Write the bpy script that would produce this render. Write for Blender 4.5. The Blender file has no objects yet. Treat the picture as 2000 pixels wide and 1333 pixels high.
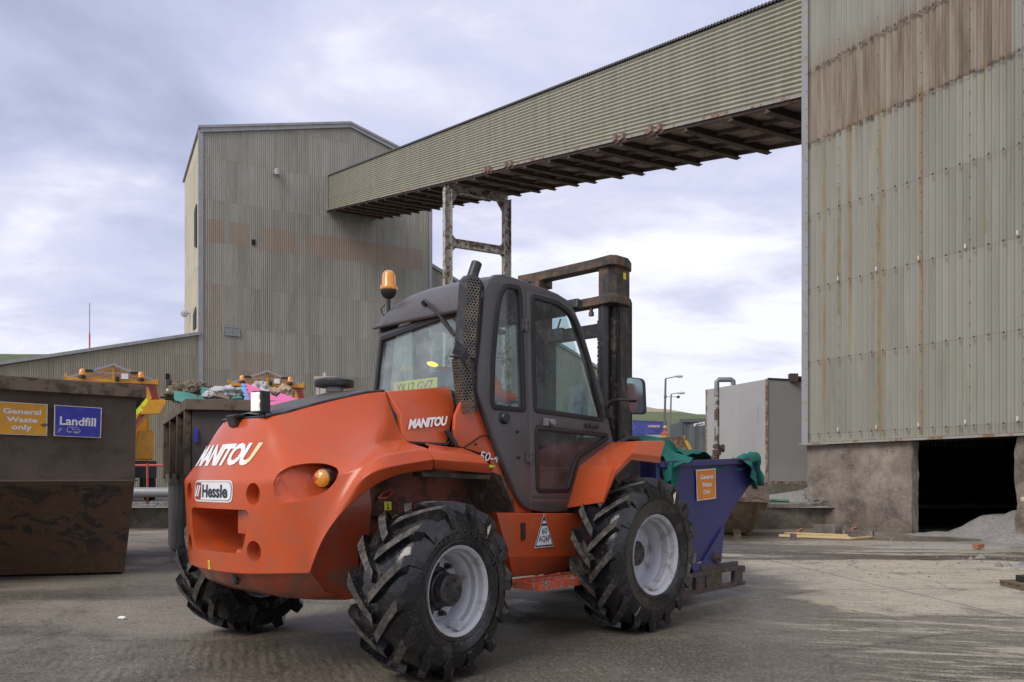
import bpy, bmesh, math, random
from mathutils import Vector, Matrix, noise as mnoise
from mathutils.bvhtree import BVHTree
random.seed(7)
R = math.radians
sc = bpy.context.scene
COL = sc.collection

# ---------------------------------------------------------------- camera, sky, sun, exposure
F, CH, CX, HY = 1600.0, 1.2, 1000.0, 934.0          # focal length in photo pixels, eye height, principal column, horizon row
cam = bpy.data.cameras.new('camera'); camo = bpy.data.objects.new('camera', cam); COL.objects.link(camo)
camo.location = (0, 0, CH); camo.rotation_euler = (R(90), 0, 0)
cam.sensor_width = 36; cam.lens = 36*F/2000; cam.shift_y = (HY-666.5)/2000; cam.clip_end = 3000
sc.camera = camo
sc.view_settings.view_transform = 'Standard'; sc.view_settings.look = 'None'
sc.view_settings.exposure = 0.20; sc.view_settings.gamma = 1
SUN_EL, SUN_AZ = 43, -138        # elevation; azimuth clockwise from +Y (negative = left of the view)
sd = bpy.data.lights.new('sun', 'SUN'); so = bpy.data.objects.new('sun', sd); COL.objects.link(so)
sd.energy = 2.1; sd.angle = R(32); sd.color = (1, .93, .82)
sv = Vector((math.sin(R(SUN_AZ))*math.cos(R(SUN_EL)), math.cos(R(SUN_AZ))*math.cos(R(SUN_EL)), math.sin(R(SUN_EL))))
so.rotation_euler = sv.to_track_quat('Z', 'Y').to_euler(); so.location = (-20, 0, 30)

# ---------------------------------------------------------------- node helper
class S:
    def __init__(s, b, sock): s.b = b; s.s = sock
    def _m(s, op, o=None, o2=None): return s.b.math(op, s, o, o2)
    def __add__(s, o): return s._m('ADD', o)
    __radd__ = __add__
    def __sub__(s, o): return s._m('SUBTRACT', o)
    def __rsub__(s, o): return s.b.math('SUBTRACT', o, s)
    def __mul__(s, o): return s._m('MULTIPLY', o)
    __rmul__ = __mul__
    def __truediv__(s, o): return s._m('DIVIDE', o)
    def gt(s, o): return s._m('GREATER_THAN', o)
    def lt(s, o): return s._m('LESS_THAN', o)
    def floor(s): return s._m('FLOOR')
    def fract(s): return s._m('FRACT')
    def abs(s): return s._m('ABSOLUTE')
    def pow(s, o): return s._m('POWER', o)
    def max(s, o): return s._m('MAXIMUM', o)
    def min(s, o): return s._m('MINIMUM', o)
    def clamp(s):
        n = s.b.nt.nodes.new('ShaderNodeClamp'); s.b.set(n.inputs[0], s); return S(s.b, n.outputs[0])
    def step(s, a, c): return s.b.maprange(s, a, c)
class B:
    def __init__(s, nt): s.nt = nt; s._tc = None
    def set(s, inp, v):
        if isinstance(v, S): s.nt.links.new(v.s, inp)
        elif v is not None:
            if isinstance(v, (tuple, list)) and len(v) == 3 and inp.type == 'RGBA': v = (*v, 1)
            inp.default_value = v
    def math(s, op, a, b=None, c=None):
        n = s.nt.nodes.new('ShaderNodeMath'); n.operation = op
        s.set(n.inputs[0], a)
        if b is not None: s.set(n.inputs[1], b)
        if c is not None: s.set(n.inputs[2], c)
        return S(s, n.outputs[0])
    def maprange(s, v, a, c, lo=0., hi=1., smooth=True):
        n = s.nt.nodes.new('ShaderNodeMapRange'); n.interpolation_type = 'SMOOTHSTEP' if smooth else 'LINEAR'
        s.set(n.inputs[0], v); s.set(n.inputs[1], a); s.set(n.inputs[2], c); s.set(n.inputs[3], lo); s.set(n.inputs[4], hi)
        return S(s, n.outputs[0])
    def tc(s, k):
        if s._tc is None: s._tc = s.nt.nodes.new('ShaderNodeTexCoord')
        return S(s, s._tc.outputs[k])
    def obj(s): return s.tc('Object')
    def uv(s): return s.tc('UV')
    def pos(s):
        n = s.nt.nodes.new('ShaderNodeNewGeometry'); return S(s, n.outputs['Position'])
    def sep(s, v):
        n = s.nt.nodes.new('ShaderNodeSeparateXYZ'); s.set(n.inputs[0], v); return [S(s, n.outputs[i]) for i in range(3)]
    def comb(s, x, y, z=0.):
        n = s.nt.nodes.new('ShaderNodeCombineXYZ')
        for i, v in enumerate((x, y, z)): s.set(n.inputs[i], v)
        return S(s, n.outputs[0])
    def scale(s, v, k):
        n = s.nt.nodes.new('ShaderNodeVectorMath'); n.operation = 'MULTIPLY'; s.set(n.inputs[0], v); n.inputs[1].default_value = k; return S(s, n.outputs[0])
    def noise(s, v, scale=5, detail=4, rough=.5, dist=0., dim='3D'):
        n = s.nt.nodes.new('ShaderNodeTexNoise'); n.noise_dimensions = dim
        s.set(n.inputs['Vector'], v); s.set(n.inputs['Scale'], scale); s.set(n.inputs['Detail'], detail)
        s.set(n.inputs['Roughness'], rough); s.set(n.inputs['Distortion'], dist)
        return S(s, n.outputs[0])
    def white(s, v):
        n = s.nt.nodes.new('ShaderNodeTexWhiteNoise'); n.noise_dimensions = '3D'; s.set(n.inputs[0], v); return S(s, n.outputs[0])
    def vor(s, v, scale=5, rnd=1., feat='F1', out=0):
        n = s.nt.nodes.new('ShaderNodeTexVoronoi'); n.feature = feat; s.set(n.inputs['Vector'], v); s.set(n.inputs['Scale'], scale)
        s.set(n.inputs['Randomness'], rnd); return S(s, n.outputs[out])
    def ramp(s, f, stops):
        n = s.nt.nodes.new('ShaderNodeValToRGB'); e = n.color_ramp.elements
        while len(e) < len(stops): e.new(.5)
        for el, (p, c) in zip(e, stops):
            el.position = p; el.color = (*c, 1) if isinstance(c, (tuple, list)) else (c, c, c, 1)
        s.set(n.inputs[0], f); return S(s, n.outputs[0])
    def mix(s, f, a, b, mode='MIX'):
        n = s.nt.nodes.new('ShaderNodeMix'); n.data_type = 'RGBA'; n.blend_type = mode
        s.set(n.inputs[0], f); s.set(n.inputs[6], a); s.set(n.inputs[7], b); return S(s, n.outputs[2])
    def bump(s, h, strength=.5, dist=.01, normal=None):
        n = s.nt.nodes.new('ShaderNodeBump'); n.inputs['Strength'].default_value = strength; n.inputs['Distance'].default_value = dist
        s.set(n.inputs['Height'], h)
        if normal: s.set(n.inputs['Normal'], normal)
        return S(s, n.outputs[0])
    def bsdf(s, **k):
        n = s.nt.nodes.new('ShaderNodeBsdfPrincipled')
        for kk, v in k.items():
            s.set(n.inputs[{'color': 'Base Color', 'rough': 'Roughness', 'metal': 'Metallic', 'normal': 'Normal', 'coat': 'Coat Weight', 'coatr': 'Coat Roughness',
                            'spec': 'Specular IOR Level', 'alpha': 'Alpha', 'emit': 'Emission Color', 'estr': 'Emission Strength', 'trans': 'Transmission Weight'}[kk]], v)
        return S(s, n.outputs[0])
    def out(s, sh):
        n = s.nt.nodes.new('ShaderNodeOutputMaterial'); s.nt.links.new(sh.s, n.inputs[0])
def newmat(name):
    m = bpy.data.materials.new(name); m.use_nodes = True; m.node_tree.nodes.clear()
    return m, B(m.node_tree)

# world: hazy sky with an overcast cloud deck
w = bpy.data.worlds.new('World'); sc.world = w; w.use_nodes = True; w.node_tree.nodes.clear()
b = B(w.node_tree)
sky = w.node_tree.nodes.new('ShaderNodeTexSky'); sky.sky_type = 'NISHITA'; sky.sun_disc = False
sky.sun_elevation = R(SUN_EL); sky.sun_rotation = R(SUN_AZ); sky.air_density = 1.5; sky.dust_density = 2
gx, gy, gz = b.sep(b.tc('Generated'))
zz = gz.max(0.02) + .22
cv = b.comb(gx/zz, gy/zz, 0.)
n1 = b.noise(b.scale(cv, (1, 1.25, 1)), 1.15, 7, .52, .35)
n2 = b.noise(b.comb(gx/zz+5.3, gy/zz+.6, 1.), .62, 4, .5, .2)
n3 = b.noise(b.comb(gx/zz+2.0, (gy/zz)*1.3, 3.), 3.6, 8, .6, .45)
cl = b.ramp((n1*.60 + n2*.22 + n3*.18 - .5)*1.05 + .5 + b.maprange(gx, -.25, .3, 0., .12)*b.maprange(gz, .45, .12, 0., 1.) - b.maprange(gz, .25, .6, 0., .03), [(.35, (.41, .43, .62)), (.44, (.49, .52, .72)), (.52, (.61, .63, .79)), (.60, (.86, .87, .96))])
cov = b.maprange(n2*.5+n1*.5, .36, .47, .70, .97)
hz = b.maprange(gz, 0.0, .30, .40, 0.)
cl = b.mix(hz, cl, (.64, .67, .82))
skc = b.mix(cov, b.mix(1., S(b, sky.outputs[0]), (.085, .085, .085), 'MULTIPLY'), cl)
bg = w.node_tree.nodes.new('ShaderNodeBackground'); b.set(bg.inputs[0], skc); bg.inputs[1].default_value = 1.05
wo = w.node_tree.nodes.new('ShaderNodeOutputWorld'); w.node_tree.links.new(bg.outputs[0], wo.inputs[0])

# ---------------------------------------------------------------- pixel helpers (photo pixel + a chosen distance or plane -> a point in metres)
def W(px, py, Y): return Vector(((px-CX)/F*Y, Y, CH-(py-HY)*Y/F))
def G(px, py, z=0.):
    Y = F*(CH-z)/(py-HY); return Vector(((px-CX)/F*Y, Y, z))
FA = R(43.2); FD = (math.sin(FA), math.cos(FA)); FL = (-math.cos(FA), math.sin(FA)); FO = (-1.274, 5.731)   # forklift heading, left, origin
def L(px, py, y=None, x=None):
    k = (px-CX)/F
    if x is None: x = (k*(FO[1]+y*FL[1])-FO[0]-y*FL[0])/(FD[0]-k*FD[1])
    else: y = (k*(FO[1]+x*FD[1])-FO[0]-x*FD[0])/(FL[0]-k*FL[1])
    Y = FO[1]+x*FD[1]+y*FL[1]
    return Vector((x, y, CH-(py-HY)*Y/F))

# ---------------------------------------------------------------- mesh helpers
class MB:
    def __init__(s): s.v = []; s.f = []; s.mi = []; s.uv = None
    def add(s, vs, fs, mi=0):
        o = len(s.v); s.v += [Vector(p) for p in vs]; s.f += [[i+o for i in f] for f in fs]; s.mi += [mi]*len(fs); return s
    def box(s, c, d, mi=0, rot=None):
        c = Vector(c); h = Vector(d)/2
        vs = [Vector((sx*h.x, sy*h.y, sz*h.z)) for sx in (-1, 1) for sy in (-1, 1) for sz in (-1, 1)]
        if rot is not None: vs = [rot @ p for p in vs]
        return s.add([c+p for p in vs], [(0, 1, 3, 2), (4, 6, 7, 5), (0, 4, 5, 1), (2, 3, 7, 6), (0, 2, 6, 4), (1, 5, 7, 3)], mi)
    def tube(s, pts, r, n=10, mi=0, cap=True):
        pts = [Vector(p) for p in pts]; rs = r if isinstance(r, (list, tuple)) else [r]*len(pts)
        rings = []; up = None
        for i, p in enumerate(pts):
            a = pts[max(i-1, 0)]; c = pts[min(i+1, len(pts)-1)]; t = (c-a).normalized()
            if up is None: up = t.orthogonal().normalized()
            else: up = (up - t*up.dot(t)).normalized()
            q = t.cross(up)
            rings.append([p+(up*math.cos(k*2*math.pi/n)+q*math.sin(k*2*math.pi/n))*rs[i] for k in range(n)])
        vs = [v for r_ in rings for v in r_]; fs = []
        for i in range(len(pts)-1):
            for k in range(n): fs.append((i*n+k, i*n+(k+1) % n, (i+1)*n+(k+1) % n, (i+1)*n+k))
        if cap: fs.append(tuple(range(n-1, -1, -1))); fs.append(tuple(range((len(pts)-1)*n, len(pts)*n)))
        return s.add(vs, fs, mi)
    def bar(s, a, b_, w_, h_, mi=0, up=(0, 0, 1)):
        a = Vector(a); b_ = Vector(b_); t = (b_-a).normalized(); q = t.cross(Vector(up))
        if q.length < .01: q = t.cross(Vector((1, 0, 0)))
        q.normalize(); u = q.cross(t)
        vs = [p+q*sx*w_/2+u*sz*h_/2 for p in (a, b_) for sx, sz in ((-1, -1), (1, -1), (1, 1), (-1, 1))]
        return s.add(vs, [(3, 2, 1, 0), (4, 5, 6, 7), (0, 1, 5, 4), (1, 2, 6, 5), (2, 3, 7, 6), (3, 0, 4, 7)], mi)
    def lathe(s, prof, c=(0, 0, 0), axis='Z', n=32, mi=0, a0=0, a1=2*math.pi):
        c = Vector(c); vs = []; full = abs(a1-a0-2*math.pi) < 1e-6; m = n if full else n+1
        for k in range(m):
            a = a0+(a1-a0)*k/n
            for (h, r) in prof:
                x, y = r*math.cos(a), r*math.sin(a)
                vs.append(c+Vector({'Z': (x, y, h), 'Y': (x, h, y), 'X': (h, x, y)}[axis]))
        P = len(prof); fs = []
        for k in range(n):
            for j in range(P-1):
                a_, b2 = k*P+j, ((k+1) % m)*P+j; fs.append((a_, b2, b2+1, a_+1))
        return s.add(vs, fs, mi)
    def prism(s, pts, vec, mi=0):
        n = len(pts); vec = Vector(vec); pts = [Vector(p) for p in pts]
        fs = [tuple(range(n)), tuple(range(2*n-1, n-1, -1))]+[(i, (i+1) % n, n+(i+1) % n, n+i) for i in range(n)]
        return s.add(pts+[p+vec for p in pts], fs, mi)
    def loft(s, secs, mi=0, closed=False, caps=False):
        n = len(secs[0]); vs = [p for q in secs for p in q]; fs = []
        for i in range(len(secs)-1):
            for k in range(n if closed else n-1): fs.append((i*n+k, i*n+(k+1) % n, (i+1)*n+(k+1) % n, (i+1)*n+k))
        if caps: fs.append(tuple(range(n-1, -1, -1))); fs.append(tuple(range((len(secs)-1)*n, len(secs)*n)))
        return s.add(vs, fs, mi)
    def xf(s, m):
        s.v = [m @ p for p in s.v]; return s
    def build(s, name, mats, parent=None, smooth=None, bevel=0, seg=2, sub=0, weld=0):
        me = bpy.data.meshes.new(name); me.from_pydata([tuple(p) for p in s.v], [], s.f)
        for m_ in (mats if isinstance(mats, (list, tuple)) else [mats]): me.materials.append(m_)
        for p, i in zip(me.polygons, s.mi): p.material_index = i
        bm = bmesh.new(); bm.from_mesh(me)
        if weld: bmesh.ops.remove_doubles(bm, verts=bm.verts, dist=weld)
        bmesh.ops.recalc_face_normals(bm, faces=bm.faces)
        if bevel:
            ed = [e for e in bm.edges if len(e.link_faces) == 2 and e.calc_face_angle(0) > R(25)]
            if ed: bmesh.ops.bevel(bm, geom=ed, offset=bevel, segments=seg, affect='EDGES', clamp_overlap=True, profile=.6)
        bm.to_mesh(me); bm.free()
        o = bpy.data.objects.new(name, me); COL.objects.link(o)
        if parent: o.parent = parent
        if sub: 
            md = o.modifiers.new('sub', 'SUBSURF'); md.levels = md.render_levels = sub
        if smooth is not None: shade(o, smooth)
        return o
def shade(o, ang):
    me = o.data; bm = bmesh.new(); bm.from_mesh(me)
    for f in bm.faces: f.smooth = True
    for e in bm.edges:
        e.smooth = not (len(e.link_faces) == 2 and e.calc_face_angle(0) > R(ang))
    bm.to_mesh(me); bm.free()
def bake(o):
    dg = bpy.context.evaluated_depsgraph_get(); dg.update()
    me = bpy.data.meshes.new_from_object(o.evaluated_get(dg)); me.name = o.data.name+'_m'
    o.modifiers.clear()
    if o.type == 'MESH': o.data = me; return o
    n = bpy.data.objects.new(o.name, me); COL.objects.link(n); n.parent = o.parent; n.matrix_local = o.matrix_local
    nm = o.name; bpy.data.objects.remove(o); n.name = nm; return n
def plate(name, outer, holes, mapf, thick, mats, parent, bevel=.004, smooth=30, uvs=None):
    """flat sheet with openings: 2-D outlines filled, given thickness, then mapped by mapf(u, v, w)"""
    cu = bpy.data.curves.new(name, 'CURVE'); cu.dimensions = '2D'; cu.fill_mode = 'BOTH'; cu.extrude = max(thick/2-bevel, .0005); cu.bevel_depth = bevel; cu.bevel_resolution = 2
    for ol in [outer]+list(holes):
        sp = cu.splines.new('POLY'); sp.points.add(len(ol)-1); sp.use_cyclic_u = True
        for p, q in zip(sp.points, ol): p.co = (q[0], q[1], 0, 1)
    o = bpy.data.objects.new(name, cu); COL.objects.link(o)
    dg = bpy.context.evaluated_depsgraph_get(); dg.update()
    me = bpy.data.meshes.new_from_object(o.evaluated_get(dg)); bpy.data.objects.remove(o); bpy.data.curves.remove(cu)
    for v in me.vertices: v.co = mapf(*v.co)
    me.materials.clear()
    for m_ in (mats if isinstance(mats, (list, tuple)) else [mats]): me.materials.append(m_)
    bm = bmesh.new(); bm.from_mesh(me); bmesh.ops.remove_doubles(bm, verts=bm.verts, dist=.0004); bmesh.ops.recalc_face_normals(bm, faces=bm.faces); bm.to_mesh(me); bm.free()
    o = bpy.data.objects.new(name, me); COL.objects.link(o)
    if parent: o.parent = parent
    shade(o, smooth); return o
def rnd_poly(pts, r, n=5):
    """round the corners of a 2-D polygon"""
    out = []; m = len(pts)
    for i in range(m):
        p = Vector(pts[i]); a = Vector(pts[i-1])-p; c = Vector(pts[(i+1) % m])-p
        rr = r[i] if isinstance(r, (list, tuple)) else r
        d = min(rr, a.length*.45, c.length*.45)
        if d < 1e-4: out.append(p); continue
        A = p+a.normalized()*d; C = p+c.normalized()*d
        for k in range(n+1):
            t = k/n; out.append(A*(1-t)**2+p*2*t*(1-t)+C*t*t)
    return [tuple(q) for q in out]
def inset(pts, d):
    m = len(pts); area = sum(pts[i][0]*pts[(i+1) % m][1]-pts[(i+1) % m][0]*pts[i][1] for i in range(m)); sg = 1 if area > 0 else -1
    out = []
    for i in range(m):
        a, p, c = Vector(pts[i-1]), Vector(pts[i]), Vector(pts[(i+1) % m])
        e1 = (p-a).normalized(); e2 = (c-p).normalized(); n1_ = Vector((-e1.y, e1.x)); n2_ = Vector((-e2.y, e2.x)); q = n1_+n2_
        if q.length < 1e-5: q = n1_
        q.normalize(); out.append(tuple(p+q*sg*d/max(q.dot(n1_), .5)))
    return out
def text_mesh(txt, size=1., bold=0., shear=0., spacing=1., line=1.):
    cu = bpy.data.curves.new('t', 'FONT'); cu.body = txt; cu.size = size; cu.align_x = 'CENTER'; cu.align_y = 'CENTER'; cu.offset = bold; cu.shear = shear
    cu.space_character = spacing; cu.space_line = line; cu.resolution_u = 3; cu.fill_mode = 'FRONT'
    o = bpy.data.objects.new('t', cu); COL.objects.link(o)
    dg = bpy.context.evaluated_depsgraph_get(); dg.update()
    me = bpy.data.meshes.new_from_object(o.evaluated_get(dg)); bpy.data.objects.remove(o); bpy.data.curves.remove(cu)
    return [v.co.copy() for v in me.vertices], [tuple(p.vertices) for p in me.polygons]
def text_on(name, txt, mapf, w_, h_, mat, parent, bold=0., shear=0., spacing=1., line=1.):
    """lettering fitted to w_ x h_ and mapped by mapf(u, v)"""
    vs, fs = text_mesh(txt, 1., bold, shear, spacing, line)
    x0 = min(v.x for v in vs); x1 = max(v.x for v in vs); y0 = min(v.y for v in vs); y1 = max(v.y for v in vs)
    q = MB(); q.add([mapf((v.x-(x0+x1)/2)/(x1-x0)*w_, (v.y-(y0+y1)/2)/(y1-y0)*h_) for v in vs], fs)
    me = bpy.data.meshes.new(name); me.from_pydata([tuple(p) for p in q.v], [], q.f); me.materials.append(mat)
    o = bpy.data.objects.new(name, me); COL.objects.link(o)
    if parent: o.parent = parent
    return o
def plane_map(c, u, v, off=0.):
    c = Vector(c); u = Vector(u).normalized(); v = Vector(v).normalized(); n = u.cross(v)
    return lambda a, b_, d=0.: c+u*a+v*b_+n*(off+d)
def tag(o, label=None, cat=None, group=None, kind=None):
    if label: o['label'] = label
    if cat: o['category'] = cat
    if group: o['group'] = group
    if kind: o['kind'] = kind
    return o
def empty(name, loc, rz=0., **k):
    o = bpy.data.objects.new(name, None); COL.objects.link(o); o.location = loc; o.rotation_euler = (0, 0, rz); o.empty_display_size = .2
    return tag(o, **k)
def copy_tree(o, parent=None):
    c = o.copy(); COL.objects.link(c); c.parent = parent
    for ch in list(o.children): copy_tree(ch, c)
    return c
def setuv(o, fn):
    me = o.data; uvl = me.uv_layers.new(name='uv') if not me.uv_layers else me.uv_layers[0]
    for lp in me.loops: uvl.data[lp.index].uv = fn(me.vertices[lp.vertex_index].co)

# ---------------------------------------------------------------- materials
def simple(name, col, rough=.5, metal=0., var=.25, scale=6., dirt=None, dirtamt=.5, bump=.0, bscale=40., coat=0., spec=.5, fine=0., co='obj', dthr=(.5, .62)):
    m, b = newmat(name); v = b.obj() if co == 'obj' else b.pos()
    n = b.noise(v, scale, 6, .6)
    c = b.mix(n, tuple(x*(1-var) for x in col), tuple(min(1, x*(1+var)) for x in col))
    if dirt is not None:
        d = b.noise(v, scale*1.7, 8, .65, .3).step(*dthr)*dirtamt
        c = b.mix(d, c, dirt)
        r = b.maprange(d, 0., 1., rough, min(1, rough+.35))
    else: r = b.maprange(n, .3, .7, max(rough-.08, .02), rough+.08)
    nm = None
    if bump: nm = b.bump(b.noise(v, bscale, 5, .6), bump, .01)
    b.out(b.bsdf(color=c, rough=r, metal=metal, coat=coat, coatr=.08, spec=spec, normal=nm)); return m
# forklift paint: orange with rain drops, dust and chips
def orange_paint(name, col=(.52, .080, .020), grime=.5):
    m, b = newmat(name); v = b.obj(); x, y, z = b.sep(v)
    n = b.noise(v, 2.2, 6, .6); c = b.mix(n, tuple(k*.86 for k in col), tuple(k*1.1 for k in col))
    st = b.noise(b.scale(v, (14, 14, 1.6)), 1.6, 6, .65, .2)          # run marks down the sides
    c = b.mix(st.step(.52, .72)*.38, c, (.27, .10, .055))
    film = b.noise(v, 1.7, 8, .68, .6).step(.42, .68)*.26+b.noise(v, 16, 7, .75).step(.5, .7)*.14; c = b.mix(film, c, (.36, .14, .07))
    low = b.maprange(z, 1.30, .45, 0., 1.)*b.noise(v, 7, 8, .7).step(.42, .66)*grime
    scr_ = b.noise(b.comb(x*3+z*2, y*3, z*34+x*9), 1.1, 5, .7).step(.70, .73); c = b.mix(scr_*.45, c, (.55, .30, .20))
    chp = b.noise(v, 33, 7, .8).step(.70, .72); c = b.mix(chp*.8, c, (.07, .045, .035))
    c = b.mix(low, c, (.16, .10, .065))
    dr = b.vor(v, 95, 1.); drm = dr.lt(.17)*b.noise(v, 6, 2, .5).step(.47, .6)
    c = b.mix(drm*.5, c, tuple(k*.55 for k in col))
    sp = b.vor(b.scale(v, (1, 1, 1.2)), 42, 1.).lt(.075)
    c = b.mix(sp*.55, c, (.55, .42, .33))
    h = b.maprange(dr, 0., .25, 1., 0.)
    r = b.maprange(low+st.step(.5, .8)*.3, 0., .7, .26, .6)
    b.out(b.bsdf(color=c, rough=r, coat=.22, coatr=.10, spec=.35, normal=b.bump(h, .25, .004, b.bump(b.noise(v, 5, 3, .5), .12, .02)))); return m
M = {}
M['orange'] = orange_paint('orange_paint')
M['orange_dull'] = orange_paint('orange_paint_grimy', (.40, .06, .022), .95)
M['arch'] = simple('darkened_muddy_orange', (.15, .036, .016), .6, var=.45, scale=4, dirt=(.045, .032, .024), dirtamt=.9, dthr=(.44, .6))  # darker orange for the arch inner walls, with mud patches over it
def chipped():
    m, b = newmat('orange_chipped'); v = b.obj(); n = b.noise(v, 26, 8, .75).step(.50, .56)
    c = b.mix(n, (.55, .075, .022), b.ramp(b.noise(v, 60, 5, .6), [(.35, (.09, .06, .045)), (.65, (.38, .34, .30))]))
    b.out(b.bsdf(color=c, rough=.5, normal=b.bump(n, .6, .004))); return m
M['chip'] = chipped()
def cab_grey():
    m, b = newmat('cab_grey_paint'); v = b.obj()
    c = b.mix(b.noise(v, 4, 6, .6), (.058, .053, .054), (.088, .08, .08))
    st = b.noise(b.scale(v, (18, 18, 1.5)), 1.5, 6, .6).step(.52, .75); c = b.mix(st*.35, c, (.16, .145, .135))
    dr = b.vor(v, 110, 1.); dm = dr.lt(.15)*b.noise(v, 4, 2, .5).step(.4, .6); c = b.mix(dm*.55, c, (.3, .28, .27))
    b.out(b.bsdf(color=c, rough=.40, normal=b.bump(b.maprange(dr, 0., .2, 1., 0.), .35, .004), coat=.15, coatr=.25)); return m
M['cab'] = cab_grey()
M['rubber'] = simple('window_rubber', (.012, .012, .013), .55, var=.3)
M['black'] = simple('black_plastic', (.017, .017, .018), .42, var=.3, dirt=(.12, .11, .10), dirtamt=.35)
M['steel_dark'] = simple('dark_greasy_steel', (.022, .021, .022), .34, .0, .4, 8, dirt=(.10, .07, .05), dirtamt=.7, bump=.2)
M['interior'] = simple('cab_interior', (.05, .05, .052), .6, var=.3)
M['white'] = simple('white_paint', (.74, .74, .73), .4, var=.06)
def logo_white():
    m, b = newmat('logo_white'); x, y, z = b.sep(b.obj()); n = b.noise(b.comb(y, y, z*.15), 5, 4, .5).step(.58, .68)
    b.out(b.bsdf(color=b.mix(n, (.80, .79, .78), (.74, .60, .28)), rough=.35)); return m
M['logo'] = logo_white()
def mast_mat():
    m, b = newmat('mast_rusty_steel'); v = b.obj()
    n = b.noise(v, 7, 9, .7, .4); c = b.ramp(n, [(.32, (.022, .022, .022)), (.48, (.055, .042, .032)), (.58, (.13, .075, .04)), (.7, (.10, .09, .075))])
    n2_ = b.noise(v, 38, 6, .7); c = b.mix(n2_.step(.55, .68)*.5, c, (.16, .085, .04))
    b.out(b.bsdf(color=c, rough=.62, normal=b.bump(n2_, .5, .006))); return m
M['mast'] = mast_mat()
def tyre_mat():
    m, b = newmat('tyre_rubber'); v = b.obj(); n = b.noise(v, 6, 8, .68, .3)
    c = b.mix(n.step(.48, .70)*.6, (.007, .007, .009), (.050, .045, .038)); sp = b.noise(v, 90, 3, .6).step(.62, .72)
    c = b.mix(sp*.55, c, (.2, .18, .15)); md2 = b.noise(v, 12, 8, .75, .3).step(.60, .68); c = b.mix(md2*.6, c, (.13, .115, .09))
    b.out(b.bsdf(color=c, rough=b.maprange(n, .46, .66, .08, .5), normal=b.bump(b.noise(v, 30, 5, .6), .25, .006))); return m
M['tyre'] = tyre_mat()
def lug_mat():
    m, b = newmat('tyre_lug_dusty'); v = b.obj(); n = b.noise(v, 22, 8, .7)
    c = b.ramp(n, [(.38, (.014, .013, .013)), (.52, (.055, .050, .043)), (.68, (.13, .118, .096))])
    b.out(b.bsdf(color=c, rough=.8, normal=b.bump(n, .6, .006))); return m
M['lug'] = lug_mat()
M['rim'] = simple('rim_grey_white', (.43, .435, .45), .34, var=.12, scale=5, dirt=(.20, .155, .115), dirtamt=.7, dthr=(.52, .66))
def glass_mat(name='cab_glass', tint=(.80, .90, .89), drops=1., dust=.16):
    m, b = newmat(name); nt = b.nt; v = b.obj()
    tr = nt.nodes.new('ShaderNodeBsdfTransparent'); tr.inputs[0].default_value = (*tint, 1)
    gl = nt.nodes.new('ShaderNodeBsdfGlossy'); gl.inputs['Roughness'].default_value = .03; gl.inputs[0].default_value = (.92, .95, 1, 1)
    ge = nt.nodes.new('ShaderNodeNewGeometry'); dt = nt.nodes.new('ShaderNodeVectorMath'); dt.operation = 'DOT_PRODUCT'; nt.links.new(ge.outputs['Normal'], dt.inputs[0]); nt.links.new(ge.outputs['Incoming'], dt.inputs[1])
    fres = (1.-S(b, dt.outputs['Value']).abs()).pow(5.)*.9+.07
    d1 = b.vor(v, 150, 1.).lt(.20); d2 = b.vor(v, 70, 1.).lt(.14); msk = b.noise(v, 4.5, 4, .6).step(.42, .62)
    dm = (d1.max(d2)*msk*drops).min(1.)
    df = nt.nodes.new('ShaderNodeBsdfDiffuse'); df.inputs[0].default_value = (.5, .54, .56, 1)
    m1 = nt.nodes.new('ShaderNodeMixShader'); b.set(m1.inputs[0], fres.min(1.)); nt.links.new(tr.outputs[0], m1.inputs[1]); nt.links.new(gl.outputs[0], m1.inputs[2])
    m2 = nt.nodes.new('ShaderNodeMixShader'); b.set(m2.inputs[0], (dm*.55+b.noise(v, 3, 5, .6).step(.3, .8)*dust).min(1.)); nt.links.new(m1.outputs[0], m2.inputs[1]); nt.links.new(df.outputs[0], m2.inputs[2])
    b.out(S(b, m2.outputs[0])); return m
M['glass'] = glass_mat()
M['glass_dark'] = glass_mat('lower_door_glass', (.38, .42, .42), .8, .12)
def perf_mat():
    m, b = newmat('perforated_guard'); nt = b.nt; u, v_, _ = b.sep(b.uv()); k = 1/.023
    def dots(ou, ov):
        a = (u*k+ou).fract()-.5; c = (v_*k/1.732+ov).fract()-.5; c = c*1.732
        return (a*a+c*c).pow(.5)
    d = dots(0., 0.).min(dots(.5, .5)); hole = d.lt(.34)
    bs = b.bsdf(color=b.mix(b.noise(b.obj(), 9, 7, .65).step(.45, .62), (.085, .08, .075), (.17, .135, .095)), rough=.5, metal=.2)
    tr = nt.nodes.new('ShaderNodeBsdfTransparent'); mx = nt.nodes.new('ShaderNodeMixShader'); b.set(mx.inputs[0], hole)
    nt.links.new(bs.s, mx.inputs[1]); nt.links.new(tr.outputs[0], mx.inputs[2]); b.out(S(b, mx.outputs[0])); return m
M['perf'] = perf_mat()
def grille_mat():
    m, b = newmat('hood_grille_mesh'); x, y, z = b.sep(b.obj()); a = ((x*75+y*20).fract()-.5).abs(); c = ((y*75-x*20).fract()-.5).abs(); h = a.max(c).step(.28, .42)
    b.out(b.bsdf(color=b.mix(h, (.012, .012, .012), (.17, .155, .14)), rough=.5, normal=b.bump(h, .7, .004))); return m
M['grille'] = grille_mat()
def amber(name, col, estr=0.):
    m, b = newmat(name); x, y, z = b.sep(b.obj()); rib = ((z*120).fract()-.5).abs()
    b.out(b.bsdf(color=b.mix(b.noise(b.obj(), 30, 2, .5), tuple(k*.75 for k in col), col), rough=.12, coat=1., trans=.25, emit=col, estr=estr, normal=b.bump(rib, .3, .004))); return m
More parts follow.
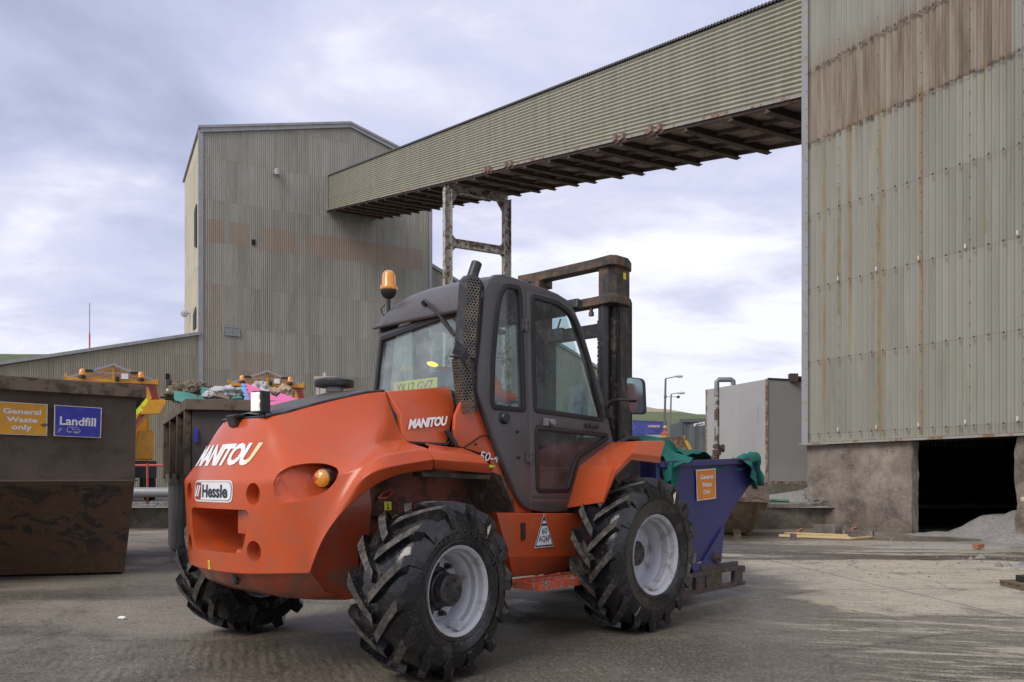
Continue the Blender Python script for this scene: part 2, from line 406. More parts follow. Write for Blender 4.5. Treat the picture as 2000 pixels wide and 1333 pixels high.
M['amber'] = amber('amber_lens', (.82, .30, .01), .14); M['red_lens'] = amber('red_lens', (.62, .07, .025), .03)
def lamp_lens():
    m, b = newmat('lit_led_lens'); v = b.obj(); x, y, z = b.sep(v); d = b.vor(b.scale(v, (1, 1, 1)), 21, .25)
    b.out(b.bsdf(color=(.7, .7, .66), rough=.2, emit=(1, .98, .9), estr=b.maprange(d, .05, .42, 3.2, .25))); return m
M['led'] = lamp_lens()
M['mirror'] = simple('mirror_glass', (.55, .58, .62), .04, 1., .05)
M['yellow'] = simple('yellow_plate', (.88, .62, .06), .5, var=.08)
M['sticker_yellow'] = simple('yellow_sticker', (.75, .68, .03), .5, var=.1)
M['ink'] = simple('dark_print', (.025, .027, .05), .5, var=.1)
M['ink_grey'] = simple('grey_print', (.12, .14, .12), .5, var=.1)
M['hiviz'] = simple('orange_hi_vis_cloth', (.85, .13, .015), .8, var=.15, scale=9)
M['skin'] = simple('skin', (.50, .27, .18), .55, var=.1)
M['hiviz_y'] = simple('yellow_reflective', (.75, .80, .10), .6, var=.1)
M['navy'] = simple('navy_cloth', (.02, .024, .04), .85, var=.2)

# corrugated cement / metal sheeting (uv in metres: u along the wall, v = height)
def cladding(name, ca, cb, rust=(.30, .16, .085), row=1.75, off=0., band=None, streaks=(), dens=1., pw=.9, red=None, horiz=False):
    m, b = newmat(name); u, v, _ = b.sep(b.uv())
    if horiz: u, v = v, u
    pr = ((v-off)/row).floor(); pc = (u/pw).floor(); wn = b.white(b.comb(pc, pr, .5)); wn2 = b.white(b.comb((u/(pw*3)).floor(), pr, 7.5))
    c = b.mix((wn*.55+wn2*.45-.5)*1.25+.5, ca, cb)
    n = b.noise(b.comb(u*2.2, v*.5, 0.), .7, 6, .6); c = b.mix(n.step(.35, .7)*.35, c, tuple(k*1.2 for k in cb))
    rb_ = b.white(b.comb((u/.146).floor(), pr, 3.)); c = b.mix(rb_*.30, c, tuple(k*.68 for k in ca)); rb2 = b.white(b.comb((u/.44).floor(), pr, 11.)); c = b.mix(rb2*.22, c, tuple(k*1.3 for k in cb))
    st = b.noise(b.comb(u*5, v*.35, 2.), 1.3, 7, .65); c = b.mix(st.step(.56, .78)*.42*dens, c, rust)
    st2 = b.noise(b.comb(u*11, v*.5, 5.), 1., 4, .6); c = b.mix(st2.step(.52, .78)*.40, c, tuple(k*.5 for k in ca))
    grn = b.noise(b.comb(u*.8, v*.2, 9.), 1., 5, .6); c = b.mix(grn.step(.5, .75)*.18, c, (ca[0]*.75, ca[1]*.92, ca[2]*.62))
    edge = ((v-off)/row).fract(); en = b.noise(b.comb(u*6, v*2, 3.), 1.2, 5, .7)
    c = b.mix((edge.lt(.008).max(edge.gt(.992)))*.16, c, (.06, .05, .042))
    c = b.mix(b.maprange(edge, 1., .80, 1., 0.)*en.step(.45, .75)*.35*dens, c, rust)
    fine = b.noise(b.comb(u*3, v*3, 0.), 9, 5, .7); c = b.mix(fine.step(.55, .7)*.12, c, (.55, .53, .48))
    if red:                                       # sheets of another, pinker batch: (v0, v1, u0, u1)
        for (v0, v1, u0, u1, amt) in red:
            q = v.gt(v0)*v.lt(v1)*u.gt(u0)*u.lt(u1)*b.maprange(wn2*.35+wn*.65, .12, .30, .15, 1.)*amt
            c = b.mix(q, c, b.mix(st, (.29, .19, .135), (.35, .245, .18)))
    if band:                                      # old rusty band high on the wall
        v0, v1, u1 = band
        fade = b.noise(b.comb((u*7).floor(), v*.3, 8.), 1., 2, .5)
        q = v.gt(v0)*b.maprange(v, v1-.25, v1+fade*1.4, 1., 0.)*u.lt(u1)*(1.-fade*.35)
        dwn = b.maprange(v, v0-2.6*fade, v0, 0., 1.)*v.lt(v0)*u.lt(u1)*b.noise(b.comb(u*7, v*.25, 2.), 1., 4, .6).step(.45, .7); c = b.mix(dwn*.55, c, (.20, .145, .09))
        rc = b.ramp(b.noise(b.comb(u*6.5, v*.35, 1.), 1., 7, .65), [(.30, (.055, .034, .022)), (.43, (.155, .10, .064)), (.53, (.225, .17, .12)), (.66, (.29, .255, .20))])
        c = b.mix(q*.93, c, rc)
        eb = b.noise(b.comb(u*2.6, v*2.5, 4.), 3.0, 5, .7)
        c = b.mix((b.maprange((v-v0).abs(), .03, .12, 1., 0.).max(b.maprange((v-v1).abs(), .03, .12, 1., 0.)))*u.lt(u1+.2)*eb.step(.40, .62)*.75, c, (.04, .022, .014))
    for (su, sw, top, bot) in streaks:            # single rust runs
        wob = b.noise(b.comb(v*.8, su, 0.), 1.3, 3, .5)*.1-.05
        q = b.maprange((u-su+wob).abs(), 0., sw, 1., 0.)*v.lt(top)*v.gt(bot)*b.noise(b.comb(u*9, v*.7, su), 1., 5, .6).step(.25, .6)*.8
        c = b.mix(q, c, (.23, .155, .06))
    b.out(b.bsdf(color=c, rough=.72, spec=.35, normal=b.bump(fine, .15, .01))); return m
M['clad_right'] = cladding('sheeting_of_right_building', (.225, .222, .186), (.285, .28, .238), band=(9.28, 11.04, 4.9), row=1.76, dens=.55,
                           streaks=((.55, .09, 9.5, 2.), (1.25, .08, 9.5, 4.), (2.05, .13, 9.5, 2.1), (3.05, .10, 9.5, 2.1), (5.2, .07, 5.6, 2.1), (.95, .05, 8., 5.), (4.4, .05, 9.5, 6.)), off=.49)
M['clad_tower'] = cladding('sheeting_of_tower', (.24, .23, .188), (.34, .33, .28), row=3.15, off=3.05, red=((18.8, 20.5, 2.1, 17.9, .62), (18.8, 20.5, .5, 1.6, .7), (5., 10.8, 2.3, 5.4, .45), (6., 15.6, .4, 1.5, .35)), dens=.9)
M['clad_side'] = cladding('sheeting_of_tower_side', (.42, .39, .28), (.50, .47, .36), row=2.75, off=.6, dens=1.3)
M['clad_annex'] = cladding('sheeting_of_annex', (.23, .21, .15), (.29, .265, .20), row=3.4, dens=1.2)
M['clad_gallery'] = cladding('sheeting_of_gallery', (.31, .30, .23), (.37, .36, .28), row=2.4, pw=50, dens=.5, off=.9)
M['trim'] = simple('grey_flashing', (.27, .275, .28), .55, .0, .2, 1.5, dirt=(.25, .17, .10), dirtamt=.4)
M['trim_rust'] = simple('rusty_flashing', (.30, .28, .24), .6, 0, .2, 2, dirt=(.20, .09, .04), dirtamt=.9)
def rust_steel(name, base, rustc=(.14, .06, .028), amt=(.45, .6), scale=2.5, dark=(.03, .022, .018)):
    m, b = newmat(name); v = b.obj(); n = b.noise(v, scale, 9, .7, .5)
    c = b.mix(n.step(*amt), base, b.ramp(b.noise(v, scale*4, 7, .7), [(.35, dark), (.55, rustc), (.7, tuple(min(1, k*1.8) for k in rustc))]))
    b.out(b.bsdf(color=c, rough=.72, normal=b.bump(n, .4, .01))); return m
M['trestle'] = rust_steel('trestle_flaking_paint', (.42, .41, .36), (.17, .085, .04), (.48, .57), 3.6)
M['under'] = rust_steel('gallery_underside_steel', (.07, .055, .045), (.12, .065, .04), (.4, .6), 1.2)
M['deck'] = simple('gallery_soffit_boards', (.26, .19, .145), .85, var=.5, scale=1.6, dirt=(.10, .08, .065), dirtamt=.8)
M['pink_steel'] = simple('red_oxide_stub', (.23, .15, .125), .8, var=.2)

def skip_mat(name, base=(.108, .080, .056), lowz=1.15):
    m, b = newmat(name); v = b.obj(); x, y, z = b.sep(v)
    n = b.noise(v, 1.6, 9, .68, .5); c = b.ramp(n, [(.28, (.040, .030, .023)), (.45, tuple(k*.85 for k in base)), (.60, base), (.78, tuple(k*1.35 for k in base))])
    st = b.noise(b.scale(v, (7, 7, .5)), 1.4, 7, .6); c = b.mix(st.step(.55, .78)*.45, c, (.145, .115, .085))
    low = b.maprange(z, lowz, lowz-.05, 0., 1.)
    bl = b.noise(b.scale(v, (1, 1, 1.5)), 3.4, 9, .66, 1.1); lowc = b.mix(bl.step(.52, .56)*b.maprange(z, .1, .5, 0., 1.), (.085, .045, .022), (.014, .013, .013))
    c = b.mix(low*.85, c, b.mix(b.noise(v, 11, 6, .6).step(.5, .75)*.4, lowc, (.15, .10, .06)))
    ch = b.noise(v, 13, 9, .75, .3).step(.60, .66); c = b.mix(ch*.35, c, (.22, .19, .16))
    b.out(b.bsdf(color=c, rough=b.maprange(st, .3, .7, .38, .75), normal=b.bump(n*.6+b.noise(v, 24, 6, .7)*.4, .45, .02))); return m
M['skip'] = skip_mat('rusty_brown_skip_paint'); M['skip2'] = skip_mat('rusty_dark_skip_paint', (.070, .058, .05), .0)
M['skip_rim'] = simple('skip_rim', (.135, .095, .062), .6, var=.4, scale=2.5, dirt=(.05, .035, .025), dirtamt=.8, bump=.3)
M['skip_light'] = simple('small_skip_paint', (.16, .12, .075), .6, var=.4, scale=3, dirt=(.30, .22, .12), dirtamt=.6, bump=.4)
def blue_skip():
    m, b = newmat('blue_skip_paint'); v = b.obj(); x, y, z = b.sep(v)
    c = b.mix(b.noise(v, 3, 7, .6), (.028, .030, .115), (.045, .047, .17))
    sc1 = b.noise(b.comb(x*9-z*3.0, y, z*1.6), 1.5, 7, .7).step(.655, .70); c = b.mix(sc1*.6, c, (.22, .22, .25))
    ru = b.noise(v, 6, 9, .72).step(.56, .64)*b.maprange(z, .75, .15, .15, 1.); c = b.mix(ru, c, (.075, .045, .03))
    tp = b.maprange(z, 1.22, 1.34, 0., 1.)*b.noise(v, 9, 6, .7).step(.42, .6); c = b.mix(tp*.8, c, (.09, .055, .045))
    b.out(b.bsdf(color=c, rough=.42, normal=b.bump(b.noise(v, 20, 6, .6), .3, .01))); return m
M['blue'] = blue_skip()
M['base_steel'] = rust_steel('rusty_base_frame', (.06, .058, .075), (.10, .066, .04), (.36, .54), 4)
def net():
    m, b = newmat('green_netting'); v = b.obj(); n = b.noise(v, 3, 5, .6)
    f = b.noise(v, 260, 1, .5)
    b.out(b.bsdf(color=b.mix(n, (.0, .075, .06), (.012, .19, .135)), rough=.8, alpha=.93, normal=b.bump(f+b.noise(v, 14, 4, .6), .4, .01))); return m
M['net'] = net()
M['sign_orange'] = simple('orange_sign', (.72, .23, .02), .5, var=.06, dirt=(.45, .2, .06), dirtamt=.3)
M['sign_amber'] = simple('amber_sign', (.68, .33, .02), .45, var=.06, dirt=(.4, .26, .1), dirtamt=.35)
M['sign_blue'] = simple('blue_sign', (.035, .045, .36), .4, var=.06, dirt=(.12, .12, .3), dirtamt=.3)
M['sign_white'] = simple('sign_white', (.72, .70, .64), .5, var=.06, dirt=(.45, .28, .14), dirtamt=.4)
def concrete(name, base=(.30, .255, .205), dark=(.13, .10, .08), rough=.9):
    m, b = newmat(name); v = b.pos(); x, y, z = b.sep(v)
    n = b.noise(v, 1.3, 9, .70, .3); c = b.ramp(n, [(.34, dark), (.45, tuple(k*.75 for k in base)), (.55, base), (.68, tuple(k*1.45 for k in base))])
    st = b.noise(b.comb(x*3, y*3, z*.5), 1.2, 7, .65); c = b.mix(st.step(.52, .72)*.35, c, (.34, .33, .31))
    c = b.mix(b.maprange(z, .45, 0., 0., 1.)*b.noise(v, 2.5, 6, .6).step(.3, .6)*.7, c, (.12, .082, .06))
    pt = b.noise(v, 9, 9, .8); c = b.mix(pt.step(.46, .38)*.45, c, tuple(k*1.35 for k in base)); c = b.mix(pt.step(.54, .62)*.6, c, tuple(k*.55 for k in base))
    b.out(b.bsdf(color=c, rough=rough, normal=b.bump(pt*1.2+b.noise(v, 40, 6, .7)*.5, 1., .06))); return m
M['concrete'] = concrete('weathered_concrete', (.33, .28, .225)); M['kerb'] = concrete('mossy_concrete', (.235, .215, .17), (.085, .08, .05))
M['block'] = concrete('grey_concrete_block', (.28, .27, .25), (.15, .14, .13))
M['dark_room'] = simple('shade_black', (.012, .012, .013), .95, var=.2)  # near-black colour puts the darkness of the unlit interior into its walls
def tank_mat(dark=False):
    m, b = newmat('grey_tank_paint'); v = b.obj(); x, y, z = b.sep(v)
    c = b.mix(b.noise(v, .8, 6, .6), (.31, .31, .30), (.40, .40, .385)); c = b.mix(b.maprange(z, 1.6, 1.58, 0., .25), c, (.45, .45, .43))
    st = b.noise(b.comb(x*4, y*4, z*.3), 1.1, 7, .7); c = b.mix(st.step(.60, .72)*.75, c, (.25, .15, .08)); c = b.mix(((x*.351+y*.936).abs()*1.05).fract().lt(.012)*.4, c, (.16, .16, .15))
    sp = b.noise(v, 2.1, 7, .7).step(.70, .73); c = b.mix(sp, c, (.28, .11, .035))
    c = b.mix(b.noise(b.comb(x*2, y*2, z*.4), 1., 5, .6).step(.5, .8)*.3, c, (.34, .33, .30))
    b.out(b.bsdf(color=c, rough=.5)); return m
M['tank'] = tank_mat()
M['rustedge'] = rust_steel('rust_edge', (.36, .33, .29), (.26, .13, .05), (.42, .55), 6)
M['pipe_grey'] = simple('galvanised_pipe', (.22, .23, .235), .5, .2, .2, 3)
M['pipe_rust'] = rust_steel('flaking_pipe', (.36, .36, .34), (.12, .08, .055), (.45, .52), 5)
M['container'] = simple('dark_container', (.10, .115, .12), .6, var=.2, scale=1, dirt=(.18, .13, .08), dirtamt=.5)
M['yellow_truck'] = simple('yellow_truck_paint', (.66, .30, .012), .35, var=.12, scale=3, dirt=(.38, .2, .04), dirtamt=.4)
M['lime'] = simple('fluorescent_lime', (.58, .78, .02), .4, var=.05); M['chev_red'] = simple('red_chevron', (.24, .03, .018), .4, var=.05)
M['truck_black'] = simple('truck_chassis', (.015, .015, .016), .6, var=.3)
M['galv'] = simple('galvanised_bar', (.30, .31, .33), .45, .3, .15, 3)
def mesh_mat():
    m, b = newmat('wire_screen'); nt = b.nt; x, y, z = b.sep(b.uv()); g = ((x*16).fract().lt(.22)).max((y*16).fract().lt(.22))
    bs = b.bsdf(color=(.36, .37, .38), rough=.5, metal=.2); tr = nt.nodes.new('ShaderNodeBsdfTransparent'); mx = nt.nodes.new('ShaderNodeMixShader')
    b.set(mx.inputs[0], g); nt.links.new(tr.outputs[0], mx.inputs[1]); nt.links.new(bs.s, mx.inputs[2]); b.out(S(b, mx.outputs[0])); return m
M['wire'] = mesh_mat()
M['rail_red'] = simple('red_railing', (.40, .07, .045), .6, var=.25, scale=5)
M['beige'] = simple('beige_cabinet', (.42, .39, .34), .6, var=.15, scale=2, dirt=(.25, .2, .15), dirtamt=.4)
M['timber'] = simple('yellow_timber', (.58, .43, .22), .7, var=.2, scale=8)
M['wood_dirty'] = simple('dirty_wood', (.16, .125, .085), .85, var=.4, scale=8)
M['sack'] = simple('hessian_sack', (.17, .135, .09), .9, var=.4, scale=14, bump=.8, bscale=30)
M['sheet_green'] = simple('green_plastic_sheet', (.045, .20, .16), .5, var=.35, scale=6)
M['bag_white'] = simple('white_rubble_bag', (.47, .47, .48), .7, var=.3, scale=7, dirt=(.2, .18, .16), dirtamt=.5)
M['foam_pink'] = simple('pink_foam_mat', (.62, .13, .30), .75, var=.08); M['foam_blue'] = simple('blue_foam_edge', (.13, .33, .62), .75, var=.08)
M['card'] = simple('brown_card', (.42, .31, .21), .85, var=.2, scale=9)
M['dish'] = simple('grey_fitting', (.35, .35, .35), .5, var=.1)
M['pole'] = simple('lamp_column', (.20, .17, .15), .6, var=.15)
M['gravel_pile'] = simple('grey_grit', (.24, .23, .215), .95, var=.35, scale=9, dirt=(.13, .115, .10), dirtamt=.6, bump=1., bscale=30)
M['tarp_blue'] = simple('blue_curtain', (.07, .085, .36), .5, var=.3, scale=.6, dirt=(.3, .32, .5), dirtamt=.6)
M['bed_white'] = simple('white_trailer_rail', (.5, .5, .48), .6, var=.1)
M['brick_red'] = simple('broken_brick', (.34, .13, .07), .9, var=.25)

def islands(o):
    """one object per separate piece of a part that repeats (left and right liners, stubs, gussets)"""
    me = o.data; bm = bmesh.new(); bm.from_mesh(me); bm.verts.ensure_lookup_table(); seen = set(); groups = []
    for v in bm.verts:
        if v.index in seen: continue
        st = [v]; seen.add(v.index); g = []
        while st:
            a = st.pop(); g.append(a.index)
            for e in a.link_edges:
                c = e.other_vert(a)
                if c.index not in seen: seen.add(c.index); st.append(c)
        groups.append(set(g))
    bm.free(); par = o.parent; nm = o.name.split('.')[0]
    for g in groups:
        b2 = bmesh.new(); b2.from_mesh(me); b2.verts.ensure_lookup_table()
        bmesh.ops.delete(b2, geom=[v for v in b2.verts if v.index not in g], context='VERTS'); m2 = bpy.data.meshes.new(nm); b2.to_mesh(m2); b2.free()
        for m_ in me.materials: m2.materials.append(m_)
        n = bpy.data.objects.new(nm, m2); COL.objects.link(n); n.parent = par
    bpy.data.objects.remove(o)

# ================================================================ SETTING
def ground_mat():
    m, b = newmat('worn_wet_concrete'); p = b.pos(); x, y, z = b.sep(p); p2 = b.comb(x, y, 0.)
    n = b.noise(p2, .35, 9, .62, .3); c = b.ramp(n, [(.36, (.090, .074, .052)), (.5, (.165, .140, .103)), (.62, (.26, .228, .17))])
    br = b.noise(b.comb(x, y, 4.), .8, 7, .65).step(.5, .68); c = b.mix(br*.35, c, (.115, .088, .062))
    dist = b.noise(p2, .9, 8, .7); d2 = b.noise(b.comb(x*.6, y*2.2, 3.), 1.3, 8, .68)
    def blob(cx, cy, rx, ry, soft=.35, k=.9):
        q = (((x-cx)/rx)*((x-cx)/rx)+((y-cy)/ry)*((y-cy)/ry)).pow(.5)+(dist-.5)*1.3*k+(d2-.5)*1.5*k
        return b.maprange(q, 1.0, 1.0-soft, 0., 1.)
    pale = (.52, .46, .35)
    # dried pale slurry and wet runs in front of the open bay
    en = (dist-.5)*1.5+(d2-.5)*1.6
    m1 = b.maprange(x-3.0-.07*(y-7)+en*.9, -.25, .12, 0., 1.)*b.maprange(y-7.15-.10*(x-4)+(d2-.5)*.9, -.10, .05, 0., 1.)*b.maprange(y-12.2+(d2-.5)*2.2, .2, -.15, 0., 1.)
    m1 = m1.max(b.maprange((y-13.1-.05*(x-5)+(d2-.5)*1.6).abs(), .42, .30, 0., 1.)*x.gt(1.8)*b.maprange(x, 9., 7., 0., 1.)*.9)
    m1 = m1.max(blob(6.2, 15.1, 3.2, .6, .3)*.6)
    mott = b.noise(b.comb(x*.8, y*2., 5.), 1.7, 8, .7).step(.42, .6); c = b.mix((m1*(.97-mott*.35)).min(1.), c, pale)
    rdw = b.noise(b.comb(x*1.6, y*5., 5.), 1.3, 8, .75).step(.60, .68)*m1; c = b.mix(rdw*.5, c, (.24, .155, .10))
    stk = b.noise(b.comb(x*.85+y*.4, y*4.2+x*1.1, 3.), 1.5, 10, .78, .7).step(.48, .58)
    m2 = b.maprange(x-2.35-.12*(y-5)+en*1.2, -.8, .7, 0., 1.)*b.maprange(y, 7.3, 6.9, 0., 1.); c = b.mix(m2*.35, c, (.085, .075, .058)); c = b.mix(m2*stk*.92, c, (.50, .455, .345))
    m3 = blob(2.2, 7.6, 2.2, 2.6, .8)*b.noise(b.comb(x*1.0+y*.3, y*5+x*1.4, 9.), 1.9, 9, .8, .5).step(.55, .66); c = b.mix(m3*.55, c, (.42, .41, .385))
    grit = blob(7.6, 14.2, 2.0, .55, .4).max(blob(9.3, 14.6, 2.4, 1.3, .6)*.75); c = b.mix(grit*.85, c, (.40, .385, .36))
    wv = (y-(12.75-.30*(x-5)))+(d2-.5)*1.6; wet = b.maprange(wv.abs(), .22, .42, 1., 0.)*x.gt(3.2)
    wv2 = (y-(12.35-.02*x))+(dist-.5)*1.3; wet2 = b.maprange(wv2.abs(), .14, .26, 1., 0.)*x.gt(2.0)
    wv3 = (y-(13.9-.12*x))+(dist-.5)*1.3; wet2 = wet2.max(b.maprange(wv3.abs(), .06, .2, 1., 0.)*x.gt(2.0))
    wet3 = blob(4.8, 17.0, 3.2, 1.5, .4).max(blob(3.2, 15.2, 2.0, .9, .4)); wet = wet.max(wet2*.9).max(wet3*.8)
    c = b.mix(wet*.92, c, (.040, .029, .020))
    edge_ = b.maprange((y-7.1-.10*(x-4)+(d2-.5)*.9).abs(), .02, .10, 1., 0.)*x.gt(3.5); c = b.mix(edge_*.7, c, (.06, .05, .04))
    # oil and damp beneath the machine and skips
    oil = b.noise(b.comb(x, y, 8.), 1.15, 8, .7, .2).step(.56, .66); c = b.mix(oil*.55, c, (.065, .057, .048))
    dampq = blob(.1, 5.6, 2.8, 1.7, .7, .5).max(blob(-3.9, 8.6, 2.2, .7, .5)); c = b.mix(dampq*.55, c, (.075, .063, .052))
    # small light chippings and fibres
    sp = b.vor(b.comb(x, y, 0.), 22, 1.).lt(.13)*(b.noise(b.comb(x, y, 2.), 1.2, 4, .6).step(.54, .64).max(blob(-4.4, 8.6, 1.2, .7, .6))); c = b.mix(sp*.85, c, (.55, .53, .47))
    sp2 = b.vor(b.comb(x, y, 0.), 60, 1.).lt(.10)*b.noise(b.comb(x, y, 6.), 2.2, 4, .6).step(.45, .6); c = b.mix(sp2*.45, c, (.42, .40, .35))
    rd = b.vor(b.comb(x+3, y, 0.), 5.5, 1.).lt(.035); c = b.mix(rd*.7, c, (.30, .13, .07))
    ag = b.noise(p2, 45, 6, .75); c = b.mix(ag.step(.5, .60)*.55, c, (.34, .31, .25)); c = b.mix(ag.step(.5, .40)*.55, c, (.05, .043, .034)); md_ = b.noise(p2, 11, 8, .72); c = b.mix(md_.step(.53, .66)*.35, c, (.29, .265, .215)); c = b.mix(md_.step(.47, .36)*.45, c, (.062, .053, .042))
    scr = b.noise(b.comb(x*1.2+y*.25, y*9-x*2., 6.), 2.2, 6, .7).step(.62, .70); c = b.mix(scr*.16, c, (.34, .32, .28))
    # slab joints
    jx = (y-.06*x-8.6).abs().lt(.012).max((x+.12*y-5.2).abs().lt(.012)).max((y-.05*x-15.6).abs().lt(.014)); c = b.mix(jx*.7, c, (.04, .034, .028))
    ck = b.vor(b.comb(x+(dist-.5)*1.3, y+(d2-.5)*1.3, 0.), .42, 1., 'DISTANCE_TO_EDGE').lt(.006); c = b.mix(ck*.55*b.noise(p2, .5, 3, .5).step(.45, .55), c, (.045, .037, .029))
    # tyre-lug prints pressed in the dirt
    trd = b.math('SINE', (x+y*.32)*84+(dist-.5)*14)*(blob(-2.2, 5.1, 2.4, 1.4, .6).max(blob(.2, 4.6, 1.8, 1.0, .6)))*b.noise(b.comb(x, y, 12.), 3.5, 5, .6).step(.4, .62)
    r = b.maprange(n+(dist-.5)*1.0, .38, .62, .26, .78); r = b.mix(wet, r, (.17, .17, .17)); r = b.mix(dampq*.6, r, (.38, .38, .38)); r = b.mix(m1.max(grit), r, (.9, .9, .9))
    h = ag*.9+trd*.40+md_*1.5-wet*.5
    b.out(b.bsdf(color=c, rough=r, normal=b.bump(h, .55, .022))); return m
M['ground'] = ground_mat()
q = MB(); q.add([(-400, -60, 0), (400, -60, 0), (400, 520, 0), (-400, 520, 0)], [(0, 1, 2, 3)]); tag(q.build('ground', M['ground']), kind='structure')

def hill_mat():
    m, b = newmat('rough_grass_hill'); p = b.pos(); x, y, z = b.sep(p)
    n = b.noise(p, .08, 8, .7); c = b.ramp(n, [(.3, (.055, .085, .028)), (.55, (.085, .115, .04)), (.75, (.15, .15, .065))])
    c = b.mix(b.noise(p, .6, 7, .7).step(.45, .7)*.35, c, (.17, .165, .08))
    tan = b.maprange(z+(n-.5)*3, 12.4, 13.2, 0., 1.)*x.gt(0.); c = b.mix(tan, c, b.mix(n, (.27, .235, .145), (.34, .29, .19)))
    low = b.maprange(z, .9, .6, 0., 1.); g = b.vor(p, 14, 1., 'F1', 1)
    c = b.mix(low, c, b.mix(b.noise(p, 24, 3, .7), (.14, .13, .115), (.38, .36, .33)))
    b.out(b.bsdf(color=c, rough=.95, normal=b.bump(b.noise(p, 16, 4, .7), .7, .05))); return m
def hillh(X, Y):
    sm = lambda t: max(0, min(1, t))**2*(3-2*max(0, min(1, t)))
    a = sm((X+8)/12); h = 0
    if Y > 46: h += a*((Y-46)*.21 if Y < 60 else 2.94+(min(Y, 205)-60)*.109)
    if Y > 205: h -= a*(Y-205)*.02
    l = sm((-X-44)/22)
    if Y > 72: h += l*min((Y-72)*.30, 23.5)
    h += (mnoise.noise(Vector((X*.03, Y*.03, 0)))*1.4)*sm((Y-62)/60)*(a+l)
    h -= sm((Y-60)/140)*a*max(0, X-31)*.20
    return .5+max(0, h)
q = MB(); ys = [19.3, 22, 26, 32, 38, 44, 46, 50, 55, 60, 66]+[70+i*5 for i in range(70)]; xs = [-300+i*6 for i in range(101)]
q.add([(x, y, hillh(x, y)) for y in ys for x in xs], [(j*101+i, j*101+i+1, (j+1)*101+i+1, (j+1)*101+i) for j in range(len(ys)-1) for i in range(100)])
tag(q.build('hill', hill_mat(), smooth=60), kind='structure')

# gravel strip behind the kerb, as loose stones near the kerb
q = MB()
def stone(mb, c, r):
    vs = [Vector((random.uniform(.6, 1)*a, random.uniform(.6, 1)*b2, random.uniform(.5, .9)*c2))*r for a, b2, c2 in ((1, 0, 0), (0, 1, 0), (-1, 0, 0), (0, -1, 0), (0, 0, 1), (0, 0, -1))]
    mb.add([Vector(c)+v for v in vs], [(0, 1, 4), (1, 2, 4), (2, 3, 4), (3, 0, 4), (1, 0, 5), (2, 1, 5), (3, 2, 5), (0, 3, 5)], random.choice((0, 0, 1)))
for i in range(5200):
    if i % 2: x = random.uniform(5.4, 8.8); y = random.uniform(19.5, 21.6); z = .5+max(0, .42-.30*abs(x-7.6)-.16*abs(y-20.9))
    else: x = random.uniform(-10.5, -6.4); y = random.uniform(19.75, 23.0); z = .5
    stone(q, (x, y, z+random.uniform(-.01, .04)), random.uniform(.02, .045))
q.add([(5, 19.45, .5), (9.4, 19.45, .5), (9.4, 21.9, .5), (5, 21.9, .5), (7.5, 20.9, .9)], [(0, 1, 4), (1, 2, 4), (2, 3, 4), (3, 0, 4)])
tag(q.build('gravel', [M['gravel_pile'], M['block']]), kind='stuff')

def kerb(name, x0, x1, y0, y1, top, label):
    q = MB(); n = 24
    secs = []
    for i in range(n+1):
        t = i/n; x = x0+(x1-x0)*t; y = y0+(y1-y0)*t; e = .012*mnoise.noise(Vector((x*1.3, y, 0)))
        secs.append([(x, y, 0), (x, y-.02+e, .08), (x, y+e, top-.04), (x, y+.04+e, top+e), (x, y+.3, top), (x, y+.34, 0)])
    q.loft(secs, caps=True); return tag(q.build(name, M['kerb'], smooth=40), label, 'kerb wall')
kerb('kerb_wall', -30, 3.6, 20.2, 19.6, .5, 'low mossy concrete kerb wall behind the two big brown skips')
kerb('kerb_wall', 3.6, 7.6, 18.9, 19.6, .62, 'low stained concrete kerb wall running up to the big sheeted building')

# ---------------------------------------------------------------- corrugated walls
AX = Vector((-.487, .873, 0)).normalized(); BX = Vector((.873, .487, 0)).normalized()
def corr(name, o, d, nrm, length, zb, zt, mat, parent, pitch=.146, amp=.026, seg=8, uvoff=0., rows=1):
    n = int(length/pitch*seg); me = bpy.data.meshes.new(name); vs = []; uv = []; fs = []; o = Vector(o); d = Vector(d); nrm = Vector(nrm)
    for i in range(n+1):
        u = i*pitch/seg; a = 2*math.pi*u/pitch; off = nrm*(amp*math.sin(a))
        for r_ in range(rows+1):
            t = r_/rows; z = zb(u)*(1-t)+zt(u)*t; p = o+d*u+off; vs.append((p.x, p.y, z)); uv.append((u+uvoff, z))
    R1 = rows+1
    for i in range(n):
        for r_ in range(rows): fs.append((i*R1+r_, (i+1)*R1+r_, (i+1)*R1+r_+1, i*R1+r_+1))
    me.from_pydata(vs, [], fs); me.materials.append(mat); ul = me.uv_layers.new(name='uv')
    for lp in me.loops: ul.data[lp.index].uv = uv[lp.vertex_index]
    for p in me.polygons: p.use_smooth = True
    ob = bpy.data.objects.new(name, me); COL.objects.link(ob); ob.parent = parent; return ob

# ---- big building on the right
RB = Vector((7.16, 20, 0)); RD = -AX; RN = -BX            # wall runs towards the camera's right; outward normal faces the yard
rb = empty('industrial_building', (0, 0, 0), label='big corrugated building with a rusty band and a dark opening in its concrete base', cat='building')
corr('cladding', RB+RD*.03, RD, RN, 15, lambda u: 2.06, lambda u: 17., M['clad_right'], rb, rows=6, amp=.03)
corr('cladding', RB+BX*.03+AX*.0, BX, AX, 14, lambda u: 2.06, lambda u: 17.+u*.2, M['clad_right'], rb, uvoff=30)
q = MB()                                                   # corner flashing, foot flashing, roof
q.box(RB+Vector((0, 0, 9.5))+RN*.035-AX*.06, (.02, .02, .02))
a = RB+RN*.05
q.prism([a+AX*.05+Vector((0, 0, 2.03)), a-AX*.13+Vector((0, 0, 2.03)), a-AX*.13+Vector((0, 0, 17)), a+AX*.05+Vector((0, 0, 17))], RN*.012)
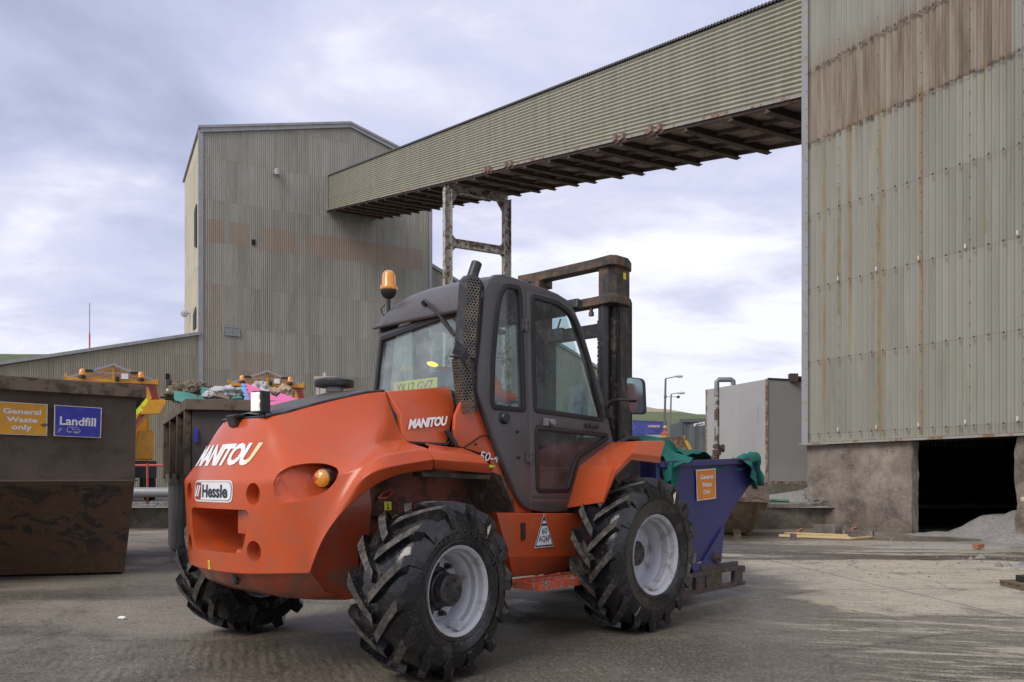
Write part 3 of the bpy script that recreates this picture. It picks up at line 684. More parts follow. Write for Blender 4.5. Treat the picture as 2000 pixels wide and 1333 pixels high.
q.prism([RB+AX*.05+RN*.06+Vector((0, 0, 2.03)), RB+AX*.05+BX*.14+Vector((0, 0, 2.03)), RB+AX*.05+BX*.14+Vector((0, 0, 17)), RB+AX*.05+RN*.06+Vector((0, 0, 17))], AX*.012)
q.build('corner_flashing', M['trim'], rb)
q = MB(); q.prism([RB+AX*.12+RN*.10+Vector((0, 0, 2.0)), RB-AX*15+RN*.10+Vector((0, 0, 2.0)), RB-AX*15-RN*.05+Vector((0, 0, 2.0)), RB+AX*.12-RN*.05+Vector((0, 0, 2.0))], (0, 0, .05))
q.build('foot_flashing', M['trim_rust'], rb)
q = MB(); e = .2
q.prism([RB+AX*e+RN*e+Vector((0, 0, 17)), RB-AX*15+RN*e+Vector((0, 0, 17)), RB-AX*15+BX*14+Vector((0, 0, 17)), RB+AX*e+BX*14+Vector((0, 0, 17))], (0, 0, .2)); q.build('roof', M['trim'], rb)
q = MB()                                                   # rows of fixing bolts and the pale lap tabs
for k in range(6):
    z = 2.25+1.76*k
    for i in range(int(14.5/.292)):
        u = .16+i*.292; p = RB+RD*(u+.03-.0365)+RN*.062+Vector((0, 0, z+random.uniform(-.01, .01)))
        q.lathe([(-.008, .0), (.0, .016), (.012, .018), (.022, .006)], (0, 0, 0), 'X', 6) if False else q.box(p, (.03, .03, .032), 0)
    if k in (0, 2):
        for i in range(9): q.box(RB+RD*(1.0+i*1.02)+RN*.066+Vector((0, 0, z+.08)), (.026, .016, .085), 1)
for zz_ in [2.6+.42*i for i in range(22)]:
    for u in (1.02, 2.06, 3.1, 4.15, 5.2):
        q.box(RB+RD*u+RN*.055+Vector((0, 0, zz_)), (.018, .018, .018), 0)
    q.box(RB-AX*.09+RN*.066+Vector((0, 0, zz_)), (.016, .016, .016), 0)
tag(q.build('fixing_bolts', [rust_steel('bolt_rust', (.10, .085, .07)), M['sign_white']], rb), kind='stuff')
# concrete base with an opening, and the dark bay behind it
def rough_block(name, o, d, ln, dep, z0, z1, mat, parent, jag=.05, nx=28, nz=14):
    q = MB(); o = Vector(o); d = Vector(d); n = -BX
    def P(i, j):
        u = ln*i/nx; z = z0+(z1-z0)*j/nz; p = o+d*u
        s = mnoise.noise(Vector((u*1.5, z*1.5, o.x)))*.03+mnoise.noise(Vector((u*5, z*5, o.x)))*.012; e = 0
        if i == nx: e = jag*mnoise.noise(Vector((z*3.1, o.y, 1)))*1.2
        if i == 0 and jag: e = jag*mnoise.noise(Vector((z*3.7, o.y, 5)))*1.2
        return p+n*s+d*e+Vector((0, 0, z))
    q.add([P(i, j) for i in range(nx+1) for j in range(nz+1)], [(i*(nz+1)+j, (i+1)*(nz+1)+j, (i+1)*(nz+1)+j+1, i*(nz+1)+j+1) for i in range(nx) for j in range(nz)])
    for i in (0, nx):                                       # jambs
        m_ = 6; q.add([P(i, j)+BX*(dep*k/m_)+(d*(jag*.8*mnoise.noise(Vector((k*.7, j*.6, i)))) if k else Vector()) for k in range(m_+1) for j in range(nz+1)], [(k*(nz+1)+j, (k+1)*(nz+1)+j, (k+1)*(nz+1)+j+1, k*(nz+1)+j+1) for k in range(m_) for j in range(nz)])
    q.add([P(i, nz)+BX*(dep*k) for k in (0, 1) for i in range(nx+1)], [(i, i+1, nx+2+i, nx+1+i) for i in range(nx)])
    q.add([P(i, j)+BX*dep for i in (0, nx) for j in (0, nz)], [(0, 1, 3, 2)])
    return q.build(name, mat, parent, smooth=35, weld=.0005)
BO = RB+BX*.06
rough_block('concrete_base', BO, RD, 2.80, .22, 0, 1.99, M['concrete'], rb)
rough_block('concrete_base', BO+RD*4.98, RD, 8.5, .75, 0, 1.99, M['concrete'], rb)
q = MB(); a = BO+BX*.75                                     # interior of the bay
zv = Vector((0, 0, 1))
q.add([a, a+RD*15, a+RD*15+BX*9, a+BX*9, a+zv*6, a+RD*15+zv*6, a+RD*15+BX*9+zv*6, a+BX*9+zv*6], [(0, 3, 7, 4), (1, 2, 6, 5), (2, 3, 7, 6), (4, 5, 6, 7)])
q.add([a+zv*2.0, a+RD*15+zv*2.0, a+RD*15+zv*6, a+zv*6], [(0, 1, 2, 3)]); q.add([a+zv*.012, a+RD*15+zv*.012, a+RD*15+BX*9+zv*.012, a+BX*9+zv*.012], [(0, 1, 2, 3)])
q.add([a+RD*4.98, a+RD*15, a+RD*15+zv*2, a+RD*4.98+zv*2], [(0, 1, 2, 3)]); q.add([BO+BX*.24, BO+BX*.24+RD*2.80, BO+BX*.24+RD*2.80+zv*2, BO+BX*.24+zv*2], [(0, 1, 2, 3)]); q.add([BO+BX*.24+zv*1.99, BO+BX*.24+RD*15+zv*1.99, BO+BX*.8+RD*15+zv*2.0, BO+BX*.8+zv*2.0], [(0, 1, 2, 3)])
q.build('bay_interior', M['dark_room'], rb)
# grit heap in the opening
q = MB(); cx_, cy_ = 8.9, 15.9; n = 60; pts = []
hc = [(RB+RD*4.80+BX*1.0, 1.15, .80), (RB+RD*4.15+BX*.95, 1.0, .62), (RB+RD*5.1-BX*.15, .6, .22), (RB+RD*3.4+BX*.2, .7, .08)]
for j in range(n+1):
    for i in range(n+1):
        x = 6.9+4.6*i/n; y = 13.6+5*j/n; h = -.01
        for c0, rr, hh in hc:
            d = math.hypot(x-c0.x, y-c0.y)/rr
            if d < 1.35: h = max(h, hh*(1-d)*1.0 if d > .3 else hh*(1-.3)-(d*d-.09)*hh*-.0)
        if h > 0: h += mnoise.noise(Vector((x*2, y*2, 0)))*.05+mnoise.noise(Vector((x*7, y*7, 0)))*.025+mnoise.noise(Vector((x*16, y*16, 0)))*.012
        pts.append((x, y, h))
q.add(pts, [(j*(n+1)+i, j*(n+1)+i+1, (j+1)*(n+1)+i+1, (j+1)*(n+1)+i) for j in range(n) for i in range(n)])
o = q.build('grit_heap', M['gravel_pile'], smooth=70, sub=1); tag(o, 'loose grey grit heap spilling out of the dark opening in the concrete base', 'grit heap')

# ---- tower with its annexes
def T(s, z): p = Vector((-14.7, 65.4, 0))+BX*s; return Vector((p.x, p.y, z))
tw = empty('tower_building', (0, 0, 0), label='tall grey corrugated tower with peaked roof, pinkish band of sheets and low annexes', cat='building')
s0, s1 = -9.64, 8.9; sp_ = 1.81
tz = lambda u: (27.0+(u/(sp_-s0))*2.75) if u < sp_-s0 else 29.75-(u-(sp_-s0))*.29
corr('front_cladding', T(s0, 0), BX, -AX, s1-s0, lambda u: .3, tz, M['clad_tower'], tw, seg=6, rows=8, amp=.034)
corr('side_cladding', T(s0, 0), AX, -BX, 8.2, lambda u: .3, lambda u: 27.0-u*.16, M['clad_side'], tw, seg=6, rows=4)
corr('side_cladding', T(s1, 0), AX, BX, 8.2, lambda u: .3, lambda u: 27.6-u*.16, M['clad_tower'], tw, seg=6, rows=4, uvoff=40)
q = MB(); zt = lambda s: tz(s-s0)
for (sa, sb) in ((s0-.15, sp_), (sp_, s1+.15)):
    a, c = T(sa, zt(max(sa, s0))+.05), T(sb, zt(min(sb, s1-.01))+.05)
    q.prism([a-AX*.25, c-AX*.25, c+AX*8.4-Vector((0, 0, 1.35)), a+AX*8.4-Vector((0, 0, 1.35))], (0, 0, .18))
q.build('roof', M['trim'], tw)
q = MB()
q.prism([T(s0-.12, .3)-AX*.06, T(s0+.22, .3)-AX*.06, T(s0+.22, 27)-AX*.06, T(s0-.12, 27)-AX*.06], -AX*.03)
q.prism([T(s0-.08, .3)-AX*.06, T(s0-.08, .3)+AX*.3, T(s0-.08, 27)+AX*.3, T(s0-.08, 27)-AX*.06], -BX*.03)
q.prism([T(s1-.2, .3)-AX*.06, T(s1+.12, .3)-AX*.06, T(s1+.12, 27.3)-AX*.06, T(s1-.2, 27.5)-AX*.06], -AX*.03)
q.bar(T(s0, 26.95)-AX*.12, T(sp_, 29.7)-AX*.12, .1, .34); q.bar(T(sp_, 29.7)-AX*.12, T(s1, 27.6)-AX*.12, .1, .30)
q.build('edge_flashing', M['trim'], tw)
def on_tower(px, py):                                       # point of the tower's front wall seen at a photo pixel
    k = (px-CX)/F; s = (k*65.4+14.7)/(BX.x-k*BX.y); return T(s, CH-(py-HY)*(65.4+s*BX.y)/F)
c = on_tower(452, 648)-AX*.08; q = MB()
f_ = q.box(c, (1, 1, 1), 0) if False else None
q.bar(c-BX*.55, c+BX*.55, .06, .62); wn_ = q.build('window', simple('faded_window_glass', (.20, .215, .22), .25), tw)
q = MB()
for dz in (-.31, .31): q.bar(c-AX*.04-BX*.6+zv*dz, c-AX*.04+BX*.6+zv*dz, .05, .05)
for db in (-.57, 0, .57): q.bar(c-AX*.045+BX*db-zv*.3, c-AX*.045+BX*db+zv*.3, .05, .05, up=AX)
q.build('window_frame', M['trim'], wn_)
c = on_tower(538, 338); q = MB(); q.tube([c, c-AX*.5, c-AX*.72-zv*.12], [.20, .20, .16], 12); q.tube([c-AX*.62-zv*.05, c-AX*.62-zv*.35], [.22, .2], 12); q.build('vent_cowl', M['dish'], tw)
q = MB()
for (px, py) in ((495, 474), (327, 736)):
    c = on_tower(px, py)-AX*.06; q.bar(c-BX*.14, c+BX*.14, .04, .42)
q.build('vent_hole', M['dark_room'], tw)
# louvres and dish on the pale side wall
side = lambda t, z: T(s0, z)+AX*t-BX*.05
q = MB()
q.prism([side(1.3, 18.6), side(2.3, 18.9), side(2.3, 21.6), side(1.3, 21.9)], -BX*.05); q.build('louvre', M['truck_black'], tw)
q = MB(); q.prism([side(1.6, 12.6), side(3.0, 12.6), side(3.0, 13.8), side(1.6, 14.2)], -BX*.04); q.build('side_opening', M['truck_black'], tw)
q = MB(); c = side(4.7, 14.2); q.tube([c, c-BX*.5], .04, 6); q.lathe([(-.0, .0), (.04, .2), (.10, .32), (.06, .2), (.02, .0)], c-BX*.45, 'Y', 14); q.build('satellite_dish', M['dish'], tw)
# left annex
xs_ = -22.4; q0 = T(xs_, 0)
corr('annex_cladding', q0, BX, -AX, s0-xs_, lambda u: .3, lambda u: 8.6+u*(11.8-8.6)/(s0-xs_), M['clad_annex'], tw, seg=6, uvoff=-20)
q = MB(); a, c = T(xs_-.3, 8.6), T(s0, 11.8)
q.prism([a-AX*.25, c-AX*.25, c+AX*20, a+AX*20], (0, 0, .22)); q.build('annex_roof', M['trim'], tw)
q = MB(); q.prism([T(xs_-.05, .3), T(xs_-.05, .3)+AX*20, T(xs_-.05, 8.7)+AX*20, T(xs_-.05, 8.7)], BX*.05); q.box(T(xs_-.2, 8.35)-AX*.2, (.3, .3, .5)); q.build('annex_end', M['trim'], tw)
# right annex, behind the trestle
corr('annex_cladding', T(s1, 0)+AX*3, BX, -AX, 22, lambda u: .3, lambda u: 20.6-u*.44, M['clad_tower'], tw, seg=6, uvoff=60)
q = MB(); a, c = T(s1, 20.6)+AX*2.8, T(s1+22, 10.9)+AX*2.8; q.prism([a, c, c+AX*12, a+AX*12], (0, 0, .3)); q.build('annex_roof', M['trim'], tw)
c = on_tower(329, 752); q = MB(); q.box(c-AX*.3, (.3, .3, .55), 0); q.lathe([(-.3, .0), (-.28, .18), (0, .2), (.05, .05)], c-AX*.35-zv*.35, 'Z', 10, 1); q.build('wall_lamp', [M['truck_black'], M['white']], tw)

# ---- conveyor gallery
GP = Vector((9.78, 21.5, 0)); GW = 4.0
def gb(t): return 12.3+.216*(t-2.6)
def gh(t): return 3.05-.0075*t
def GN(t, z, w_=0.): p = GP+AX*t+BX*w_; return Vector((p.x, p.y, z))
ga = empty('conveyor_gallery', (0, 0, 0), label='long sloping corrugated conveyor gallery bridging from the big rust-banded building up to the tower', cat='conveyor bridge')
def gside(name, w_, sgn):
    seg = 8; pitch = .146; rows = int(3.05/pitch*seg); st = [-1+51.5*i/24 for i in range(25)]; vs = []; uv = []
    for t in st:
        for r_ in range(rows+1):
            fz = r_/rows; a = 2*math.pi*r_/seg; off = .035*math.sin(a); p = GN(t, gb(t)+gh(t)*fz, w_)+(-BX)*sgn*off; vs.append(p); uv.append((t*1.02, gh(t)*fz))
    R1 = rows+1; me = bpy.data.meshes.new(name); me.from_pydata([tuple(p) for p in vs], [], [(i*R1+r_, (i+1)*R1+r_, (i+1)*R1+r_+1, i*R1+r_+1) for i in range(24) for r_ in range(rows)])
    me.materials.append(M['clad_gallery']); ul = me.uv_layers.new(name='uv')
    for lp in me.loops: ul.data[lp.index].uv = uv[lp.vertex_index]
    for p in me.polygons: p.use_smooth = True
    o = bpy.data.objects.new(name, me); COL.objects.link(o); o.parent = ga
gside('side_cladding', 0, 1); gside('side_cladding', GW, -1)
q = MB(); n = 1400; secs = []
for i in range(n+1):
    t = -1+51.5*i/n; z = gb(t)+gh(t)+.05+.03*math.sin(i*math.pi/2*1.0); secs.append([GN(t, z-.06, -.10), GN(t, z, -.10), GN(t, z+.35, GW/2), GN(t, z, GW+.1)])
q.loft(secs); q.build('roof', simple('dark_roof_edge', (.085, .085, .08), .8), ga, smooth=60)
q = MB(); ts = [-1+51.5*i/60 for i in range(61)]
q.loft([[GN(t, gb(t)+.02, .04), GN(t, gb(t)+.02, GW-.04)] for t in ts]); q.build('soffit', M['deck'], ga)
q = MB()
k = 0; t = .4
while t < 50:
    q.bar(GN(t, gb(t)-.11, .02), GN(t, gb(t)-.11, GW-.02), .12, .22); q.bar(GN(t, gb(t)-.23, .02), GN(t, gb(t)-.23, GW+.05), .24, .03)
    t += 2.15 if k % 2 else 1.55; k += 1
for w_ in (.06, 1.35, 2.65, GW-.06): q.bar(GN(-1, gb(-1)-.06, w_), GN(50.4, gb(50.4)-.06, w_), .10, .13)
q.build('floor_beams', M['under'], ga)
q = MB()
def t_at(px):
    k = (px-CX)/F; return (GP.x-k*GP.y)/(k*AX.y-AX.x)
for px in (1294, 1277, 1222, 1207, 1003, 993, 960, 953):
    t = t_at(px); q.box(GN(t, gb(t)+.06, -.10), (.20, .16, .20), 0, Matrix.Rotation(.5, 3, 'Z')); q.box(GN(t, gb(t)-.04, -.02), (.12, .2, .16), 0, Matrix.Rotation(.5, 3, 'Z'))
q.build('stub_bracket', M['pink_steel'], ga)
q = MB(); t = t_at(641)
q.bar(GN(t, gb(t)-.1, -.10), GN(t, gb(t)+gh(t)+.1, -.10), .1, .3, up=AX)
for tt in (-.9, 50.3): q.bar(GN(tt, gb(tt)-.02, -.05), GN(tt, gb(tt)+.01, -.05), .05, .05)
q.build('end_flashing', M['trim'], ga)
q = MB(); q.bar(GN(-1, gb(-1)+.02, -.055), GN(50.3, gb(50.3)+.02, -.055), .03, .10); q.build('bottom_flashing', M['trim_rust'], ga)
# ---- trestle
tl = t_at(871); zt_ = gb(tl)-.25
tr_ = empty('steel_trestle', tuple(GN(tl, .4, 2)), label='tall two-legged steel trestle with flaking pale paint carrying the conveyor gallery', cat='trestle')
off = -Vector(tr_.location)
def ibeam(mb, a, b_, w_, h_, up=(0, 0, 1)):
    a = Vector(a); b_ = Vector(b_); t = (b_-a).normalized(); q_ = t.cross(Vector(up)).normalized(); u = q_.cross(t)
    mb.bar(a+u*h_/2, b_+u*h_/2, w_, .035, up=up); mb.bar(a-u*h_/2, b_-u*h_/2, w_, .035, up=up); mb.bar(a, b_, .03, h_-.035, up=up)
for w_ in (.1, GW-.15):
    q = MB(); ibeam(q, GN(tl, .4, w_)+off, GN(tl, zt_-.1, w_)+off, .34, .42, up=BX); q.build('leg', M['trestle'], tr_)
q = MB(); zc = CH+(HY-372)*45.7/F
ibeam(q, GN(tl, zt_-.02, .1)+off, GN(tl, zt_-.02, GW-.1)+off, .3, .5); q.build('cap_beam', M['trestle'], tr_)
zbr = [14.35, 8.2]
for z in zbr:
    q = MB(); ibeam(q, GN(tl, z, .3)+off, GN(tl, z, GW-.3)+off, .28, .42)
    for w_, sg in ((.3, 1), (GW-.3, -1)):
        for dz in (-1, 1): q.prism([GN(tl, z+dz*.2, w_-.05*sg)+off-AX*.02, GN(tl, z+dz*.2, w_+.35*sg)+off-AX*.02, GN(tl, z+dz*.62, w_-.05*sg)+off-AX*.02], AX*.04)
    q.build('cross_brace', M['trestle'], tr_)
q = MB()
for w_, sg in ((.25, 1), (GW-.3, -1)): q.prism([GN(tl, zt_-.2, w_)+off-AX*.02, GN(tl, zt_-.2, w_+.6*sg)+off-AX*.02, GN(tl, zt_-1.1, w_)+off-AX*.02], AX*.04)
q.build('gusset', M['trestle'], tr_)

# ================================================================ FORKLIFT
FKZ = math.atan2(FD[1], FD[0])
fk = empty('forklift_truck', (FO[0], FO[1], 0), FKZ, label='orange rough-terrain forklift with a dark grey cab, chunky tyres and a rusty mast', cat='forklift')
V = Vector
def LY(y): return lambda px, py: L(px, py, y=y)
# ---------------- counterweight, hood and rear mudguards: one cast body, as a control cage smoothed by subdivision
cage = [  # columns from the rear centre line round to the right side; rows from the bottom edge up to the grille rim
 [V((-.855, 0, .62)), V((-.875, 0, .90)), V((-.865, 0, 1.175)), V((-.79, 0, 1.36)), V((-.715, 0, 1.515)), V((-.66, 0, 1.58))],
 [V((-.845, -.22, .62)), V((-.862, -.23, .90)), V((-.852, -.24, 1.175)), V((-.775, -.22, 1.36)), V((-.71, -.19, 1.515)), V((-.665, -.16, 1.578))],
 [V((-.80, -.46, .63)), V((-.815, -.46, .90)), V((-.808, -.45, 1.175)), V((-.735, -.41, 1.36)), V((-.685, -.35, 1.505)), V((-.655, -.28, 1.575))],
 [L(565, 1121, -.64), L(556, 1040, -.63), L(540, 937, -.61), L(560, 885, -.54), L(566, 835, -.42), L(556, 808, -.315)],
 [L(604, 1121, -.72), L(604, 1035, -.73), L(604, 938, -.73), L(625, 885, -.64), L(632, 828, -.47), L(620, 789, -.355)],
 [L(623, 1062, -.78), L(640, 1000, -.80), L(655, 930, -.81), L(685, 878, -.70), L(690, 822, -.50), L(680, 775, -.39)],
 [L(657, 1010, -.86), L(683, 962, -.90), L(706, 912, -.90), L(727, 866, -.73), L(728, 820, -.525), L(712, 768, -.41)],
 [L(700, 969, -.93), L(712, 928, -.99), L(735, 893, -.97), L(750, 864, -.68), L(758, 815, -.535), L(736, 765, -.425)],
 [L(745, 938, -.97), L(752, 914, -1.03), L(768, 886, -1.0), L(764, 864, -.64), L(770, 826, -.545), L(746, 766, -.437)],
 [L(790, 923, -.99), L(796, 906, -1.04), L(802, 880, -1.0), L(776, 863, -.62), L(776, 834, -.548), L(750, 766, -.44)],
 [L(845, 917, -1.0), L(846, 898, -1.05), L(835, 876, -1.01), L(794, 864, -.62), L(779, 842, -.55), L(752, 766, -.442)],
]
def build_body():
    cols = [[V((p.x, -p.y, p.z)) for p in c] for c in cage[:0:-1]]+cage
    q = MB(); nr = 6; vs = [p for c in cols for p in c]
    q.add(vs, [(i*nr+j, i*nr+j+1, (i+1)*nr+j+1, (i+1)*nr+j) for i in range(len(cols)-1) for j in range(nr-1)])
    o = q.build('body', [M['orange'], M['orange_dull']], fk)
    bm = bmesh.new(); bm.from_mesh(o.data); cl = bm.edges.layers.float.new('crease_edge')
    for e in bm.edges:
        i0, i1 = [v.index % nr for v in e.verts]
        if i0 == i1 == 2: e[cl] = .60
        if i0 == i1 == 3 and all(abs(v.index//nr-(len(cage)-1)) >= 5 for v in e.verts): e[cl] = .55
        if i0 == i1 == 1 and all(abs(v.index//nr-(len(cage)-1)) >= 6 for v in e.verts): e[cl] = .6
        if i0 == i1 == 5: e[cl] = .5
    cv_ = bm.verts.layers.float.new('crease_vert')
    for v_ in bm.verts:
        ci, ri = v_.index//nr, v_.index % nr
        if ri == 0 and ci in (len(cage)-1-4, len(cage)-1+4): v_[cv_] = 1.
    for e in bm.edges:
        a_, c_ = sorted(v.index for v in e.verts)
        if c_-a_ == 1 and a_ % nr == 0 and a_//nr in (len(cage)-1-4, len(cage)-1+4): e[cl] = .3
    bm.to_mesh(o.data); bm.free()
    md = o.modifiers.new('s', 'SUBSURF'); md.levels = md.render_levels = 5; md.boundary_smooth = 'PRESERVE_CORNERS'
    o = bake(o)
    bm = bmesh.new(); bm.from_mesh(o.data); bmesh.ops.recalc_face_normals(bm, faces=bm.faces)
    def nearest(poly, p):
        best = None; bd = 1e9
        for i in range(len(poly)):
            a = Vector(poly[i]); c = Vector(poly[(i+1) % len(poly)]); d = c-a; t = max(0, min(1, (p-a).dot(d)/max(d.length_squared, 1e-12))); s = a+d*t
            if (p-s).length < bd: bd = (p-s).length; best = s
        return best
    def inside(poly, p):
        r = False; m_ = len(poly)
        for i in range(m_):
            a, c = poly[i], poly[(i+1) % m_]
            if (a[1] > p.y) != (c[1] > p.y) and p.x < (c[0]-a[0])*(p.y-a[1])/(c[1]-a[1])+a[0]: r = not r
        return r
    def hole(poly, o_, u, v, depth, near, k=.94, steps=4, mat=0):
        """sink a recess into the skin: the outline is snapped clean, walls are drawn down along depth(uv)"""
        u = Vector(u).normalized(); v = Vector(v).normalized(); o_ = Vector(o_); n = u.cross(v)
        if n.x > 0: n = -n
        uvp = lambda p: Vector(((p-o_).dot(u), (p-o_).dot(v)))
        dl = [f for f in bm.faces if (f.calc_center_median()-o_).length < near and f.normal.dot(n) > .0 and inside(poly, uvp(f.calc_center_median()))]
        ring = set(e for f in dl for e in f.edges if any(g not in dl for g in e.link_faces)) if len(dl) < 2500 else None
        ds = set(dl); ring = [e for f in dl for e in f.edges if any(g not in ds for g in e.link_faces)]
        bmesh.ops.delete(bm, geom=dl, context='FACES'); ring = [e for e in set(ring) if e.is_valid]
        vs = set(x for e in ring for x in e.verts)
        for x in vs:
            a = uvp(x.co); t = nearest(poly, a); x.co += u*(t.x-a.x)+v*(t.y-a.y)
        c0 = sum((uvp(x.co) for x in vs), Vector((0, 0)))/len(vs); base = {x: x.co.copy() for x in vs}
        cur = ring; orig = {x: x for x in vs}
        for s in range(1, steps+1):
            r_ = bmesh.ops.extrude_edge_only(bm, edges=cur); g = r_['geom']; nv = [x for x in g if isinstance(x, bmesh.types.BMVert)]; ne = [x for x in g if isinstance(x, bmesh.types.BMEdge)]
            nf = [x for x in g if isinstance(x, bmesh.types.BMFace)]
            for f in nf: f.material_index = mat
            nvs = set(nv); t = s/steps
            for x in nv:
                a = uvp(x.co); dd = depth(a)*t - depth(a)*(t-1/steps)
                kk = 1-(1-k)/steps*(.4 if s < steps else 1.6)
                x.co += -n*dd + (u*(c0.x-a.x)+v*(c0.y-a.y))*(1-kk)
            cur = [e for e in ne if e.verts[0] in nvs and e.verts[1] in nvs]
        r_ = bmesh.ops.contextual_create(bm, geom=list(set(cur)))
        bmesh.ops.triangulate(bm, faces=[f for f in r_['faces']])
    bm.faces.ensure_lookup_table()
    circ = lambda cy, cz, ry, rz: [(cy+ry*math.cos(a*math.pi/14), cz+rz*math.sin(a*math.pi/14)) for a in range(28)]
    for sy in (-1, 1):
        uu = V((sy*.16, -1, 0)) if False else V((0, -1, 0))
        hole(circ(sy*.41*-1, 1.105, .058, .066), (-.80, 0, 0), (0, -1, 0), (0, 0, 1), lambda a: .075, .55+1.2, .93)
        hole(circ(sy*.41*-1, .765, .056, .062), (-.80, 0, 0), (0, -1, 0), (0, 0, 1), lambda a: .075, 1.7, .93)
    tow = rnd_poly([(-.36, 1.01), (.395, 1.01), (.31, .745), (-.285, .745)], .07, 6)
    hole(tow, (-.80, 0, 0), (0, -1, 0), (0, 0, 1), lambda a: .32, 1.7, .88, 6)
    # teardrop lamp pockets on both rear corners
    n_ = V((-.72, -.69, 0)); u_ = V((.69, -.72, 0))
    for sy in (1, -1):
        nn = V((n_.x, n_.y*sy, 0)); uu = V((u_.x, u_.y*sy, 0)); oo = L(600, 942, -.735); oo.y *= sy
        def U(px, py, y):
            p = L(px, py, y=y); p.y *= sy; d = p-oo; return (d.dot(uu), d.z)
        pk = [U(528, 945, -.60), U(537, 925, -.60), U(560, 910, -.65), U(595, 904, -.71), U(630, 905, -.77), U(655, 914, -.80), U(663, 924, -.81), U(655, 942, -.81), U(640, 958, -.79), U(612, 972, -.75), U(575, 982, -.69), U(545, 984, -.64), U(531, 972, -.61)]
        pk = rnd_poly(pk, .05, 3); x0_ = min(p[0] for p in pk); x1_ = max(p[0] for p in pk)
        hole(pk, oo, uu, (0, 0, 1), lambda a: .012+.135*max(0, min(1, (a.x-x0_)/(x1_-x0_)*1.25))**1.2, .6, .80, 5)
    for f in bm.faces: f.smooth = True
    bmesh.ops.recalc_face_normals(bm, faces=bm.faces)
    for e in bm.edges: e.smooth = not (len(e.link_faces) == 2 and e.calc_face_angle(0) > R(38))
    # thickness: fold the free rim inward so the edges read as a casting
    be = [e for e in bm.edges if len(e.link_faces) == 1]
    r_ = bmesh.ops.extrude_edge_only(bm, edges=be)
    for x in [g for g in r_['geom'] if isinstance(g, bmesh.types.BMVert)]:
        x.co.y *= .965; x.co.x = x.co.x+.03 if x.co.z < 1.5 else x.co.x
        if x.co.z > 1.5: x.co.z -= .03
    bm.to_mesh(o.data); bm.free(); o.name = 'body'; return o
body = build_body()
bvh = BVHTree.FromPolygons([v.co.copy() for v in body.data.vertices], [tuple(p.vertices) for p in body.data.polygons])

# belly under the counterweight and inner walls of the rear arches
q = MB()
low = [V((-.83, -.0, .625)), V((-.80, -.40, .628)), L(565, 1120, -.64), L(603, 1121, -.715)]; low = [V((p.x, -p.y, p.z)) for p in low[:0:-1]]+low
inn = [V((-.62, 0, .47)), V((-.58, -.32, .46)), V((-.48, -.55, .455)), V((-.33, -.66, .45))]; inn = [V((p.x, -p.y, p.z)) for p in inn[:0:-1]]+inn
mid = [a.lerp(c, .5)+V((-.03, 0, -.015)) for a, c in zip(low, inn)]; q.loft([[p+V((.012, 0, .01)) for p in low], mid, inn, [V((-.2, p.y, .45)) for p in inn]])
for sy in (-1, 1):
    q.prism([V((-.60, sy*.60, .60)), V((-.34, sy*.66, .45)), V((-.24, sy*.66, .45)), V((-.24, sy*.66, .74)), V((-.16, sy*.66, .80)), V((-.14, sy*.66, 1.02)), V((-.14, sy*.62, 1.3)), V((-.5, sy*.60, 1.2))], V((0, -sy*.10, 0)))
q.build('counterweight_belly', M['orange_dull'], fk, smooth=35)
q = MB()                                                     # chassis side walls
for sy in (-1, 1):
    q.prism([V((-.60, sy*.55, .98)), V((1.0, sy*.55, .98)), V((1.0, sy*.55, 1.36)), V((-.2, sy*.55, 1.42)), V((-.5, sy*.55, 1.25))], V((0, -sy*.08, 0)))
    q.prism([V((-.2, sy*.50, .55)), V((2.9, sy*.46, .50)), V((2.9, sy*.46, 1.0)), V((-.2, sy*.50, 1.0))], V((0, -sy*.08, 0)))
    q.bar(V((-.2, sy*.57, .97)), V((.95, sy*.57, .97)), .05, .035)
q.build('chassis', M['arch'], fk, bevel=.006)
q = MB(); q.box((.35, 0, .95), (1.1, .9, .8)); q.box((1.4, 0, .8), (1.4, .85, .5)); q.box((0, 0, .53), (.22, 1.6, .2)); q.box((2.13, 0, .6), (.26, 1.7, .28)); q.tube([(0, -.95, .53), (0, .95, .53)], .09); q.tube([(2.13, -.95, .6), (2.13, .95, .6)], .12)
q.box((2.2, 0, .95), (.5, .8, .6))
q.build('axles_and_engine', M['steel_dark'], fk, bevel=.01)
# mudguard rear flap: muddy panel behind the rear wheel
q = MB()
for sy in (-1, 1):
    q.prism([V((.70, sy*.55, 1.34)), V((.70, sy*.98, 1.22)), V((.80, sy*.98, 1.05)), V((.86, sy*.96, .96)), V((.88, sy*.55, .95))], V((.02, 0, 0)))
    q.bar(V((.05, sy*.88, 1.225)), V((.66, sy*.88, 1.205)), .09, .03)
q.build('mudguard_liner', simple('mud_caked_panel', (.06, .042, .03), .8, var=.5, scale=9, dirt=(.17, .13, .09), dirtamt=.6, bump=.5), fk)
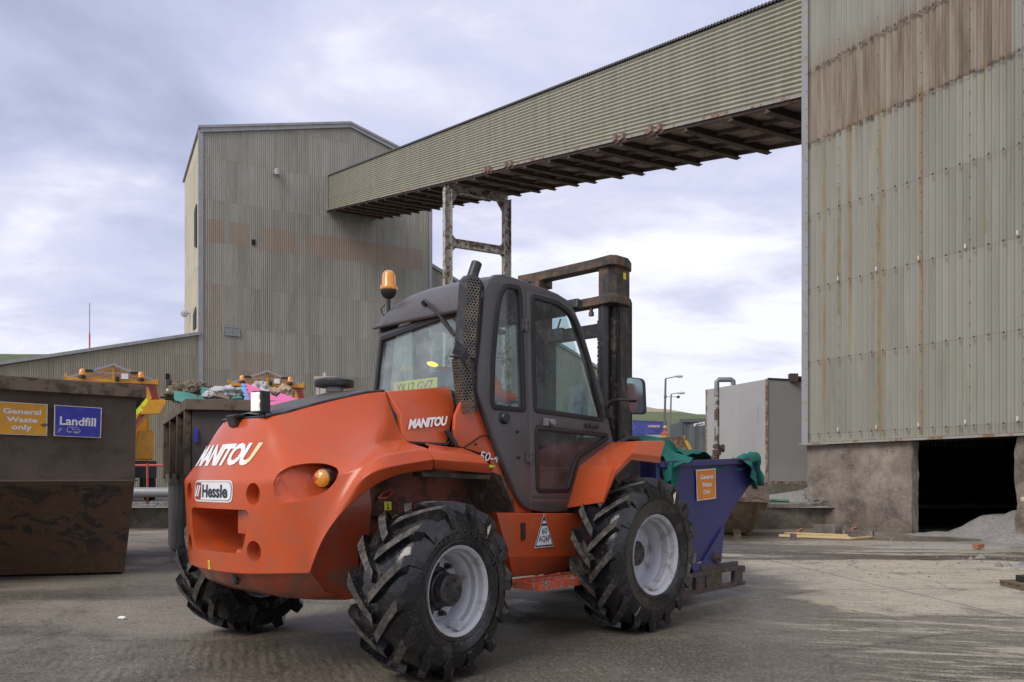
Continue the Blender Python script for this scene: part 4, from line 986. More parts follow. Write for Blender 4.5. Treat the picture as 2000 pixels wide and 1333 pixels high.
# step-like shelf of the mudguard running forward
for sy in (-1, 1):
    a = [L(775, 925, -.99), L(779, 905, -1.04), L(800, 882, -1.0), L(779, 866, -.68), V((.14, -.50, 1.46))]
    a0 = [L(847, 917, -1.0), L(847, 898, -1.05), L(836, 877, -1.01), L(838, 869, -.70), V((.40, -.50, 1.455))]
    a1 = [L(960, 926, -1.0), L(955, 906, -1.04), L(940, 890, -1.0), L(905, 876, -.66), V((.74, -.50, 1.42))]
    m_ = lambda sec: [V((p.x, p.y*-sy, p.z)) for p in sec]
    for sa, sb, nm in ((a0, a1, 'mudguard_extension'),):
        d = (sb[1]-sa[1]).normalized()
        sa = [p+(V((.004, 0, 0)) if nm != 'mudguard' else V()) for p in sa]; sb = [p-(V((.004, 0, 0)) if nm == 'mudguard' else V()) for p in sb]
        q = MB(); q.loft([m_(sa), m_(sb)]); o = q.build(nm, M['orange'], fk)
        md = o.modifiers.new('so', 'SOLIDIFY'); md.thickness = .016; md.offset = -1 if True else 1
        md = o.modifiers.new('be', 'BEVEL'); md.width = .008; md.segments = 3; md.limit_method = 'ANGLE'; md.angle_limit = R(20); shade(o, 50)

# hood front section with its crest and a black inner core put in to darken its gaps
def hsec(x0, zt, zc, zb, yt=-.44, yc=-.53, yb=-.58): return [V((x0, yb, zb)), V((x0, yc, zc)), V((x0, yt, zt)), V((x0, -yt, zt)), V((x0, -yc, zc)), V((x0, -yb, zb))]
def px_sec(pb, pc, pt, yb=-.585, yc=-.53, yt=-.44):
    s = [L(*pb, yb), L(*pc, yc), L(*pt, yt)]; return s+[V((p.x, -p.y, p.z)) for p in s[::-1]]
q = MB(); q.loft([px_sec((787, 862), (783, 808), (756, 765)), px_sec((873, 866), (889, 795), (879, 755))], caps=True)
q.build('hood_panel', M['orange'], fk, bevel=.010, smooth=40)
q = MB(); s = [px_sec((776, 866), (770, 812), (745, 770), -.575, -.515, -.42), px_sec((882, 870), (893, 802), (884, 762), -.575, -.515, -.42)]; q.loft(s, caps=True)
q.build('hood_gap_core', M['rubber'], fk)
q = MB()
q.tube([L(785, 866, -.60), L(872, 869, -.60), L(880, 862, -.60), L(883, 845, -.60), L(894, 826, -.60), L(896, 797, -.56)], .009, 8); q.build('seal_strip', M['rubber'], fk)
# grille over the radiator
q = MB(); secs = []
for (px, py, y) in ((515, 816, -.27), (556, 808, -.312), (620, 790, -.352), (680, 776, -.387), (712, 769, -.407), (748, 766, -.43)):
    p = L(px, py, y=y); secs.append([V((p.x+.01, y*k, p.z+.012*(1-k*k)*3+.002)) for k in (1, .6, .2, -.2, -.6, -1)])
q.loft(secs); q.build('grille', M['grille'], fk, smooth=60)
q = MB()
for sy in (1, -1): q.tube([V((p[0].x, p[0].y*sy, p[0].z+.006)) for p in secs], .010, 8)
q.tube([secs[0][0]+V((0, 0, .006)), secs[0][-1]+V((0, 0, .006))], .010, 8); q.build('grille_frame', M['black'], fk)
# hood latch strap at the rear
q = MB(); a = V((-.665, .03, 1.60)); q.box((-.655, .035, 1.595), (.11, .10, .022)); q.box((-.712, .035, 1.565), (.022, .10, .075), 0, Matrix.Rotation(R(-18), 3, 'Y')); q.build('hood_latch', M['black'], fk, bevel=.008)
# air intake mushroom
c = V((.04, 0, 1.805)); q = MB(); q.lathe([(-.09, .0), (-.09, .055), (-.06, .055)], c, 'Z', 24, 1); q.lathe([(-.06, .0), (-.06, .055), (.0, .055)], c, 'Z', 24, 1); q.lathe([(.0, .062), (.035, .062), (.035, .0)], c, 'Z', 24, 2)
q.lathe([(.03, .0), (.028, .05), (.034, .132), (.045, .137), (.078, .135), (.085, .125), (.10, .06), (.104, 0)], c, 'Z', 40, 0)
q.build('air_intake', [M['black'], M['orange'], M['galv']], fk, smooth=35)
# work lamp
c = L(500, 785, -.20); rot = Matrix.Rotation(R(10), 3, 'Z'); q = MB(); q.box(c+V((.035, 0, 0)), (.07, .088, .135), 0, rot); q.tube([c+V((.04, 0, -.06)), c+V((.05, 0, -.13))], .02, 8); q.tube([c+V((.07, -.02, -.05)), c+V((.10, -.05, -.09)), c+V((.06, -.04, -.14))], .005, 6)
wl = q.build('work_lamp', M['black'], fk, bevel=.01, seg=3); q = MB(); q.box(c+V((-.004, 0, .0)), (.012, .075, .118), 0, rot); q.build('lamp_lens', M['led'], wl, bevel=.004)
# rear lamps in the corner pockets
for sy in (1, -1):
    c = L(630, 935, -.735); c.y *= sy; n = V((-.90, -.38*sy, 0)).normalized(); R3 = n.to_track_quat('Z', 'Y').to_matrix()
    def dome(prof, mi, mb):
        t = MB(); t.lathe(prof, (0, 0, 0), 'Z', 28, mi); t.v = [R3 @ p + c for p in t.v]; mb.add(t.v, t.f, mi)
    q = MB(); dome([(-.07, .055), (.005, .058), (.008, .050), (-.02, .050)], 0, q); lp = q.build('rear_lamp', M['black'], fk, smooth=35)
    q = MB(); t = MB(); t.lathe([(.0, .052), (.028, .050), (.040, .035), (.045, 0)], (0, 0, 0), 'Z', 28); t.v = [R3 @ p + c for p in t.v]
    for f in t.f:
        m_ = sum((t.v[i] for i in f), V())/len(f); q.f.append(f); q.mi.append(0 if (m_-c).y*sy > -.0 - .004 else 1)
    q.v = t.v; q.build('lens', [M['red_lens'], M['amber']], lp, smooth=50)
# towing pin and its jaw in the recess
q = MB(); q.box((-.715, -.27, .935), (.16, .17, .15)); q.lathe([(0, .075), (.02, .07), (.028, .05), (.028, 0)], (-.75, -.24, .742), 'Z', 20); tj = q.build('tow_jaw', M['orange'], fk, bevel=.008, smooth=40)
q = MB(); q.tube([(-.75, -.24, .74), (-.75, -.24, .87)], .020, 12); q.tube([(-.78, -.13, .61), (-.78, -.13, .54)], .022, 10); q.tube([(-.79, -.10, .56), (-.79, -.19, .565)], .005, 6); q.build('tow_pin', M['steel_dark'], fk)

# lettering pressed onto the curved rear
def on_body(off, o_, dy, dz, lean=0.):
    def f(u, v):
        p = V((-1.6, o_[1]+dy*u, o_[2]+dz*v)); h = bvh.ray_cast(p, V((1, 0, 0)))
        if h[0] is None: return V((-.85, p.y, p.z))
        return h[0]+h[1]*off*(1 if h[1].x < 0 else -1)
    return f
text_on('logo_lettering', 'MANITOU', on_body(.004, (0, .035, 1.345), -1, 1), .78, .14, M['logo'], fk, bold=.045, shear=.33, spacing=.93)
def badge(name, w_, h_, off, oy, oz, mat, r=.04):
    pts = rnd_poly([(-w_/2, -h_/2), (w_/2, -h_/2), (w_/2, h_/2), (-w_/2, h_/2)], r, 5); f = on_body(off, (0, oy, oz), -1, 1)
    q = MB(); n = 12                                          # strip mesh so that it follows the curve
    def hh(x):
        ys = []
        for i in range(len(pts)):
            a, c = pts[i], pts[(i+1) % len(pts)]
            if (a[0]-x)*(c[0]-x) <= 0 and a[0] != c[0]: ys.append(a[1]+(c[1]-a[1])*(x-a[0])/(c[0]-a[0]))
        return min(ys), max(ys)
    xs = [-w_/2+1e-4+(w_-2e-4)*(.5-.5*math.cos(math.pi*i/n)) for i in range(n+1)]
    q.loft([[f(x, hh(x)[0]), f(x, hh(x)[1])] for x in xs]); return q.build(name, mat, fk)
BY, BZ = .02, 1.118
bd = badge('owner_badge', .50, .135, .003, BY, BZ, M['white'])
for (w2, h2, o2, mt) in ((.478, .116, .0042, M['chev_red']), (.471, .110, .0054, M['white'])): badge('badge_border', w2, h2, o2, BY, BZ, mt, .034).parent = bd
o = badge('badge_panel', .095, .105, .0066, BY+.182, BZ, M['chev_red'], .012); o.parent = bd
f = on_body(.008, (0, BY+.182, BZ), -1, 1); q = MB()
for k in (-1, 1): q.add([f(-.028+k*.017, -.036), f(-.008+k*.017, -.036), f(.026+k*.017, .036), f(.006+k*.017, .036)], [(0, 1, 2, 3)])
q.build('badge_bars', M['white'], bd)
text_on('badge_lettering', 'Hessle', on_body(.0075, (0, BY-.045, BZ), -1, 1), .315, .082, M['ink'], bd, bold=.03)
q = MB(); f = on_body(.003, (0, .06, .655), -1, 1); q.add([f(-.013, -.028), f(.013, -.028), f(.013, .028), f(-.013, .028)], [(0, 1, 2, 3)]); sk = q.build('warning_sticker', M['sticker_yellow'], fk)
f = on_body(.004, (0, .06, .655), -1, 1); q = MB(); q.add([f(-.007, -.016), f(.007, -.016), f(0, -.004)], [(0, 1, 2)]); q.add([f(-.003, -.004), f(.003, -.004), f(.003, .018), f(-.003, .018)], [(0, 1, 2, 3)]); q.build('sticker_mark', M['ink'], sk)
pm = lambda P0, P1, off=.004: (lambda u, v: P0+(P1-P0).normalized()*u+V((0, 0, v))+V((0, -off, 0)))
a, c = L(797, 829, -.558), L(871, 822, -.553); up = (L(805, 812, -.535)-L(800, 838, -.57)).normalized(); uu = (c-a).normalized()
text_on('logo_lettering', 'MANITOU', lambda u, v: (a+c)/2+uu*u+up*v+V((0, -.010, 0)), .35, .085, M['white'], fk, bold=.045, spacing=.92)
q = MB(); p = L(757, 989, -.552); q.add([p+V((-.03, -.003, -.03)), p+V((.03, -.003, -.03)), p+V((.03, -.003, .03)), p+V((-.03, -.003, .03))], [(0, 1, 2, 3)]); sk = q.build('lifting_sticker', M['sticker_yellow'], fk)
q = MB(); q.tube([p+V((0, -.005, .02)), p+V((0, -.005, -.002)), p+V((.010, -.005, -.012)), p+V((0, -.005, -.02)), p+V((-.009, -.005, -.012))], .003, 6); q.build('sticker_mark', M['ink'], sk)
q = MB(); c = L(752, 968, -.57); q.tube([c+V((-.06, 0, -.02)), c+V((-.02, 0, .02)), c+V((.05, 0, .035)), c+V((.06, 0, .02)), c+V((.02, 0, -.015)), c+V((-.06, 0, -.02))], .008, 8); q.build('lifting_eye', M['orange_dull'], fk)

# scuttle panel between hood and cab, skirt, step
PS = -.605
o = plate('scuttle_panel', [(L(px, py, PS).x, L(px, py, PS).z) for px, py in ((888, 812), (900, 785), (934, 783), (946, 815), (962, 850), (990, 915), (1014, 968), (1036, 1001), (967, 1001), (966, 985), (966, 948), (955, 890), (884, 868))], [], lambda u, v, w_: V((u, PS-w_, v)), .03, M['orange'], fk, .005)
o2 = copy_tree(o, fk); o2.scale = (1, -1, 1)
a = L(955, 893, PS-.02); uu = V((1, 0, -.10)).normalized()
mn_ = text_on('model_number', '50-4', lambda u, v: a+V((.0, -.004, 0))+uu*u+V((0, 0, v-.0)), .21, .066, M['white'], fk, bold=.012, shear=.3)
q = MB(); p = L(962, 911, PS-.02); q.add([p+V((-.04, -.003, .012)), p+V((.03, -.003, .0)), p+V((-.03, -.003, -.012))], [(0, 1, 2)]); q.build('green_sticker', M['lime'], fk)
q = MB()
pl = [L(px, py, PS-.02) for px, py in ((903, 877), (940, 852), (952, 850), (962, 868))]
for i in range(3): q.bar(pl[i]+V((0, -.004, 0)), pl[i+1]+V((0, -.004, 0)), .006, .008)
pl = [L(px, py, PS-.02) for px, py in ((975, 905), (985, 935), (994, 965), (1005, 988))]
for i in range(3): q.bar(pl[i]+V((0, -.004, 0)), pl[i].lerp(pl[i+1], .8)+V((0, -.004, 0)), .005, .005)
for px, py in ((929, 868), (962, 861), (982, 895), (1000, 957)):
    p = L(px, py, PS-.02); q.lathe([(0, .008), (-.012, .008), (-.012, 0)], p, 'Y', 8)
q.build('panel_seams', M['rubber'], fk)
for sy in (1, -1):
    q = MB(); yo, yi = -.70, -.60
    T4 = [L(970, 1003, yo), L(1144, 1003, yo)]; Mid = [L(994, 1088, yo), L(1126, 1086, yo)]; Bt = [L(1002, 1128, -.63), L(1104, 1118, -.63)]
    for s in (T4, Mid, Bt):
        for p in s: p.y *= sy
    q.loft([[V((p.x, sy*-.52, p.z)) for p in T4], T4, Mid, Bt, [V((p.x, sy*-.5, p.z)) for p in Bt]], caps=True); q.add(T4[:1]+Mid[:1]+Bt[:1]+[V((Bt[0].x, sy*-.5, Bt[0].z)), V((T4[0].x, sy*-.5, T4[0].z))], [(0, 1, 2, 3, 4)]); q.add(T4[1:]+Mid[1:]+Bt[1:]+[V((Bt[1].x, sy*-.5, Bt[1].z)), V((T4[1].x, sy*-.5, T4[1].z))], [(0, 1, 2, 3, 4)])
    q.build('side_skirt', M['orange'], fk, bevel=.006)
q = MB(); p = L(1021, 1038, -.705); q.box(p, (.035, .03, .13)); q.build('skirt_handle', M['steel_dark'], fk, bevel=.006)
c = L(1062, 1044, -.708); tri = [(-.115, -.10), (.115, -.10), (0, .165)]
tg = lambda k, off, mt, nm, par: (lambda q: (q.add([c+V((x*k, -off, z*k+(0)*.0)) for x, z in tri], [(0, 1, 2)]), q.build(nm, mt, par))[1])(MB())
sgn = tg(1., .003, M['white'], 'triangle_sign', fk); tg(.93, .0045, M['ink'], 'sign_border', sgn); tg(.82, .006, M['white'], 'sign_face', sgn)
q = MB(); q.add([c+V((-.018, -.0075, .105)), c+V((.018, -.0075, .105)), c+V((0, -.0075, .14))], [(0, 1, 2)]); q.add([c+V((x, -.0075, z)) for x, z in ((-.035, .066), (.035, .066), (.028, .084), (-.028, .084))], [(0, 1, 2, 3)]); q.build('sign_mark', M['ink'], sgn)
text_on('sign_lettering', '60', lambda u, v: c+V((u, -.008, v+.028)), .060, .050, M['ink'], sgn, bold=.006); text_on('sign_lettering', 'AQ6P', lambda u, v: c+V((u, -.008, v-.036)), .135, .055, M['ink'], sgn, bold=.006)
q = MB(); zs = .425; x0, x1 = 1.10, 1.90; y0, y1 = -.72, -.97    # serrated grate step
for y in (y0, y1): q.bar(V((x0, y, zs-.01)), V((x1, y, zs-.01)), .018, .052)
for x in (x0, x1): q.bar(V((x, y0, zs-.01)), V((x, y1, zs-.01)), .018, .05)
n = 9
for i in range(n):
    xa = x0+(x1-x0)*i/n; xb = x0+(x1-x0)*(i+1)/n; ym = (y0+y1)/2
    q.bar(V((xa, y0, zs)), V(((xa+xb)/2, ym, zs)), .020, .028); q.bar(V(((xa+xb)/2, ym, zs)), V((xb, y0, zs)), .020, .028); q.bar(V((xa, y1, zs)), V(((xa+xb)/2, ym, zs)), .020, .028); q.bar(V(((xa+xb)/2, ym, zs)), V((xb, y1, zs)), .020, .028)
for i in range(46):
    x = x0+.01+(x1-x0-.02)*i/45
    for y in (y0, y1): q.box((x, y, zs+.021), (.009, .018, .014))
q.build('step', M['chip'], fk)
q = MB(); q.bar(V((1.2, -.6, .40)), V((1.2, -.9, .40)), .05, .04); q.bar(V((1.78, -.6, .40)), V((1.78, -.9, .40)), .05, .04); q.box((2.0, -.55, .36), (.5, .3, .05)); q.build('step_bracket', M['steel_dark'], fk)
# front mudguards: faceted pressed panels
for sy in (1, -1):
    m_ = lambda p: V((p.x, p.y*sy, p.z))
    yA, yB, yC = -.645, -1.12, -1.20
    A = [L(1104, 993, yA), L(1127, 911, yA), L(1190, 864, yA), V((2.86, yA, L(1190, 864, yA).z+.0))]
    Bq = [L(1177, 981, yB), L(1196, 911, yB), L(1249, 862, yB), None]; Bq[3] = V((2.62, yB+.06, Bq[2].z+.02))
    C = [L(1182, 976, yC), L(1203, 917, yC), L(1234, 885, yC), L(1291, 892, yC)]; D = [p+V((0, .005, -.055)) for p in C]; D[0] = L(1180, 984, yC+.02)
    rows = [[m_(p) for p in r_] for r_ in (A, Bq, C, D)]
    q = MB(); q.loft(rows); o = q.build('front_mudguard', M['orange'], fk, weld=.001)
    md = o.modifiers.new('so', 'SOLIDIFY'); md.thickness = .014; md.offset = -1
    md = o.modifiers.new('be', 'BEVEL'); md.width = .006; md.segments = 2; md.limit_method = 'ANGLE'; md.angle_limit = R(12); shade(o, 30)
    q = MB(); q.add([m_(p) for p in (A[0], A[1], A[2], V((2.86, yA, 1.5)), V((2.86, yA, 1.0)), V((1.9, yA, .95)))], [(0, 1, 2, 3, 4, 5)]); q.build('mudguard_inner', M['steel_dark'], fk)

# ---------------- wheels
def make_wheel(Rt, Wd, rr, nl, nose, side, do=0.):
    """wheel axis along local Y, outer face towards -Y * side"""
    wh = MB(); s = side                                     # hub with bolts is the wheel's own mesh
    dy = -s
    hubd = nose
    P = lambda prof: [(dy*h, r) for h, r in prof]
    wh.lathe(P([(.02+do, 0), (hubd, 0.0), (hubd, .085), (hubd-.012, .098), (hubd-.07, .10), (hubd-.075, .108), (.03+do, .110), (.02+do, .135), (-.1+do, .135)]), (0, 0, 0), 'Y', 36)
    for k in range(8):
        a = k*math.pi/4+.2; c = V((.155*math.cos(a), 0, .155*math.sin(a)))
        wh.lathe([(dy*(h), r) for h, r in ((.02+do, .021), (.035+do, .021), (.036+do, .014), (.062+do, .014), (.063+do, 0))], c, 'Y', 8)
    for k in range(5):
        a = k*2*math.pi/5; c = V((.06*math.cos(a), 0, .06*math.sin(a))); wh.lathe([(dy*hubd, .008), (dy*(hubd+.008), .007), (dy*(hubd+.008), 0)], c, 'Y', 6)
    hub = wh.build('wheel', M['steel_dark'], fk, smooth=35)
    q = MB(); h2 = Wd/2
    q.lathe(P([(.012+do, .0), (.018+do, .14), (.012+do, rr*.66), (.02+do, rr*.72), (.075+do*.5, rr*.76), (.10+do*.3, rr*.84), (.105+do*.3, rr*.86), (h2*.62, rr*.87), (h2*.68, rr*.93), (h2*.84, rr*.945), (h2*.90, rr*.99), (h2*.92, rr*1.03), (h2*.90, rr*1.04), (h2*.84, rr*1.0), (h2*.5, rr*.96), (-h2*.8, rr*.96), (-h2*.86, rr*1.02), (-h2*.84, rr*.95), (-.02, rr*.86), (-.02, 0)]), (0, 0, 0), 'Y', 64)
    q.tube([V((.02, dy*h2*.55, -rr*.80)), V((.02, dy*h2*.85, -rr*.80))], .032, 10)
    q.build('rim', M['rim'], hub, smooth=35)
    q = MB(); Rc = Rt-.046; b0 = rr*1.015; w1 = h2
    half = [(.0, Rc+.004), (w1*.45, Rc), (w1*.76, Rc-.012), (w1*.90, Rc-.035), (w1*.985, Rc-.085), (w1*1.0, Rc-.13), (w1*.985, (Rc+b0)/2-.0), (w1*.95, b0+.055), (w1*.93, b0+.035), (w1*.945, b0+.028), (w1*.90, b0+.004), (w1*.86, b0-.01)]
    prof = [(-h, r) for h, r in half[::-1]]+half[1:]
    q.lathe(prof, (0, 0, 0), 'Y', 96)
    sweep = .205/Rt*1.0
    for sgn_ in (1, -1):
        for k in range(nl):
            th0 = 2*math.pi*(k+(.5 if sgn_ > 0 else 0))/nl
            st = []
            for i in range(11):
                s_ = i/10
                if s_ <= .72:
                    t = s_/.72; y = w1*(-.04+.98*t); r1 = Rt-.010*t*t*1.5; r0 = Rc-.015-.02*t*t; hw = .030+.008*t
                else:
                    t = (s_-.72)/.28; y = w1*(.94+.085*math.sin(t*1.4)); r1 = Rt-.015-.135*t; r0 = r1-.03; hw = .038-.012*t
                th = th0+sweep*(min(s_, .8)/.8)**1.05*1.25+ (.02*(s_-.8) if s_ > .8 else 0)
                if s_ > .72: r0 = min(r0, Rc-.04-.12*t)
                st.append((y*sgn_, r0, r1, th, hw))
            vs = []; 
            for (y, r0, r1, th, hw) in st:
                yy = y if abs(y) < w1*.94 else math.copysign(w1*.94+(abs(y)-w1*.94)*1.0, y)
                sh = .45 if abs(y) < w1*.93 else 1.
                for (rr_, dt, yo) in ((r0, -(hw+.010), 0), (r1, -hw, .0), (r1, hw, .0), (r0, hw+.010, 0)):
                    y_in = yy if rr_ == r1 else yy-(0 if abs(y) < w1*.93 else math.copysign(.035, y))
                    a = th+dt/Rt; jt = mnoise.noise(V((a*9, yy*14, Rt)))*.0018+random.uniform(-.0004, .0004); vs.append(V((-(rr_+jt*.6)*math.cos(a), y_in+jt, (rr_+jt*.6)*math.sin(a))))
            n_ = len(st)
            fs_side = []; fs_top = []
            for i in range(n_-1):
                a = i*4; fs_side += [(a, a+1, a+5, a+4), (a+2, a+3, a+7, a+6)]; fs_top.append((a+1, a+2, a+6, a+5))
            o0 = len(q.v); q.add(vs, fs_side+[(0, 1, 2, 3), (4*n_-4, 4*n_-3, 4*n_-2, 4*n_-1)], 0)
            q.f += [[x+o0 for x in f] for f in fs_top[:-3]]; q.mi += [1]*(len(fs_top)-3); q.f += [[x+o0 for x in f] for f in fs_top[-3:]]; q.mi += [0]*3
    ty = q.build('tyre', [M['tyre'], M['lug']], hub)
    bm = bmesh.new(); bm.from_mesh(ty.data)
    for f in bm.faces: f.smooth = True
    for e in bm.edges: e.smooth = not (len(e.link_faces) == 2 and e.calc_face_angle(0) > R(32))
    bm.to_mesh(ty.data); bm.free()
    return hub
def sidewall_text(hub, txt, r, y, h, a0, a1, mat):
    vs, fs = text_mesh(txt, 1., .01); x0 = min(v.x for v in vs); x1 = max(v.x for v in vs); y0 = min(v.y for v in vs); y1 = max(v.y for v in vs); q = MB()
    q.add([(lambda a, rr: V((-rr*math.cos(a), y, rr*math.sin(a))))(a0+(a1-a0)*(v.x-x0)/(x1-x0), r+h*(v.y-y0)/(y1-y0)) for v in vs], fs); q.build('sidewall_lettering', mat, hub)
M['emb'] = simple('embossed_rubber', (.03, .03, .031), .5)
STEER = R(6)
for sy, cy in ((1, -1.10), (-1, 1.10)):
    w_ = make_wheel(.535, .44, .262, 14, .15, sy); w_.location = (0, cy, .530); w_.rotation_euler = (0, 0, STEER)
    if sy == 1:
        sidewall_text(w_, '16/70-20 OUTDOOR', .335, -.2215, .026, R(160), R(20), M['emb']); 
for sy, cy in ((1, -1.10), (-1, 1.10)):
    w_ = make_wheel(.608, .43, .305, 16, .03, sy, -.11); w_.location = (2.13, cy, .600); w_.rotation_euler = (0, R(7), 0)

# ---------------- cab
YC = -.64
def xz(pts, y=YC): return [(L(px, py, y).x, L(px, py, y).z) for px, py in pts]
cab_out = [(931, 724), (930, 768), (938, 790), (958, 848), (985, 915), (1008, 968), (1018, 984), (1032, 993), (1060, 997), (1103, 996), (1106, 982), (1127, 911), (1192, 866), (1171, 775), (1149, 706), (1129, 640), (1117, 612), (1104, 591), (1083, 578), (1047, 564), (1004, 549), (979, 541), (964, 542), (951, 552), (944, 568), (942, 610), (938, 660)]
qwin = [(983, 557), (1008, 562), (1012, 580), (1019.5, 804), (958, 798), (954, 785), (956, 703), (961, 640), (965, 605), (971, 576)]
door = [(1022, 567), (1083, 582), (1104, 597), (1118, 622), (1140, 690), (1163, 775), (1187, 858), (1126, 909), (1104, 976), (1036, 976), (1031, 970), (1028, 879)]
gup = [(1033, 577), (1083, 591), (1104, 607), (1119, 628), (1142, 696), (1173, 823), (1039, 804), (1036, 734)]
glo = [(1040, 833), (1180, 849), (1181, 858), (1126, 894), (1118, 912), (1105, 960), (1048, 961), (1043, 956)]
for sy in (1, -1):
    YC = -.64 if sy == 1 else -.545
    DZ = 0 if sy == 1 else -.075
    mp = lambda u, v, w_: V((u, (YC-w_)*sy, v+DZ))
    O_, Q_, D_, U_, G_ = xz(cab_out), xz(qwin), xz(door), xz(gup), xz(glo)
    Q2 = rnd_poly(Q_, .03); D2 = rnd_poly(D_, .02); U2 = rnd_poly(U_, .035); G2 = rnd_poly(G_, .03)
    plate('cab_side', O_, [Q2, inset(D2, .004)], mp, .060, M['cab'], fk, .016, 40)
    dr = plate('door', inset(D2, .012), [U2, G2], lambda u, v, w_: V((u, (YC-.006-w_)*sy, v+DZ)), .050, M['cab'], fk, .008, 40)
    for nm, pl_, par, gm in (('quarter_window', Q2, fk, M['glass']), ('door_window', U2, dr, M['glass']), ('lower_door_window', G2, dr, M['glass_dark'])):
        fr = plate(nm, inset(pl_, -.006), [inset(pl_, .022)], lambda u, v, w_: V((u, (YC-.022-w_)*sy, v+DZ)), .034, M['rubber'], par, .005, 40)
        raw = {'quarter_window': Q_, 'door_window': U_, 'lower_door_window': G_}[nm]
        q = MB(); q.add([V((u, (YC-.020)*sy, v+DZ)) for u, v in inset(raw, .008)], [tuple(range(len(raw)))]); q.build('glass' if par is fk else nm+'_glass', gm, fr if par is fk else dr)
    q = MB()
    for px, py in ((1025, 636), (1034, 894)):
        p = L(px, py, YC-.03); p.y *= sy; q.box(p, (.085, .022, .085)); q.tube([p+V((0, -.014*sy, -.05)), p+V((0, -.014*sy, .05))], .012, 8)
        for dx in (-.028, .028):
            for dz in (-.025, .025): q.box(p+V((dx, -.014*sy, dz)), (.014, .012, .014))
    q.build('hinges', M['cab'], dr, bevel=.003)
    p = L(1156, 832, YC-.04); p.y *= sy; q = MB(); q.box(p, (.17, .03, .038)); q.box(p+V((.0, -.02*sy, 0)), (.10, .014, .022)); q.build('handle', M['black'], dr, bevel=.006)
    p = L(1074, 825, YC-.04); p.y *= sy; q = MB(); q.box(p+V((-.05, 0, 0)), (.04, .03, .06)); q.lathe([(0, .0), (-.035*sy, .0), (-.035*sy, .024), (.02*sy, .026)], p+V((.01, 0, 0)), 'Y', 14); q.build('door_stop', M['pipe_grey'], dr)
    p = L(984, 817, YC-.03); p.y *= sy; q = MB(); q.lathe([(.0, .045), (-.02*sy, .045), (-.034*sy, .035), (-.034*sy, .0)], p, 'Y', 24); q.build('door_buffer', M['black'], fk, smooth=40)
    q = MB()
    for px, py in ((1010, 844), (1012, 894)):
        p = L(px, py, YC-.03); p.y *= sy; q.lathe([(0, .010), (-.014*sy, .010), (-.014*sy, 0)], p, 'Y', 8)
    q.build('cab_bolts', M['rubber'], fk)
YC = -.64
# roof skin following the side outline, with a rounded shoulder, rear lip and windscreen frame
prof = [(942, 610), (944, 568), (951, 552), (964, 542), (979, 541), (1004, 549), (1047, 564), (1083, 578), (1104, 591), (1117, 612)]
prof = [(p[0], p[1]) for p in xz(prof)]
q = MB(); secs = []
rear_lip = (.812, 2.475)
for si_, (x, z) in enumerate([(rear_lip[0]-.012, 2.415), (rear_lip[0]-.016, 2.440), (rear_lip[0]+.012, rear_lip[1]+.05)]+prof[2:]):
    kz_ = (0, .12, .75, 1)[min(si_, 3)]
    secs.append([V((x, y, z+dz*kz_)) for y, dz in ((YC-.02, -.06), (YC-.012, -.012), (YC+.02, .006), (YC+.10, .018), (-.25, .03), (.10, .028), (.30, .010), (.44, -.022), (.50, -.050), (.545, -.082), (.572, -.125))])
q.loft(secs); o = q.build('roof', M['cab'], fk, smooth=50); md = o.modifiers.new('so', 'SOLIDIFY'); md.thickness = .02; md.offset = -1
q = MB(); xr = .835; zr = 2.445
xb, zb = .79, 1.7           # bottom of the rear window frame
tl_, tr2 = V((xr+.015, .520, zr-.085)), V((xr+.015, -.60, zr+.03)); bl_, br_ = V((xb, .545, 1.70)), V((xb, -.60, 1.70))
q = MB(); q.bar(tl_, tr2, .03, .04); q.bar(tl_, bl_, .045, .04, up=(0, 1, 0)); q.bar(tr2, br_, .05, .06, up=(0, 1, 0)); q.bar(bl_, br_, .05, .08)
q.build('rear_window_frame', M['cab'], fk, bevel=.012)
q = MB(); n_ = (tr2-tl_).cross(bl_-tl_).normalized()*.004; ins = lambda a, c, k: a+(c-a)*k
q.prism([tl_+V((0, -.02, -.02)), tr2+V((0, .02, -.02)), br_+V((0, .02, 0)), bl_+V((0, -.02, 0))], n_); q.build('rear_window', glass_mat('rear_glass', (.84, .95, .93), .9, .30), fk)
q = MB(); q.bar(tl_+V((-.012, -.026, -.028)), tr2+V((-.012, .026, -.028)), .03, .03); q.bar(tl_+V((-.012, -.026, -.028)), bl_+V((-.012, -.026, .05)), .028, .028, up=(0, 1, 0)); q.bar(tr2+V((-.012, .026, -.028)), br_+V((-.012, .026, .05)), .028, .028, up=(0, 1, 0)); q.build('rear_window_seal', M['rubber'], fk)
# front pillars and windscreen
ft, fb = xz([(1113, 606)])[0], xz([(1190, 862)])[0]
a, c = V((ft[0], .58, ft[1])), V((ft[0], -.58, ft[1])); d, e = V((fb[0], .58, fb[1])), V((fb[0], -.58, fb[1]))
q = MB(); q.bar(a, c, .06, .08); q.bar(d, e, .06, .08); q.build('windscreen_frame', M['cab'], fk, bevel=.01)
q = MB(); q.prism([a, c, e, d], V((.006, 0, .003))); q.build('windscreen', M['glass'], fk)
q = MB(); q.add([V((x, y, 1.0)) for x, y in ((1.1, -.6), (1.85, -.6), (1.85, .6), (1.1, .6))], [(0, 1, 2, 3)]); q.add([V((1.86, -.6, .98)), V((1.86, .6, .98)), V((2.38, .6, 1.5)), V((2.38, -.6, 1.5))], [(0, 1, 2, 3)]); q.add([V((.72, -.6, 1.72)), V((.72, .6, 1.72)), V((1.1, .6, 1.0)), V((1.1, -.6, 1.0))], [(0, 1, 2, 3)])
for y in (-.35, 0, .35): q.bar(V((.95, y, 2.52)), V((1.75, y, 2.44)), .07, .03)
q.build('cab_floor', M['interior'], fk)
